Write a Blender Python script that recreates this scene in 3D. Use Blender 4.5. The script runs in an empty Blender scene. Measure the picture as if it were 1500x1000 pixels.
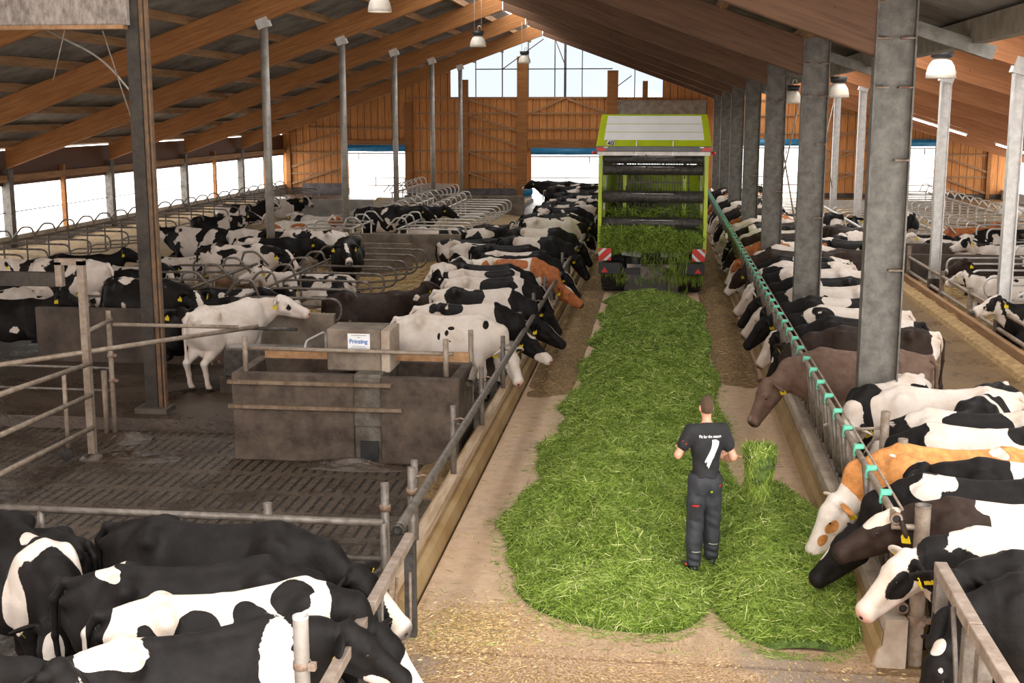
import bpy, bmesh, math, random
import numpy as np
from math import sin, cos, pi, radians as R
from mathutils import Vector, Matrix

# ------------------------------------------------------------------ camera, sky, light, exposure
sc = bpy.context.scene
col = sc.collection
FPX, H = 1819.0, 4.8                      # focal length in pixels, eye height
_Y = Vector(((970-750)/FPX, (500-165)/FPX, 1)).normalized()
_p = math.atan((500-165)/FPX)
_Z = Vector((0, cos(_p), -sin(_p)))
_X = _Y.cross(_Z)
if _X.x < 0: _X = -_X
cam = bpy.data.objects.new('camera', bpy.data.cameras.new('camera')); col.objects.link(cam)
cam.data.sensor_width = 36; cam.data.lens = FPX/1500*36
cam.data.clip_end = 500
right = Vector((_X.x, _Y.x, _Z.x)); up = Vector((_X.y, _Y.y, _Z.y)); fwd = Vector((_X.z, _Y.z, _Z.z))
m = Matrix((right, up, -fwd)).transposed().to_4x4(); m.translation = (0, 0, H)
cam.matrix_world = m
sc.camera = cam

def ray(px, py):
    d = Vector(((px-750)/FPX, (500-py)/FPX, 1))
    return Vector((d.dot(_X), d.dot(_Y), d.dot(_Z)))
def gp(px, py, z=0.0):
    d = ray(px, py); t = (z-H)/d.z
    return Vector((d.x*t, d.y*t, z))
def gy(px, py, y):
    d = ray(px, py); t = y/d.y
    return Vector((d.x*t, y, H+d.z*t))

w = bpy.data.worlds.new('world'); sc.world = w; w.use_nodes = True
bg = w.node_tree.nodes['Background']
bg.inputs[0].default_value = (1.0, 0.975, 0.935, 1); bg.inputs[1].default_value = 5.0
sc.view_settings.view_transform = 'Standard'; sc.view_settings.look = 'None'
sc.view_settings.gamma = 1; sc.view_settings.use_curve_mapping = False
sc.view_settings.exposure = 0.15
sc.cycles.use_denoising = True
sc.cycles.max_bounces = 7; sc.cycles.diffuse_bounces = 4; sc.cycles.glossy_bounces = 3
sc.cycles.sample_clamp_indirect = 6

def area(name, loc, aim, sx, sy, power=1.0, color=(1, 1, 1), portal=False):
    l = bpy.data.lights.new(name, 'AREA'); l.shape = 'RECTANGLE'; l.size = sx; l.size_y = sy
    l.energy = power; l.color = color
    o = bpy.data.objects.new(name, l); col.objects.link(o); o.location = loc
    o.rotation_euler = Vector(aim).to_track_quat('-Z', 'Y').to_euler()
    if portal: l.cycles.is_portal = True
    return o
# sky portals at the openings; ridge and roof gaps widened for more light
RY0, RY1 = 12.5, 73.6            # roof start, back wall
PORT = [area('daylight_open_side', (-22.9, 43, 1.4), (1, 0, 0), 62, 2.9, portal=True),
        area('daylight_far_side', (19.6, 43, 1.0), (-1, 0, 0), 62, 2.4, portal=True),
        area('daylight_open_front', (-2, 7.0, 5.0), (0, 1, -0.6), 44, 12, portal=True),
        area('daylight_roof_gap', (4.9, 43, 7.0), (0, 0, -1), 2.2, 62, portal=True),
        area('daylight_ridge', (-6.2, 43, 9.8), (0, 0, -1), 2.2, 62, portal=True)]

# ------------------------------------------------------------------ materials
MATS = {}
def mat(name, base, rough=0.7, metal=0.0, var=None, scale=6.0, bump=0.0, bscale=40.0, spec=0.5, stretch=None, sss=0.0,
        emit=None, detail=6.0, coords='Object'):
    if name in MATS: return MATS[name]
    ma = bpy.data.materials.new(name); ma.use_nodes = True
    nt = ma.node_tree; b = nt.nodes['Principled BSDF']
    b.inputs['Roughness'].default_value = rough; b.inputs['Metallic'].default_value = metal
    b.inputs['Specular IOR Level'].default_value = spec
    b.inputs['Base Color'].default_value = (*base, 1)
    if emit: b.inputs['Emission Color'].default_value = (*emit[0], 1); b.inputs['Emission Strength'].default_value = emit[1]
    tc = nt.nodes.new('ShaderNodeTexCoord'); mp = nt.nodes.new('ShaderNodeMapping')
    nt.links.new(tc.outputs[coords], mp.inputs[0])
    if stretch: mp.inputs['Scale'].default_value = stretch
    if var:
        n = nt.nodes.new('ShaderNodeTexNoise'); n.inputs['Scale'].default_value = scale; n.inputs['Detail'].default_value = detail
        n.inputs['Roughness'].default_value = 0.65
        nt.links.new(mp.outputs[0], n.inputs['Vector'])
        r = nt.nodes.new('ShaderNodeValToRGB')
        r.color_ramp.elements[0].position = 0.36; r.color_ramp.elements[0].color = (*base, 1)
        r.color_ramp.elements[1].position = 0.64; r.color_ramp.elements[1].color = (*var, 1)
        nt.links.new(n.outputs['Fac'], r.inputs[0]); nt.links.new(r.outputs[0], b.inputs['Base Color'])
    if bump:
        n2 = nt.nodes.new('ShaderNodeTexNoise'); n2.inputs['Scale'].default_value = bscale; n2.inputs['Detail'].default_value = 5
        nt.links.new(mp.outputs[0], n2.inputs['Vector'])
        bp = nt.nodes.new('ShaderNodeBump'); bp.inputs['Strength'].default_value = bump; bp.inputs['Distance'].default_value = 0.02
        nt.links.new(n2.outputs['Fac'], bp.inputs['Height']); nt.links.new(bp.outputs[0], b.inputs['Normal'])
    MATS[name] = ma
    return ma

def nodes(ma): return ma.node_tree, ma.node_tree.nodes['Principled BSDF']
def math_n(nt, op, a, b=None, c=None, clamp=False):
    n = nt.nodes.new('ShaderNodeMath'); n.operation = op; n.use_clamp = clamp
    for i, v in enumerate((a, b, c)):
        if v is None: continue
        if isinstance(v, (int, float)): n.inputs[i].default_value = v
        else: nt.links.new(v, n.inputs[i])
    return n.outputs[0]
def mixc(nt, f, a, b):
    n = nt.nodes.new('ShaderNodeMix'); n.data_type = 'RGBA'
    if isinstance(f, (int, float)): n.inputs[0].default_value = f
    else: nt.links.new(f, n.inputs[0])
    for i, v in ((6, a), (7, b)):
        if isinstance(v, tuple): n.inputs[i].default_value = (*v, 1)
        else: nt.links.new(v, n.inputs[i])
    return n.outputs[2]
def noise(nt, vec, scale, detail=4, rough=0.6, dist=0.0):
    n = nt.nodes.new('ShaderNodeTexNoise'); n.inputs['Scale'].default_value = scale; n.inputs['Detail'].default_value = detail
    n.inputs['Roughness'].default_value = rough; n.inputs['Distortion'].default_value = dist
    nt.links.new(vec, n.inputs['Vector']); return n.outputs['Fac']
def ramp(nt, f, p0, p1):
    n = nt.nodes.new('ShaderNodeMapRange'); n.clamp = True
    n.inputs[1].default_value = p0; n.inputs[2].default_value = p1
    nt.links.new(f, n.inputs[0]); return n.outputs[0]
def objco(nt, name='Object'):
    return nt.nodes.new('ShaderNodeTexCoord').outputs[name]
def bumpn(nt, b, h, strength, dist=0.02):
    bp = nt.nodes.new('ShaderNodeBump'); bp.inputs['Strength'].default_value = strength; bp.inputs['Distance'].default_value = dist
    nt.links.new(h, bp.inputs['Height']); nt.links.new(bp.outputs[0], b.inputs['Normal'])

M = {}
M['concrete'] = mat('old_concrete', (0.12, 0.090, 0.068), 0.85, var=(0.25, 0.20, 0.155), scale=2.2, bump=0.5, bscale=30)
M['kerb'] = mat('kerb_concrete', (0.30, 0.23, 0.17), 0.85, var=(0.46, 0.38, 0.30), scale=3.0, bump=0.4, bscale=40)
M['kerbside'] = mat('kerb_coating', (0.27, 0.16, 0.06), 0.55, var=(0.38, 0.26, 0.13), scale=1.6, bump=0.2)
M['darkwall'] = mat('dark_stained_concrete', (0.038, 0.027, 0.021), 0.8, var=(0.105, 0.080, 0.062), scale=1.6, bump=0.4, bscale=30)
M['palewall'] = mat('pale_concrete', (0.36, 0.33, 0.30), 0.85, var=(0.52, 0.49, 0.46), scale=2.0, bump=0.3)
M['trough'] = mat('trough_concrete', (0.042, 0.028, 0.020), 0.85, var=(0.115, 0.084, 0.062), scale=3.0, bump=0.6, bscale=26)
M['rail'] = mat('worn_galvanised', (0.11, 0.088, 0.072), 0.5, 0.35, var=(0.22, 0.19, 0.165), scale=9, bump=0.15)
M['railtan'] = mat('dusty_galvanised', (0.20, 0.145, 0.105), 0.6, 0.2, var=(0.33, 0.27, 0.215), scale=9, bump=0.15)
M['railbright'] = mat('bright_galvanised', (0.50, 0.48, 0.46), 0.45, 0.5, var=(0.66, 0.64, 0.62), scale=6)
M['darkmetal'] = mat('dark_steel', (0.045, 0.04, 0.036), 0.5, 0.5, var=(0.11, 0.10, 0.09), scale=8, bump=0.1)
M['column'] = mat('galvanised_column', (0.10, 0.092, 0.08), 0.6, 0.3, var=(0.19, 0.178, 0.158), scale=5, bump=0.25, bscale=50)
M['columndark'] = mat('dark_column', (0.026, 0.021, 0.017), 0.6, 0.3, var=(0.060, 0.050, 0.040), scale=5, bump=0.2)
M['pole'] = mat('grey_round_pole', (0.28, 0.25, 0.22), 0.5, 0.4, var=(0.40, 0.37, 0.34), scale=5)
M['stainless'] = mat('stainless', (0.55, 0.56, 0.57), 0.25, 0.9, var=(0.4, 0.4, 0.4), scale=4)
M['sheet'] = mat('fibre_cement', (0.11, 0.092, 0.076), 0.9, var=(0.24, 0.21, 0.18), scale=0.9, bump=0.1)
M['purlin'] = mat('purlin_timber', (0.26, 0.13, 0.055), 0.75, var=(0.42, 0.24, 0.12), scale=3, stretch=(3, 0.3, 3), bump=0.1)
M['lampwhite'] = mat('lamp_shade_white', (0.80, 0.76, 0.70), 0.4, var=(0.66, 0.58, 0.48), scale=5)
M['black'] = mat('black_plastic', (0.015, 0.015, 0.016), 0.45, var=(0.03, 0.03, 0.03), scale=5)
M['rubber'] = mat('tyre_rubber', (0.02, 0.019, 0.018), 0.85, var=(0.045, 0.04, 0.035), scale=8, bump=0.3)
M['water'] = mat('trough_water', (0.012, 0.016, 0.02), 0.06, var=(0.02, 0.025, 0.03), scale=2)
M['lime'] = mat('lime_paint', (0.50, 0.62, 0.01), 0.35, var=(0.42, 0.54, 0.02), scale=3)
M['whitepaint'] = mat('white_paint', (0.92, 0.93, 0.94), 0.3, var=(0.86, 0.87, 0.88), scale=2)
M['red'] = mat('red_plastic', (0.75, 0.02, 0.015), 0.35, var=(0.62, 0.02, 0.015), scale=4)
M['tag'] = mat('yellow_tag', (0.85, 0.66, 0.02), 0.45, var=(0.78, 0.58, 0.02), scale=30)
M['eye'] = mat('dark_eye', (0.01, 0.008, 0.007), 0.08, var=(0.02, 0.014, 0.01), scale=30)
M['bluesheet'] = mat('blue_tarp', (0.015, 0.17, 0.36), 0.5, var=(0.03, 0.25, 0.48), scale=2)
M['greenclip'] = mat('green_plastic', (0.12, 0.52, 0.36), 0.5, var=(0.16, 0.60, 0.42), scale=20)
M['silage'] = mat('brown_silage', (0.13, 0.08, 0.035), 0.95, var=(0.30, 0.19, 0.085), scale=14, bump=0.9, bscale=60)
M['woodhandle'] = mat('wood_handle', (0.55, 0.36, 0.17), 0.6, var=(0.66, 0.46, 0.24), scale=6)
M['signwhite'] = mat('sign_white', (0.78, 0.80, 0.82), 0.5, var=(0.70, 0.72, 0.75), scale=8)
M['signblue'] = mat('sign_blue', (0.03, 0.13, 0.42), 0.5, var=(0.04, 0.16, 0.46), scale=8)
M['rust'] = mat('rusty_steel', (0.17, 0.085, 0.04), 0.8, 0.2, var=(0.30, 0.24, 0.2), scale=12, bump=0.3)

def glulam(name, base, var):
    ma = mat(name, base, 0.6, spec=0.3); nt, b = nodes(ma)
    co = objco(nt)
    mp = nt.nodes.new('ShaderNodeMapping'); mp.inputs['Scale'].default_value = (0.35, 3, 7); nt.links.new(co, mp.inputs[0])
    f = noise(nt, mp.outputs[0], 3.0, 7, 0.6, 0.4)
    f2 = noise(nt, co, 9.0, 2)
    knots = ramp(nt, f2, 0.73, 0.77)
    c = mixc(nt, ramp(nt, f, 0.3, 0.7), base, var)
    c = mixc(nt, knots, c, tuple(x*0.35 for x in base))
    nt.links.new(c, b.inputs['Base Color']); bumpn(nt, b, f, 0.15)
    return ma
M['glulam'] = glulam('glulam_beam', (0.21, 0.080, 0.024), (0.39, 0.168, 0.050))
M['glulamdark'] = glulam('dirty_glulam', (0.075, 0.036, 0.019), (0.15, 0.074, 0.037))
M['glulamred'] = glulam('red_glulam', (0.42, 0.165, 0.07), (0.60, 0.27, 0.125))

def cladding():
    ma = mat('timber_cladding', (0.5, 0.2, 0.05), 0.65); nt, b = nodes(ma)
    co = objco(nt); sep = nt.nodes.new('ShaderNodeSeparateXYZ'); nt.links.new(co, sep.inputs[0])
    x = sep.outputs[0]
    fr = math_n(nt, 'FRACT', math_n(nt, 'MULTIPLY', x, 1/0.42))
    gap = math_n(nt, 'LESS_THAN', fr, 0.085)
    cell = math_n(nt, 'FLOOR', math_n(nt, 'MULTIPLY', x, 1/0.42))
    wn = nt.nodes.new('ShaderNodeTexWhiteNoise'); wn.noise_dimensions = '1D'; nt.links.new(cell, wn.inputs['W'])
    mp = nt.nodes.new('ShaderNodeMapping'); mp.inputs['Scale'].default_value = (6, 1, 0.5); nt.links.new(co, mp.inputs[0])
    f = noise(nt, mp.outputs[0], 2.0, 6)
    c = mixc(nt, ramp(nt, f, 0.3, 0.7), (0.44, 0.155, 0.036), (0.72, 0.315, 0.085))
    c = mixc(nt, math_n(nt, 'MULTIPLY', wn.outputs['Value'], 0.35), c, (0.30, 0.11, 0.03))
    c = mixc(nt, gap, c, (0.10, 0.035, 0.012))
    nt.links.new(c, b.inputs['Base Color']); bumpn(nt, b, math_n(nt, 'SUBTRACT', 1, gap), 0.6, 0.03)
    return ma
M['clad'] = cladding()

def wetfloor(name, dry, wet, rmin, rmax, wscale=0.9, fleck=None):
    ma = mat(name, dry, 0.5); nt, b = nodes(ma); co = objco(nt)
    f = noise(nt, co, wscale, 6, 0.62); f2 = noise(nt, co, 9, 5, 0.7)
    m1 = ramp(nt, math_n(nt, 'ADD', f, math_n(nt, 'MULTIPLY', math_n(nt, 'SUBTRACT', f2, 0.5), 0.6)), 0.38, 0.62)
    c = mixc(nt, m1, wet, dry)
    if fleck:
        f3 = noise(nt, co, 55, 3, 0.8); c = mixc(nt, ramp(nt, f3, 0.62, 0.7), c, fleck)
    nt.links.new(c, b.inputs['Base Color'])
    rr = nt.nodes.new('ShaderNodeMapRange'); nt.links.new(m1, rr.inputs[0]); rr.inputs[3].default_value = rmin; rr.inputs[4].default_value = rmax
    nt.links.new(rr.outputs[0], b.inputs['Roughness'])
    b.inputs['Specular IOR Level'].default_value = 0.35 if fleck else 0.9
    bumpn(nt, b, math_n(nt, 'ADD', f2, noise(nt, co, 28, 4, 0.7)), 0.45, 0.03)
    return ma
M['wetalley'] = wetfloor('wet_dung_floor', (0.065, 0.042, 0.026), (0.034, 0.022, 0.014), 0.24, 0.42)
M['wetalley2'] = wetfloor('tan_wet_floor', (0.215, 0.125, 0.045), (0.125, 0.068, 0.023), 0.25, 0.6, fleck=(0.5, 0.37, 0.16))

def slatted():
    ma = mat('slatted_floor', (0.08, 0.06, 0.045), 0.6); nt, b = nodes(ma); co = objco(nt)
    sep = nt.nodes.new('ShaderNodeSeparateXYZ'); nt.links.new(co, sep.inputs[0])
    row = math_n(nt, 'MULTIPLY', sep.outputs[1], 1/0.86); rf = math_n(nt, 'FRACT', row); ri = math_n(nt, 'FLOOR', row)
    xs = math_n(nt, 'ADD', math_n(nt, 'MULTIPLY', sep.outputs[0], 1/0.15), math_n(nt, 'MULTIPLY', ri, 0.37))
    xf = math_n(nt, 'FRACT', xs)
    slot = math_n(nt, 'MULTIPLY', math_n(nt, 'LESS_THAN', xf, 0.29), math_n(nt, 'MULTIPLY', math_n(nt, 'GREATER_THAN', rf, 0.12), math_n(nt, 'LESS_THAN', rf, 0.90)))
    f = noise(nt, co, 1.0, 6, 0.65); f2 = noise(nt, co, 12, 5, 0.7)
    mud = ramp(nt, math_n(nt, 'ADD', f, math_n(nt, 'MULTIPLY', math_n(nt, 'SUBTRACT', f2, 0.5), 0.5)), 0.54, 0.60)
    slot = math_n(nt, 'MULTIPLY', slot, math_n(nt, 'SUBTRACT', 1, math_n(nt, 'MULTIPLY', mud, 0.85)))
    c = mixc(nt, ramp(nt, f2, 0.3, 0.7), (0.048, 0.033, 0.022), (0.115, 0.083, 0.058))
    c = mixc(nt, mud, c, (0.036, 0.021, 0.011))
    c = mixc(nt, slot, c, (0.008, 0.006, 0.005))
    c = mixc(nt, ramp(nt, noise(nt, co, 60, 2, 0.8), 0.66, 0.72), c, (0.27, 0.18, 0.09))
    nt.links.new(c, b.inputs['Base Color'])
    rr = nt.nodes.new('ShaderNodeMapRange'); nt.links.new(noise(nt, co, 5, 4), rr.inputs[0]); rr.inputs[1].default_value = 0.38; rr.inputs[2].default_value = 0.6
    rr.inputs[3].default_value = 0.12; rr.inputs[4].default_value = 0.55; nt.links.new(rr.outputs[0], b.inputs['Roughness'])
    hgt = math_n(nt, 'SUBTRACT', math_n(nt, 'ADD', f2, math_n(nt, 'MULTIPLY', noise(nt, co, 30, 4, 0.7), 0.6)), math_n(nt, 'MULTIPLY', slot, 1.0))
    bumpn(nt, b, hgt, 0.7, 0.04)
    return ma
M['slats'] = slatted()

def feedfloor():
    ma = mat('feed_lane_concrete', (0.4, 0.3, 0.2), 0.7); nt, b = nodes(ma); co = objco(nt)
    f = noise(nt, co, 0.7, 6, 0.6); f2 = noise(nt, co, 6, 6, 0.7)
    c = mixc(nt, ramp(nt, f, 0.35, 0.65), (0.50, 0.315, 0.19), (0.40, 0.275, 0.18))
    c = mixc(nt, ramp(nt, f2, 0.35, 0.75), c, (0.60, 0.43, 0.285))
    sep = nt.nodes.new('ShaderNodeSeparateXYZ'); nt.links.new(co, sep.inputs[0])
    near = ramp(nt, sep.outputs[1], 12.0, 9.5)      # crumbs of feed trampled on the ramp at the front
    crumb = ramp(nt, math_n(nt, 'ADD', noise(nt, co, 38, 5, 0.8), math_n(nt, 'MULTIPLY', near, 0.16)), 0.56, 0.66)
    crumb = math_n(nt, 'MULTIPLY', crumb, math_n(nt, 'ADD', 0.25, near), None, True)
    c = mixc(nt, crumb, c, (0.22, 0.13, 0.05))
    patch = math_n(nt, 'MULTIPLY', ramp(nt, noise(nt, co, 0.55, 4), 0.56, 0.62), near)
    c = mixc(nt, patch, c, (0.24, 0.20, 0.17))
    nt.links.new(c, b.inputs['Base Color'])
    b.inputs['Roughness'].default_value = 0.62
    bumpn(nt, b, f2, 0.25)
    return ma
M['feedfloor'] = feedfloor()

def strawmat():
    ma = mat('straw_bedding', (0.5, 0.35, 0.16), 0.9); nt, b = nodes(ma); co = objco(nt)
    f = noise(nt, co, 1.2, 5, 0.6); f2 = noise(nt, co, 22, 6, 0.75, 0.6)
    c = mixc(nt, ramp(nt, f2, 0.32, 0.68), (0.24, 0.145, 0.06), (0.76, 0.56, 0.33))
    c = mixc(nt, ramp(nt, f, 0.55, 0.75), c, (0.24, 0.15, 0.075))
    nt.links.new(c, b.inputs['Base Color']); bumpn(nt, b, f2, 1.0, 0.06)
    return ma
M['straw'] = strawmat()

def grassmat(name, a, b_, c_):
    ma = mat(name, a, 0.75, spec=0.25); nt, b = nodes(ma)
    at = nt.nodes.new('ShaderNodeAttribute'); at.attribute_name = 'tint'
    c = mixc(nt, ramp(nt, at.outputs['Fac'], 0.0, 0.6), a, b_)
    c = mixc(nt, ramp(nt, at.outputs['Fac'], 0.72, 1.0), c, c_)
    nt.links.new(c, b.inputs['Base Color'])
    b.inputs['Subsurface Weight'].default_value = 0.0
    return ma
M['grass'] = grassmat('cut_grass', (0.065, 0.12, 0.008), (0.29, 0.405, 0.065), (0.76, 0.78, 0.35))
M['strawstalk'] = grassmat('straw_stalks', (0.34, 0.21, 0.08), (0.62, 0.44, 0.20), (0.80, 0.66, 0.40))
M['heapbase'] = mat('matted_grass', (0.030, 0.060, 0.007), 0.9, var=(0.12, 0.19, 0.03), scale=16, bump=1.0, bscale=45)

def coatmat(name, dark, light, dvar=None):
    ma = mat(name, light, 0.6, spec=0.16); nt, b = nodes(ma); co = objco(nt)
    at = nt.nodes.new('ShaderNodeAttribute'); at.attribute_type = 'OBJECT'; at.attribute_name = '["seed"]'
    cv = nt.nodes.new('ShaderNodeAttribute'); cv.attribute_type = 'OBJECT'; cv.attribute_name = '["cover"]'
    ga = nt.nodes.new('ShaderNodeAttribute'); ga.attribute_name = 'coat'
    pk = nt.nodes.new('ShaderNodeAttribute'); pk.attribute_name = 'pink'
    dk = nt.nodes.new('ShaderNodeAttribute'); dk.attribute_name = 'dark'
    va = nt.nodes.new('ShaderNodeVectorMath'); va.operation = 'ADD'
    cb = nt.nodes.new('ShaderNodeCombineXYZ'); nt.links.new(at.outputs['Fac'], cb.inputs[0]); nt.links.new(at.outputs['Fac'], cb.inputs[2])
    nt.links.new(co, va.inputs[0]); nt.links.new(cb.outputs[0], va.inputs[1])
    v = va.outputs[0]
    n1 = noise(nt, v, 1.75, 1.5, 0.5, 0.35); n2 = noise(nt, v, 9, 4, 0.65); n3 = noise(nt, v, 60, 3, 0.8)
    s = math_n(nt, 'SUBTRACT', n1, math_n(nt, 'SUBTRACT', 1, cv.outputs['Fac']))
    s = math_n(nt, 'ADD', s, math_n(nt, 'MULTIPLY', ga.outputs['Fac'], 1.0))
    s = math_n(nt, 'ADD', s, math_n(nt, 'MULTIPLY', math_n(nt, 'SUBTRACT', n2, 0.5), 0.12))
    s = math_n(nt, 'ADD', s, math_n(nt, 'MULTIPLY', math_n(nt, 'SUBTRACT', n3, 0.5), 0.03))
    k = ramp(nt, s, -0.004, 0.006)
    dc = mixc(nt, ramp(nt, n2, 0.35, 0.7), dark, dvar or tuple(x*1.9+0.001 for x in dark))
    lc = mixc(nt, ramp(nt, noise(nt, v, 3.0, 5, 0.7), 0.45, 0.75), light, tuple(a*b2 for a, b2 in zip(light, (0.80, 0.70, 0.60))))
    c = mixc(nt, k, lc, dc)
    c = mixc(nt, pk.outputs['Fac'], c, (0.62, 0.33, 0.27))
    c = mixc(nt, dk.outputs['Fac'], c, (0.022, 0.016, 0.013))
    nt.links.new(c, b.inputs['Base Color'])
    bumpn(nt, b, math_n(nt, 'ADD', n3, math_n(nt, 'MULTIPLY', n2, 2.0)), 0.22, 0.02)
    return ma
M['holstein'] = coatmat('black_and_white_hide', (0.0065, 0.0053, 0.005), (0.67, 0.59, 0.53))
M['blackbrown'] = coatmat('black_brown_hide', (0.022, 0.013, 0.0095), (0.72, 0.63, 0.55))
M['redpied'] = coatmat('red_and_white_hide', (0.30, 0.10, 0.035), (0.80, 0.72, 0.64))
M['fawn'] = coatmat('orange_fawn_hide', (0.46, 0.20, 0.065), (0.80, 0.74, 0.68))
M['brownswiss'] = coatmat('grey_brown_hide', (0.125, 0.075, 0.055), (0.24, 0.17, 0.135), (0.19, 0.12, 0.09))

# ------------------------------------------------------------------ mesh helpers
def tag(o, label=None, cat=None, group=None, kind=None):
    if label: o['label'] = label
    if cat: o['category'] = cat
    if group: o['group'] = group
    if kind: o['kind'] = kind
    return o
def empty(name, loc=(0, 0, 0), rz=0.0, label=None, cat=None, group=None):
    o = bpy.data.objects.new(name, None); col.objects.link(o); o.empty_display_size = 0.1
    o.location = loc; o.rotation_euler = (0, 0, rz)
    return tag(o, label, cat, group)
def copy_tree(o, parent=None):
    c = o.copy(); col.objects.link(c)
    if parent: c.parent = parent
    for ch in list(o.children): copy_tree(ch, c)
    return c

def np_mesh(name, V, Fq, smooth=False):
    me = bpy.data.meshes.new(name)
    V = np.asarray(V, dtype=np.float32); Fq = np.asarray(Fq, dtype=np.int32)
    me.vertices.add(len(V)); me.vertices.foreach_set('co', V.ravel())
    n = Fq.shape[1]
    me.loops.add(Fq.size); me.loops.foreach_set('vertex_index', Fq.ravel())
    me.polygons.add(len(Fq)); me.polygons.foreach_set('loop_start', np.arange(len(Fq), dtype=np.int32)*n)
    me.polygons.foreach_set('loop_total', np.full(len(Fq), n, dtype=np.int32))
    me.update(calc_edges=True); me.validate()
    if smooth: me.polygons.foreach_set('use_smooth', np.ones(len(me.polygons), dtype=bool))
    return me

class MB:
    def __init__(s): s.v = []; s.f = []; s.sm = []
    def add(s, vs, fs, smooth=False):
        k = len(s.v); s.v += [tuple(v) for v in vs]; s.f += [tuple(i+k for i in f) for f in fs]; s.sm += [smooth]*len(fs)
        return s
    def box(s, c, d, rot=None, bev=0.0):
        x, y, z = [a/2 for a in d]; M3 = rot or Matrix.Identity(3); c = Vector(c)
        P = [(-x, -y, -z), (x, -y, -z), (x, y, -z), (-x, y, -z), (-x, -y, z), (x, -y, z), (x, y, z), (-x, y, z)]
        return s.add([c+M3@Vector(p) for p in P], [(0, 3, 2, 1), (4, 5, 6, 7), (0, 1, 5, 4), (1, 2, 6, 5), (2, 3, 7, 6), (3, 0, 4, 7)])
    def b2(s, x0, x1, y0, y1, z0, z1): return s.box(((x0+x1)/2, (y0+y1)/2, (z0+z1)/2), (abs(x1-x0), abs(y1-y0), abs(z1-z0)))
    def bar(s, a, b, w_, h_):                 # rectangular bar from a to b, w_ sideways, h_ upwards
        a = Vector(a); b = Vector(b); d = (b-a); L = d.length; d.normalize()
        upv = Vector((0, 0, 1)) if abs(d.z) < 0.95 else Vector((0, 1, 0))
        sd = d.cross(upv).normalized(); u = sd.cross(d)
        return s.box((a+b)/2, (L, w_, h_), Matrix((d, sd, u)).transposed())
    def prism(s, poly, axis, t0, t1):         # poly in the two other axes
        def P(p, t):
            return {'x': (t, p[0], p[1]), 'y': (p[0], t, p[1]), 'z': (p[0], p[1], t)}[axis]
        n = len(poly)
        fs = [tuple(range(n)), tuple(range(2*n-1, n-1, -1))] + [(i, i+n, (i+1) % n+n, (i+1) % n) for i in range(n)]
        return s.add([P(p, t0) for p in poly]+[P(p, t1) for p in poly], fs)
    def tube(s, pts, r, n=8, cap=True, closed=False):
        pts = [Vector(p) for p in pts]; rs = r if isinstance(r, (list, tuple)) else [r]*len(pts)
        T = []
        for i in range(len(pts)):
            a = pts[max(i-1, 0)]; b = pts[min(i+1, len(pts)-1)]
            T.append((b-a).normalized())
        u = T[0].orthogonal().normalized(); vs = []
        for i, p in enumerate(pts):
            u = (u-T[i]*u.dot(T[i])).normalized(); v = T[i].cross(u)
            vs += [p+(u*cos(2*pi*j/n)+v*sin(2*pi*j/n))*rs[i] for j in range(n)]
        fs = [(i*n+j, i*n+(j+1) % n, (i+1)*n+(j+1) % n, (i+1)*n+j) for i in range(len(pts)-1) for j in range(n)]
        s.add(vs, fs, True)
        if cap:
            k = len(s.v)-len(vs)
            s.f.append(tuple(k+j for j in range(n))[::-1]); s.sm.append(False)
            s.f.append(tuple(k+(len(pts)-1)*n+j for j in range(n))); s.sm.append(False)
        return s
    def lathe(s, prof, c=(0, 0, 0), n=24, axis='z'):
        vs = []
        for (r, h) in prof:
            for j in range(n):
                a = 2*pi*j/n; p = (r*cos(a), r*sin(a), h)
                if axis == 'x': p = (h, r*cos(a), r*sin(a))
                if axis == 'y': p = (r*cos(a), h, r*sin(a))
                vs.append((p[0]+c[0], p[1]+c[1], p[2]+c[2]))
        fs = [(i*n+j, i*n+(j+1) % n, (i+1)*n+(j+1) % n, (i+1)*n+j) for i in range(len(prof)-1) for j in range(n)]
        return s.add(vs, fs, True)
    def build(s, name, ma, parent=None, bevel=0.0):
        me = bpy.data.meshes.new(name); me.from_pydata(s.v, [], s.f); me.update()
        me.polygons.foreach_set('use_smooth', s.sm)
        if ma: me.materials.append(ma)
        bm = bmesh.new(); bm.from_mesh(me); bmesh.ops.recalc_face_normals(bm, faces=bm.faces)
        if bevel:
            es = [e for e in bm.edges if len(e.link_faces) == 2 and e.calc_face_angle(0) > 0.9]
            bmesh.ops.bevel(bm, geom=es, offset=bevel, segments=1, affect='EDGES', clamp_overlap=True)
        bm.to_mesh(me); bm.free()
        o = bpy.data.objects.new(name, me); col.objects.link(o)
        if parent: o.parent = parent
        return o

def arc(pts, rad, seg=5):                      # round the corners of a polyline
    pts = [Vector(p) for p in pts]; out = [pts[0]]
    for i in range(1, len(pts)-1):
        a, b, c = pts[i-1], pts[i], pts[i+1]
        r = min(rad, (a-b).length*0.49, (c-b).length*0.49)
        p0 = b+(a-b).normalized()*r; p1 = b+(c-b).normalized()*r
        for k in range(seg+1):
            t = k/seg; out.append((1-t)**2*p0+2*t*(1-t)*b+t*t*p1)
    return out+[pts[-1]]

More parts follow.
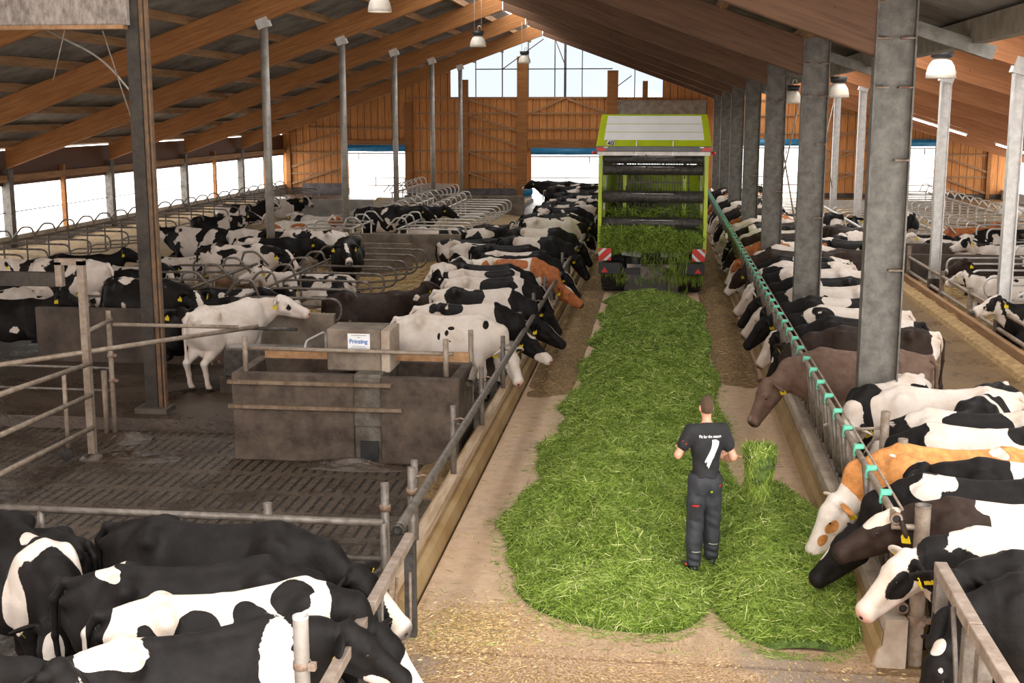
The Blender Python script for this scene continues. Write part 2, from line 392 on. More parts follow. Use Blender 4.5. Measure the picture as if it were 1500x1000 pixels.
def text_mesh(s, size, ma, name, parent, M4, depth=0.001, bold=0.0, shear=0.0):
    cu = bpy.data.curves.new(name, 'FONT'); cu.body = s; cu.size = size; cu.extrude = depth; cu.offset = bold; cu.shear = shear
    cu.align_x = 'CENTER'; cu.align_y = 'CENTER'; cu.resolution_u = 3
    t = bpy.data.objects.new(name, cu); col.objects.link(t)
    bpy.context.view_layer.update()
    me = bpy.data.meshes.new_from_object(t.evaluated_get(bpy.context.evaluated_depsgraph_get()))
    bpy.data.objects.remove(t)
    me.materials.clear(); me.materials.append(ma)
    o = bpy.data.objects.new(name, me); col.objects.link(o); o.parent = parent; o.matrix_local = M4
    return o

# ------------------------------------------------------------------ implicit surface bodies
class Field:
    def __init__(s, lo, hi, h):
        s.lo = np.array(lo, float); s.h = h
        s.n = np.ceil((np.array(hi)-s.lo)/h).astype(int)+1
        s.F = np.full(s.n, 1.0, np.float32)
        s.ax = [s.lo[i]+np.arange(s.n[i])*h for i in range(3)]
    def add(s, fn, lo, hi, k=0.03, op='u'):
        a = np.clip(((np.array(lo)-s.lo)/s.h-3).astype(int), 0, s.n); b = np.clip(((np.array(hi)-s.lo)/s.h+5).astype(int), 0, s.n)
        if (b <= a).any(): return
        sl = tuple(slice(a[i], b[i]) for i in range(3))
        X, Y, Z = np.meshgrid(*[s.ax[i][sl[i]] for i in range(3)], indexing='ij')
        d = fn(X, Y, Z); F = s.F[sl]
        if op == 'u':
            hh = np.maximum(k-np.abs(F-d), 0)/k; s.F[sl] = np.minimum(F, d)-hh*hh*k*0.25
        elif op == 'cut': s.F[sl] = np.maximum(F, -d)
        elif op == 'and': s.F[sl] = np.maximum(F, d)
    def cone(s, a, b, ra, rb, k=0.03, sy=1.0):
        a = np.array(a, float); b = np.array(b, float); ab = b-a; L2 = max(ab@ab, 1e-9)
        def fn(X, Y, Z):
            px, py, pz = X-a[0], Y-a[1], Z-a[2]
            t = np.clip((px*ab[0]+py*ab[1]+pz*ab[2])/L2, 0, 1)
            return np.sqrt((px-t*ab[0])**2+(py-t*ab[1])**2+(pz-t*ab[2])**2)-(ra+t*(rb-ra))
        r = max(ra, rb)+k
        s.add(fn, np.minimum(a, b)-r, np.maximum(a, b)+r, k)
    def ell(s, c, rad, k=0.03, M3=None, op='u'):
        c = np.array(c, float); rad = np.array(rad, float)
        Rm = np.eye(3) if M3 is None else np.array(M3).T      # world->local
        def fn(X, Y, Z):
            px, py, pz = X-c[0], Y-c[1], Z-c[2]
            q = [(Rm[i, 0]*px+Rm[i, 1]*py+Rm[i, 2]*pz) for i in range(3)]
            k0 = np.sqrt(sum((q[i]/rad[i])**2 for i in range(3))); k1 = np.sqrt(sum((q[i]/rad[i]**2)**2 for i in range(3)))+1e-9
            return k0*(k0-1)/k1
        r = rad.max()+k
        s.add(fn, c-r, c+r, k, op)
    def chain(s, pts, rs, k=0.03):
        for i in range(len(pts)-1): s.cone(pts[i], pts[i+1], rs[i], rs[i+1], k)
    def mesh(s):
        F = s.F; n = F.shape; S = F < 0
        c = np.zeros(tuple(x-1 for x in n), np.int8)
        for dx in (0, 1):
            for dy in (0, 1):
                for dz in (0, 1): c += S[dx:n[0]-1+dx, dy:n[1]-1+dy, dz:n[2]-1+dz]
        act = (c > 0) & (c < 8); ids = np.full(c.shape, -1, np.int64); I = np.argwhere(act); ids[act] = np.arange(len(I))
        P = np.zeros((len(I), 3)); C = np.zeros(len(I))
        cs = [(a, b, d) for a in (0, 1) for b in (0, 1) for d in (0, 1)]
        vals = {q: F[I[:, 0]+q[0], I[:, 1]+q[1], I[:, 2]+q[2]] for q in cs}
        for q in cs:
            for ax in range(3):
                if q[ax]: continue
                r = list(q); r[ax] = 1; r = tuple(r); A, B = vals[q], vals[r]
                mk = (A < 0) != (B < 0); t = np.where(mk, A/(A-B+1e-12), 0)
                p = np.tile(np.array(q, float), (len(I), 1)); p[:, ax] += t
                P += p*mk[:, None]; C += mk
        V = (I+P/np.maximum(C, 1)[:, None])*s.h+s.lo
        quads = []
        for ax in range(3):
            o1, o2 = (ax+1) % 3, (ax+2) % 3
            A = [slice(1, -1)]*3; A[ax] = slice(0, -1); B = list(A); B[ax] = slice(1, None)
            sa, sb = S[tuple(A)], S[tuple(B)]
            for flip, mk in ((False, sa & ~sb), (True, ~sa & sb)):
                E = np.argwhere(mk)
                for j in range(3):
                    if j != ax: E[:, j] += 1
                def cid(d1, d2):
                    q = E.copy(); q[:, o1] -= d1; q[:, o2] -= d2
                    return ids[q[:, 0], q[:, 1], q[:, 2]]
                Q = np.stack([cid(1, 1), cid(0, 1), cid(0, 0), cid(1, 0)], 1)
                quads.append(Q[:, ::-1] if flip else Q)
        return V, np.concatenate(quads)
# ------------------------------------------------------------------ cattle
def pw(x, xs, ys): return np.interp(x, xs, ys)
def rotm(yaw, pitch, roll=0.0):
    return np.array((Matrix.Rotation(yaw, 3, 'Z') @ Matrix.Rotation(-pitch, 3, 'Y') @ Matrix.Rotation(roll, 3, 'X')))

def cow_geo(h=0.022, neck=(-45, 0, 0.62), head=(-62, 0), lying=False, tail=0, step=0.0, blobs=(), base=0.0,
            muzzle='dark', fat=1.0, roll=0.0, hs=1.13):
    """neck = pitch, yaw (degrees), length; head = pitch, yaw.  Returns mesh + head frame."""
    dz = -0.60 if lying else 0.0
    nb = np.array([0.62, 0, 1.20+dz]); ny, npi = R(neck[1]), R(neck[0])
    nd = rotm(ny, npi)[:, 0]
    poll = nb+nd*neck[2]
    mid = nb+rotm(ny*0.5, npi*0.55+0.05)[:, 0]*neck[2]*0.5
    Mh = rotm(R(head[1]), R(head[0]), R(roll))
    def HL(*p): return poll+Mh@(np.array(p, float)*hs)
    tip = HL(0.52, 0, -0.05)
    lo = [min(-1.18, tip[0]-0.15), min(-0.50, tip[1]-0.15, poll[1]-0.36), min(0, tip[2]-0.12)-0.03]
    hi = [max(1.0, tip[0]+0.15, poll[0]+0.35), max(0.50, tip[1]+0.15, poll[1]+0.36), max(1.56+dz, poll[2]+0.3)]
    F = Field(lo, hi, h)
    xs = [-0.98, -0.90, -0.74, -0.55, -0.30, 0.0, 0.30, 0.52, 0.70, 0.86]
    zt = [1.20, 1.33, 1.40, 1.425, 1.40, 1.385, 1.40, 1.43, 1.38, 1.20]
    zb = [1.02, 0.90, 0.74, 0.65, 0.575, 0.54, 0.57, 0.64, 0.74, 0.92]
    wd = [0.06, 0.19, 0.25, 0.285, 0.33, 0.355, 0.315, 0.25, 0.21, 0.09]
    zt = [z+dz for z in zt]; zb = [z+dz for z in zb]
    if lying: wd = [a*1.14 for a in wd]; zb = [max(z, 0.03) for z in zb]
    def trunk(X, Y, Z):
        a = pw(X, xs, zt); b = pw(X, xs, zb); w_ = pw(X, xs, wd)*fat
        zc = (a*0.46+b*0.54); hh = np.where(Z > zc, a-zc, zc-b)
        t = (Z-zc)/hh
        wy = w_*np.where(t > 0, 1-0.20*np.clip(t, 0, 1), 1.0)
        q = (np.abs(Y/wy)**2.3+np.abs(t)**2.3)**(1/2.3)
        d = (q-1)*np.minimum(wy, hh)*0.9
        ends = np.maximum(-0.98-X, X-0.86)
        return np.maximum(d, ends)
    F.add(trunk, [-1.0, -0.46, 0.0], [0.88, 0.46, 1.5+dz], 0.02)
    for s in (1, -1):                                            # hips, pins, ribs, shoulder
        F.cone((-0.52, 0.16*s, 1.35+dz), (-0.50, 0.235*s, 1.335+dz), 0.06, 0.055, 0.12)
        F.cone((-0.80, 0.10*s, 1.28+dz), (-0.93, 0.115*s, 1.25+dz), 0.07, 0.045, 0.08)
        F.ell((0.50, 0.185*s, 1.10+dz), (0.17, 0.085, 0.30), 0.08)
        F.ell((-0.62, 0.19*s, 1.00+dz), (0.25, 0.12, 0.30), 0.10)
        F.ell((0.08, 0.26*s, 0.88+dz), (0.34, 0.10, 0.26), 0.12)
    F.chain([(-0.85, 0, 1.335+dz), (-0.55, 0, 1.405+dz), (-0.1, 0, 1.365+dz), (0.5, 0, 1.415+dz)], [0.045, 0.04, 0.03, 0.045], 0.06)
    # legs
    rnd = [step, -step, -step*0.8, step*0.8]
    if not lying:
        for s, f in ((1, rnd[0]), (-1, rnd[1])):
            F.chain([(0.50, 0.17*s, 0.98), (0.49, 0.17*s, 0.72), (0.53+f*0.5, 0.155*s, 0.43), (0.54+f, 0.15*s, 0.14), (0.57+f, 0.15*s, 0.07)],
                    [0.125, 0.088, 0.052, 0.036, 0.05], 0.05)
            F.cone((0.585+f, 0.15*s, 0.045), (0.60+f, 0.15*s, 0.025), 0.052, 0.05, 0.02)
            F.ell((0.53+f*0.5, 0.155*s, 0.42), (0.055, 0.055, 0.07), 0.03)
        for s, f in ((1, rnd[2]), (-1, rnd[3])):
            F.chain([(-0.66, 0.17*s, 1.02), (-0.55+f*0.3, 0.19*s, 0.78), (-0.68+f*0.6, 0.175*s, 0.63), (-0.84+f, 0.165*s, 0.50)], [0.20, 0.145, 0.085, 0.058], 0.06)
            F.chain([(-0.84+f, 0.165*s, 0.50), (-0.80+f, 0.165*s, 0.30), (-0.78+f, 0.165*s, 0.14), (-0.75+f, 0.165*s, 0.07)], [0.058, 0.04, 0.038, 0.05], 0.03)
            F.cone((-0.735+f, 0.165*s, 0.045), (-0.715+f, 0.165*s, 0.025), 0.053, 0.05, 0.02)
        F.ell((-0.42, 0, 0.63), (0.25, 0.16, 0.16), 0.07)                  # udder
        for a in (-0.52, -0.34):
            for s in (1, -1): F.cone((a, 0.07*s, 0.52), (a, 0.075*s, 0.44), 0.022, 0.014, 0.02)
        if tail == 0: tp = [(-0.95, 0, 1.36), (-1.03, 0, 1.24), (-1.04, 0.01, 0.95), (-1.02, 0.02, 0.66)]; ts = (-1.01, 0.03, 0.42)
        elif tail == 1: tp = [(-0.95, 0, 1.36), (-1.05, 0.03, 1.22), (-1.08, 0.10, 0.95), (-1.05, 0.14, 0.66)]; ts = (-1.02, 0.13, 0.42)
        else: tp = [(-0.95, 0, 1.36), (-1.04, -0.03, 1.22), (-1.06, -0.09, 0.95), (-1.08, -0.13, 0.66)]; ts = (-1.07, -0.15, 0.42)
        F.chain([(-0.86, 0, 1.34)]+tp, [0.045, 0.035, 0.03, 0.024, 0.022], 0.03)
        F.chain([tp[-1], ((tp[-1][0]+ts[0])/2, (tp[-1][1]+ts[1])/2, 0.54), ts], [0.022, 0.048, 0.018], 0.03)
    else:
        for s in (1, -1):
            F.chain([(0.52, 0.17*s, 0.36), (0.66, 0.25*s, 0.20), (0.92, 0.20*s, 0.10)], [0.13, 0.09, 0.06], 0.05)
            F.chain([(0.92, 0.20*s, 0.10), (0.74, 0.17*s, 0.06), (0.60, 0.16*s, 0.05)], [0.058, 0.04, 0.05], 0.03)
            F.chain([(-0.66, 0.22*s, 0.36), (-0.34, 0.34*s, 0.26), (-0.62, 0.42*s, 0.10)], [0.23, 0.13, 0.065], 0.07)
            F.chain([(-0.62, 0.42*s, 0.10), (-0.34, 0.44*s, 0.06), (-0.22, 0.44*s, 0.05)], [0.06, 0.04, 0.05], 0.03)
        F.chain([(-0.86, 0, 0.74), (-0.99, 0, 0.66), (-1.03, 0.08, 0.36), (-0.98, 0.22, 0.08), (-0.84, 0.36, 0.05)], [0.045, 0.035, 0.028, 0.025, 0.035], 0.03)
    # neck: upper crest and lower throat lines give an oval section
    up_ = np.array([0, 0, 1.0]); nperp = rotm(ny, npi)[:, 2]
    F.chain([(0.45, 0, 1.27+dz), tuple(mid+up_*0.045), tuple(poll-Mh[:, 0]*0.04+nperp*-0.03)], [0.145, 0.105, 0.085], 0.10)
    F.chain([(0.60, 0, 1.02+dz), tuple(mid-nperp*0.11), tuple(HL(0.06, 0, -0.12))], [0.155, 0.105, 0.085], 0.12)
    F.chain([(0.78, 0, 0.90+dz), tuple(mid-nperp*0.21), tuple(mid*0.4+np.array(HL(0.1, 0, -0.17))*0.6)], [0.09, 0.035, 0.02], 0.10)
    # head
    hc = lambda a, b, ra, rb, k=0.05: F.cone(tuple(HL(*a)), tuple(HL(*b)), ra*hs, rb*hs, k)
    F.ell(tuple(HL(0.09, 0, -0.015)), tuple(hs*q for q in (0.15, 0.108, 0.110)), 0.05, Mh)
    hc((0.10, 0, 0.0), (0.44, 0, -0.042), 0.095, 0.066)
    hc((0.09, 0, -0.135), (0.40, 0, -0.115), 0.080, 0.048)
    F.ell(tuple(HL(0.475, 0, -0.065)), tuple(hs*q for q in (0.068, 0.088, 0.080)), 0.04, Mh)
    F.ell(tuple(HL(-0.01, 0, 0.055)), tuple(hs*q for q in (0.06, 0.075, 0.05)), 0.04, Mh)
    for s in (1, -1):
        hc((0.155, 0.075*s, 0.025), (0.20, 0.068*s, 0.01), 0.040, 0.03, 0.03)            # brow
        hc((0.09, 0.06*s, -0.09), (0.20, 0.055*s, -0.09), 0.065, 0.045, 0.04)            # cheek
        ear_m = Mh@np.array(Matrix.Rotation(R(-14*s), 3, 'Z')@Matrix.Rotation(R(-12*s), 3, 'X'))
        ec = HL(-0.01, 0.20*s, 0.005)
        F.ell(tuple(ec), (0.024, 0.125, 0.068), 0.015, ear_m)
        F.ell(tuple(ec+ear_m@np.array([0.025, 0.014*s, -0.004])), (0.016, 0.090, 0.044), 0.01, ear_m, op='cut')
        hc((0.0, 0.08*s, 0.02), (-0.01, 0.125*s, 0.01), 0.04, 0.028, 0.02)
        F.ell(tuple(HL(0.53, 0.036*s, -0.045)), (0.022, 0.014, 0.013), 0.01, Mh, op='cut')
    V, Q = F.mesh()
    me = np_mesh('cow_body', V, Q, True)
    # attributes
    hl = (V-poll)@Mh/hs                                   # head-local coordinates
    inhead = (hl[:, 0] > -0.02) & (np.abs(hl[:, 1]) < 0.14) & (hl[:, 0] < 0.62) & (np.abs(hl[:, 2]) < 0.25)
    coat = np.full(len(V), float(base))
    z0 = V[:, 2]-dz
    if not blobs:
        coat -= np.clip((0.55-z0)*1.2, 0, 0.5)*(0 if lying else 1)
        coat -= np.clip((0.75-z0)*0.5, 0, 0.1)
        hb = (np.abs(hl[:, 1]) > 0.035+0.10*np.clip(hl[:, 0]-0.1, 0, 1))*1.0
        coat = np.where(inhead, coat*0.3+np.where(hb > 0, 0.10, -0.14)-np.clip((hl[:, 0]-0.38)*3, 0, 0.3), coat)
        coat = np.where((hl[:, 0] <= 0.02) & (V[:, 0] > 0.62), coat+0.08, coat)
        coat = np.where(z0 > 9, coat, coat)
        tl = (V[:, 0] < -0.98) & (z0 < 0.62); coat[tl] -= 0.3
    for b in blobs:
        fr, c, r, sgn = b
        P = hl if fr == 'h' else V-np.array([0, 0, dz])
        q = np.sqrt((((P-np.array(c))/np.array(r))**2).sum(1))
        d = np.where(q < 1, (1-q)*min(min(r), 0.3)*2.0+0.02, (1-q)*0.75)
        coat = np.maximum(coat, d) if sgn > 0 else np.minimum(coat, -d)
    pink = np.zeros(len(V)); dark = np.zeros(len(V))
    if not lying:
        pink = np.clip(1-np.sqrt(((V[:, 0]+0.42)/0.24)**2+(V[:, 1]/0.2)**2+((z0-0.56)/0.16)**2), 0, 0.25)*4
        dark = np.maximum(dark, np.clip((0.075-z0)*40, 0, 1))
    mz = np.clip((hl[:, 0]-0.485)*30, 0, 1)*inhead
    if muzzle == 'pink': pink = np.maximum(pink, mz*0.8)
    else: dark = np.maximum(dark, mz*0.8)
    for s in (1, -1):
        nd_ = np.sqrt((((hl-np.array([0.53, 0.036*s, -0.045]))/np.array([0.03, 0.018, 0.017]))**2).sum(1)); dark = np.maximum(dark, np.clip((1.2-nd_)*4, 0, 1))
    for nme, arr in (('coat', coat), ('pink', pink), ('dark', dark)):
        a = me.attributes.new(nme, 'FLOAT', 'POINT'); a.data.foreach_set('value', arr.astype(np.float32))
    fr = {'poll': poll, 'Mh': Mh*hs, 'dz': dz, 'R': Mh}
    return me, fr

_eye = None; _tagm = None
def eye_mesh():
    global _eye
    if _eye is None:
        b = MB(); b.lathe([(0.0001, -0.02), (0.012, -0.016), (0.019, -0.006), (0.02, 0), (0.019, 0.006), (0.012, 0.016), (0.0001, 0.02)], n=10)
        o = b.build('eye', M['eye']); _eye = o.data; bpy.data.objects.remove(o)
    return _eye
def tag_mesh():
    global _tagm
    if _tagm is None:
        b = MB()
        P = [(-0.028, 0), (-0.030, -0.045), (0.030, -0.045), (0.028, 0), (0.011, 0.022), (0.008, 0.034), (-0.008, 0.034), (-0.011, 0.022)]
        b.prism(P, 'x', -0.0015, 0.0015)
        b.lathe([(0.0001, 0), (0.008, 0), (0.008, 0.006), (0.0001, 0.006)], (0.0015, 0, 0.024), 8, 'x')
        o = b.build('ear_tag', M['tag']); _tagm = o.data; bpy.data.objects.remove(o)
    return _tagm

def cow_obj(me, fr, coat='holstein', scale=1.0, seed=0.0, cover=0.5, tags=(1, -1), name='cow'):
    mm = me if not me.materials else me.copy()
    if mm.materials: mm.materials.clear()
    mm.materials.append(M[coat])
    o = bpy.data.objects.new(name, mm); col.objects.link(o)
    o['seed'] = float(seed); o['cover'] = float(cover)
    poll, Mh = fr['poll'], fr['Mh']
    def HL(*p): return Vector(poll+Mh@np.array(p, float))
    M3 = Matrix(fr['R'].tolist())
    for s in (1, -1):
        e = bpy.data.objects.new('eye', eye_mesh()); col.objects.link(e); e.parent = o; e.location = HL(0.175, 0.096*s, 0.012)
    for s in tags:
        t = bpy.data.objects.new('ear_tag', tag_mesh()); col.objects.link(t); t.parent = o
        t.location = HL(0.010, 0.235*s, -0.045); t.scale = (1.35, 1.35, 1.35)
        q = M3@Matrix.Rotation(R(-14*s), 3, 'Z')
        # tags hang down from the ear
        xax = q@Vector((0.45, 0.85*s, 0.1)); xax.normalize(); zz = Vector((0, 0, 1))*0.8+(q@Vector((0, 0, 1)))*0.6; zz = (zz-xax*zz.dot(xax)).normalized(); yy = zz.cross(xax)
        t.rotation_euler = Matrix((xax, yy, zz)).transposed().to_euler()
        t['label'] = 'yellow plastic ear tag'
    o.scale = (scale,)*3
    return o

GEN = {}
def gen_cow(kind):
    if kind in GEN: return GEN[kind]
    P = dict(feed=dict(neck=(-34, 0, 0.60), head=(-58, 8), step=0.05),
             feed2=dict(neck=(-26, 12, 0.62), head=(-50, -8), step=-0.07, tail=1),
             feed3=dict(neck=(-40, -10, 0.62), head=(-64, -14), step=0.08, tail=2),
             stand=dict(neck=(16, 8, 0.60), head=(-28, 18), step=0.06, tail=1),
             walk=dict(neck=(4, -14, 0.62), head=(-30, -30), step=0.14, tail=2),
             lie=dict(neck=(34, 10, 0.58), head=(-18, 22), lying=True),
             lie2=dict(neck=(24, -25, 0.58), head=(-22, -50), lying=True),
             rest=dict(neck=(-8, 40, 0.60), head=(-30, 80), lying=True))[kind]
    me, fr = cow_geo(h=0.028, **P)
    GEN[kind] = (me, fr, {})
    return GEN[kind]
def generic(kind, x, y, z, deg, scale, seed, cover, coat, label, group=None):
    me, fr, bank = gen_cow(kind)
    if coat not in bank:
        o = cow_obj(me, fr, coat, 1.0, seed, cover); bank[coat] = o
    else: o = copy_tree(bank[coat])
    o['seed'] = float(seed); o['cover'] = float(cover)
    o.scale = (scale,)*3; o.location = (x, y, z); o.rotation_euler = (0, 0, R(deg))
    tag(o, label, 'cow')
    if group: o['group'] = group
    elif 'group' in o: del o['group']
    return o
def hero(px, py, zf, deg, scale, label, ax=0.0, coat='holstein', seed=0.0, cover=0.5, tags=(1, -1), h=0.02, group=None, ztop=1.40, fx=None, **kw):
    """(px, py): where the topline at body coordinate ax shows in the picture; zf: floor height."""
    me, fr = cow_geo(h=h, **kw)
    o = cow_obj(me, fr, coat, scale, seed, cover, tags)
    t = gp(px, py, zf+(ztop-(0.6 if kw.get('lying') else 0))*scale); a = R(deg)
    if fx is not None: t.x = fx
    o.location = (t.x-cos(a)*ax*scale, t.y-sin(a)*ax*scale, zf); o.rotation_euler = (0, 0, a)
    tag(o, label, 'cow', group)
    return o
# ------------------------------------------------------------------ the barn itself
rng = random.Random(5)
def struct(mb, name, ma, label=None, parent=None, bevel=0.0):
    o = mb.build(name, ma, parent, bevel)
    if parent is None: tag(o, label, None, None, 'structure')
    return o
EAVEZ, SL, SR = 2.83, 0.357, 0.3616             # rafter undersides
RX, CX, WX = -6.2, 2.87, -22.6
def zl(x): return EAVEZ+SL*(x-WX)
ZR = zl(RX)
def zr(x): return ZR-SR*(x-RX)
def zh(x): return 6.02-0.305*(x-6.3)            # second hall
FR = [16.4+8.17*i for i in range(7)]
ORD = ['nearest', 'second nearest', 'third nearest', 'fourth nearest', 'fifth nearest', 'sixth nearest', 'seventh nearest', 'farthest']

# floors
b = MB(); b.b2(-2.3, 1.97, 10.45, 80, -0.3, 0.0); struct(b, 'floor_feed_lane', M['feedfloor'], 'concrete feed lane running through the barn')
b = MB(); b.b2(-2.14, 12, 3, 10.385, -0.35, -0.005); b.b2(-2.3, 2.3, 10.40, 10.45, -0.3, -0.15)
struct(b, 'floor_entrance', M['feedfloor'], 'crumb-covered concrete slab at the front end of the feed lane')
b = MB(); b.b2(-14.5, -2.3, 3, 18.45, -0.5, -0.2); struct(b, 'floor_slatted', M['slats'], 'dark slatted dung floor of the pen')
b = MB(); b.b2(-22.6, -2.3, 18.45, 73.6, -0.5, 0.0); b.b2(-22.6, -14.5, 3, 18.45, -0.5, 0.0)
struct(b, 'floor_left_alley', M['wetalley'], 'wet dung-covered concrete alley')
b = MB(); b.b2(1.97, 12.0, 10.6, 73.6, -0.5, -0.03); b.b2(12, 19.3, 3, 73.6, -0.5, -0.03)
struct(b, 'floor_right_alley', M['wetalley2'], 'tan wet alley floor behind the feeding cows')
b = MB(); b.b2(-70, -22.8, -20, 120, -0.6, -0.35); b.b2(19.6, 60, -20, 120, -0.6, -0.35); b.b2(-22.8, 19.6, 73.8, 120, -0.6, -0.05)
struct(b, 'ground_outside', mat('bright_yard', (0.72, 0.70, 0.66), 0.9, var=(0.8, 0.78, 0.75), scale=0.3), 'pale yard outside the open sides')

# roof skins, corrugated along the slope
def corr(name, x0, z0, x1, z1, y0, y1, pitch=0.177, amp=0.028, label=''):
    n = int((y1-y0)/pitch*8); ys = np.linspace(y0, y1, n+1); w_ = amp*np.sin(ys/pitch*2*pi)
    V = []
    for (x, z) in ((x0, z0), ((x0+x1)/2, (z0+z1)/2), (x1, z1)):
        V.append(np.stack([np.full(n+1, x), ys, z+w_], 1))
    V = np.concatenate(V); i = np.arange(n); F_ = []
    for r in range(2):
        a = r*(n+1)+i; F_.append(np.stack([a, a+1, a+n+2, a+n+1], 1))
    me = np_mesh(name, V, np.concatenate(F_), True); me.materials.append(M['sheet'])
    o = bpy.data.objects.new(name, me); col.objects.link(o); tag(o, label, None, None, 'structure')
    so = o.modifiers.new('thick', 'SOLIDIFY'); so.thickness = 0.008
    return o
DEP = 0.70
RS = 9.5
corr('ceiling_left_slope', WX-0.7, zl(WX-0.7)+DEP+0.24, RX-0.95, zl(RX-0.95)+DEP+0.24, -9, 74.2, label='grey corrugated roof sheets, long left slope')  # sheets extended behind the camera to darken the left foreground
corr('ceiling_right_slope', RX+0.95, zr(RX+0.95)+DEP+0.24, CX+1.25, zr(CX+1.25)+DEP+0.24, RS-2, 74.2, label='grey corrugated roof sheets, short right slope')
corr('ceiling_far_hall', 6.3, zh(6.3)+DEP+0.24, 20.0, zh(20.0)+DEP+0.24, RS, 74.2, label='grey corrugated roof sheets over the bedded hall')

# rafters
def beam(name, a, b_, ma, label, group, th=0.18, dep=DEP):
    o = MB(); a = Vector(a); b_ = Vector(b_)
    L = (b_-a).length; ang = math.atan2(b_.z-a.z, b_.x-a.x); dp = dep*cos(ang); ds = dep*sin(ang)
    # built along local x so the grain runs with the beam
    poly = [(0, 0), (L, 0), (L+ds, dp), (ds, dp)]          # ends cut plumb
    o.prism(poly, 'y', -th/2, th/2)
    r = o.build(name, ma, None, 0.012); r.location = a; r.rotation_euler = (0, -ang, 0)
    return tag(r, label, 'roof beam', group)
for i, y in enumerate(FR):
    beam('glulam_rafter', (WX+0.18, y, zl(WX+0.18)), (RX-0.02, y, ZR), M['glulam'],
         f'long glued timber rafter on the left roof slope, {ORD[i]} of them', 'rafters of the left roof slope')
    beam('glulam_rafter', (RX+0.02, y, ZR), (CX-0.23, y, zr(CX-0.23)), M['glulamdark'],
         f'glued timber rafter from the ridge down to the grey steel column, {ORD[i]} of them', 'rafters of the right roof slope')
HY = [27.2+6.78*i for i in range(7)]
for i, y in enumerate(HY):
    beam('glulam_rafter', (4.2, y, zh(4.2)), (19.1, y, zh(19.1)), M['glulamred'],
         f'reddish timber rafter over the straw hall beyond the columns, {ORD[i]} of them', 'rafters of the far hall', 0.2, 0.8)
beam('glulam_rafter', (4.2, 20.4, zh(4.2)), (19.1, 20.4, zh(19.1)), M['glulamred'], 'reddish timber rafter at the top right corner above the nearest round pole', 'rafters of the far hall', 0.2, 0.8)

# purlins
px_ = [WX+0.3+1.62*i for i in range(11)]
for i, x in enumerate(px_):
    if x > RX-0.9: break
    b = MB(); b.b2(x-0.06, x+0.06, -8.5, 73.9, zl(x)+DEP-0.02, zl(x)+DEP+0.205)
    tag(b.build('purlin', M['purlin']), 'long timber purlin under the left roof sheets, '+('one of the upper ones' if i > 5 else 'one of the lower ones'), 'purlin',
        'upper purlins of the left slope' if i > 5 else 'lower purlins of the left slope')
for i in range(6):
    x = RX+1.1+1.55*i
    b = MB(); b.b2(x-0.06, x+0.06, RS-2, 73.9, zr(x)+DEP-0.02, zr(x)+DEP+0.205)
    tag(b.build('purlin', M['purlin']), 'timber purlin under the right roof sheets above the columns', 'purlin', 'purlins of the right slope')
b = MB(); x = CX+1.0; b.b2(x-0.09, x+0.09, RS-2, 73.9, zr(x)+DEP-0.10, zr(x)+DEP+0.2)
for k in range(7): b.b2(x-0.16, x-0.09, 11.5+8.17*k, 11.8+8.17*k, zr(x)+DEP-0.02, zr(x)+DEP+0.2)
tag(b.build('purlin', mat('grey_weathered_timber', (0.12, 0.10, 0.07), 0.8, var=(0.22, 0.19, 0.14), scale=3)), 'grey weathered edge purlin along the right eave, nearest the lamps', 'purlin')
for i in range(9):
    x = 6.6+1.62*i
    b = MB(); b.b2(x-0.06, x+0.06, RS, 73.9, zh(x)+DEP+0.06, zh(x)+DEP+0.22)
    tag(b.build('purlin', M['purlin']), 'timber purlin over the straw hall', 'purlin', 'purlins of the far hall')

# steel columns along the feed lane
def isection(cx, cy, w_, fl, z0, z1, t=0.016, tf=0.024, name='web'):
    b = MB(); b.b2(cx-w_/2+tf, cx+w_/2-tf, cy-t/2, cy+t/2, z0, z1)
    return b
for i, y in enumerate(FR):
    w_, fl = 0.50, 0.24
    top = zr(CX)+DEP+0.1
    e = empty('steel_column', (CX, y, -0.1), 0, f'grey steel column with wide flanges beside the feed lane, {ORD[i]} of the row', 'column', 'columns beside the feed lane')
    b = MB(); b.b2(-w_/2+0.02, w_/2-0.02, -0.008, 0.008, 0, top+0.1); b.build('web', M['column'], e)
    for s in (-1, 1):
        b = MB(); b.b2(s*w_/2-0.02*(s > 0), s*w_/2+0.02*(s < 0), -fl/2, fl/2, 0, top+0.1); b.build('flange', M['column'], e)
    for z in (2.9, 4.3, 5.2, 5.8):
        for s in ((-1, 1) if z > 5 else (1,)):
            b = MB(); b.b2(s*(w_/2-0.02), s*(w_/2-0.19), -fl/2, -0.008, z, z+0.02); b.build('stiffener', M['rust'], e)
    b = MB(); b.b2(-0.4, 0.4, -0.25, 0.25, -0.02, 0.06); b.build('base_plate', M['rust'], e)
    b = MB(); b.bar((CX+0.24, y, zr(CX+0.24)+0.52), (CX+1.2, y, zr(CX+1.2)+0.55), 0.12, 0.17)
    tag(b.build('eave_bracket', M['column']), f'short sloping steel bracket carrying the right eave, {ORD[i]} of them', 'bracket', 'eave brackets')

# round poles under the left rafters
for i, y in enumerate(FR[2:]):
    x = -10.5; z1 = zl(x)
    e = empty('round_pole', (x, y, 0), 0, f'slender round steel pole carrying the left rafters, {ORD[i]} of the row', 'pole', 'round poles among the cubicles')
    b = MB(); b.tube([(0, 0, 0), (0, 0, z1-0.1)], 0.11, 14); b.build('shaft', M['pole'], e)
    b = MB(); b.box((0, 0, z1-0.03), (0.34, 0.22, 0.26), Matrix.Rotation(-math.atan(SL), 3, 'Y')); b.build('cap', M['railbright'], e)
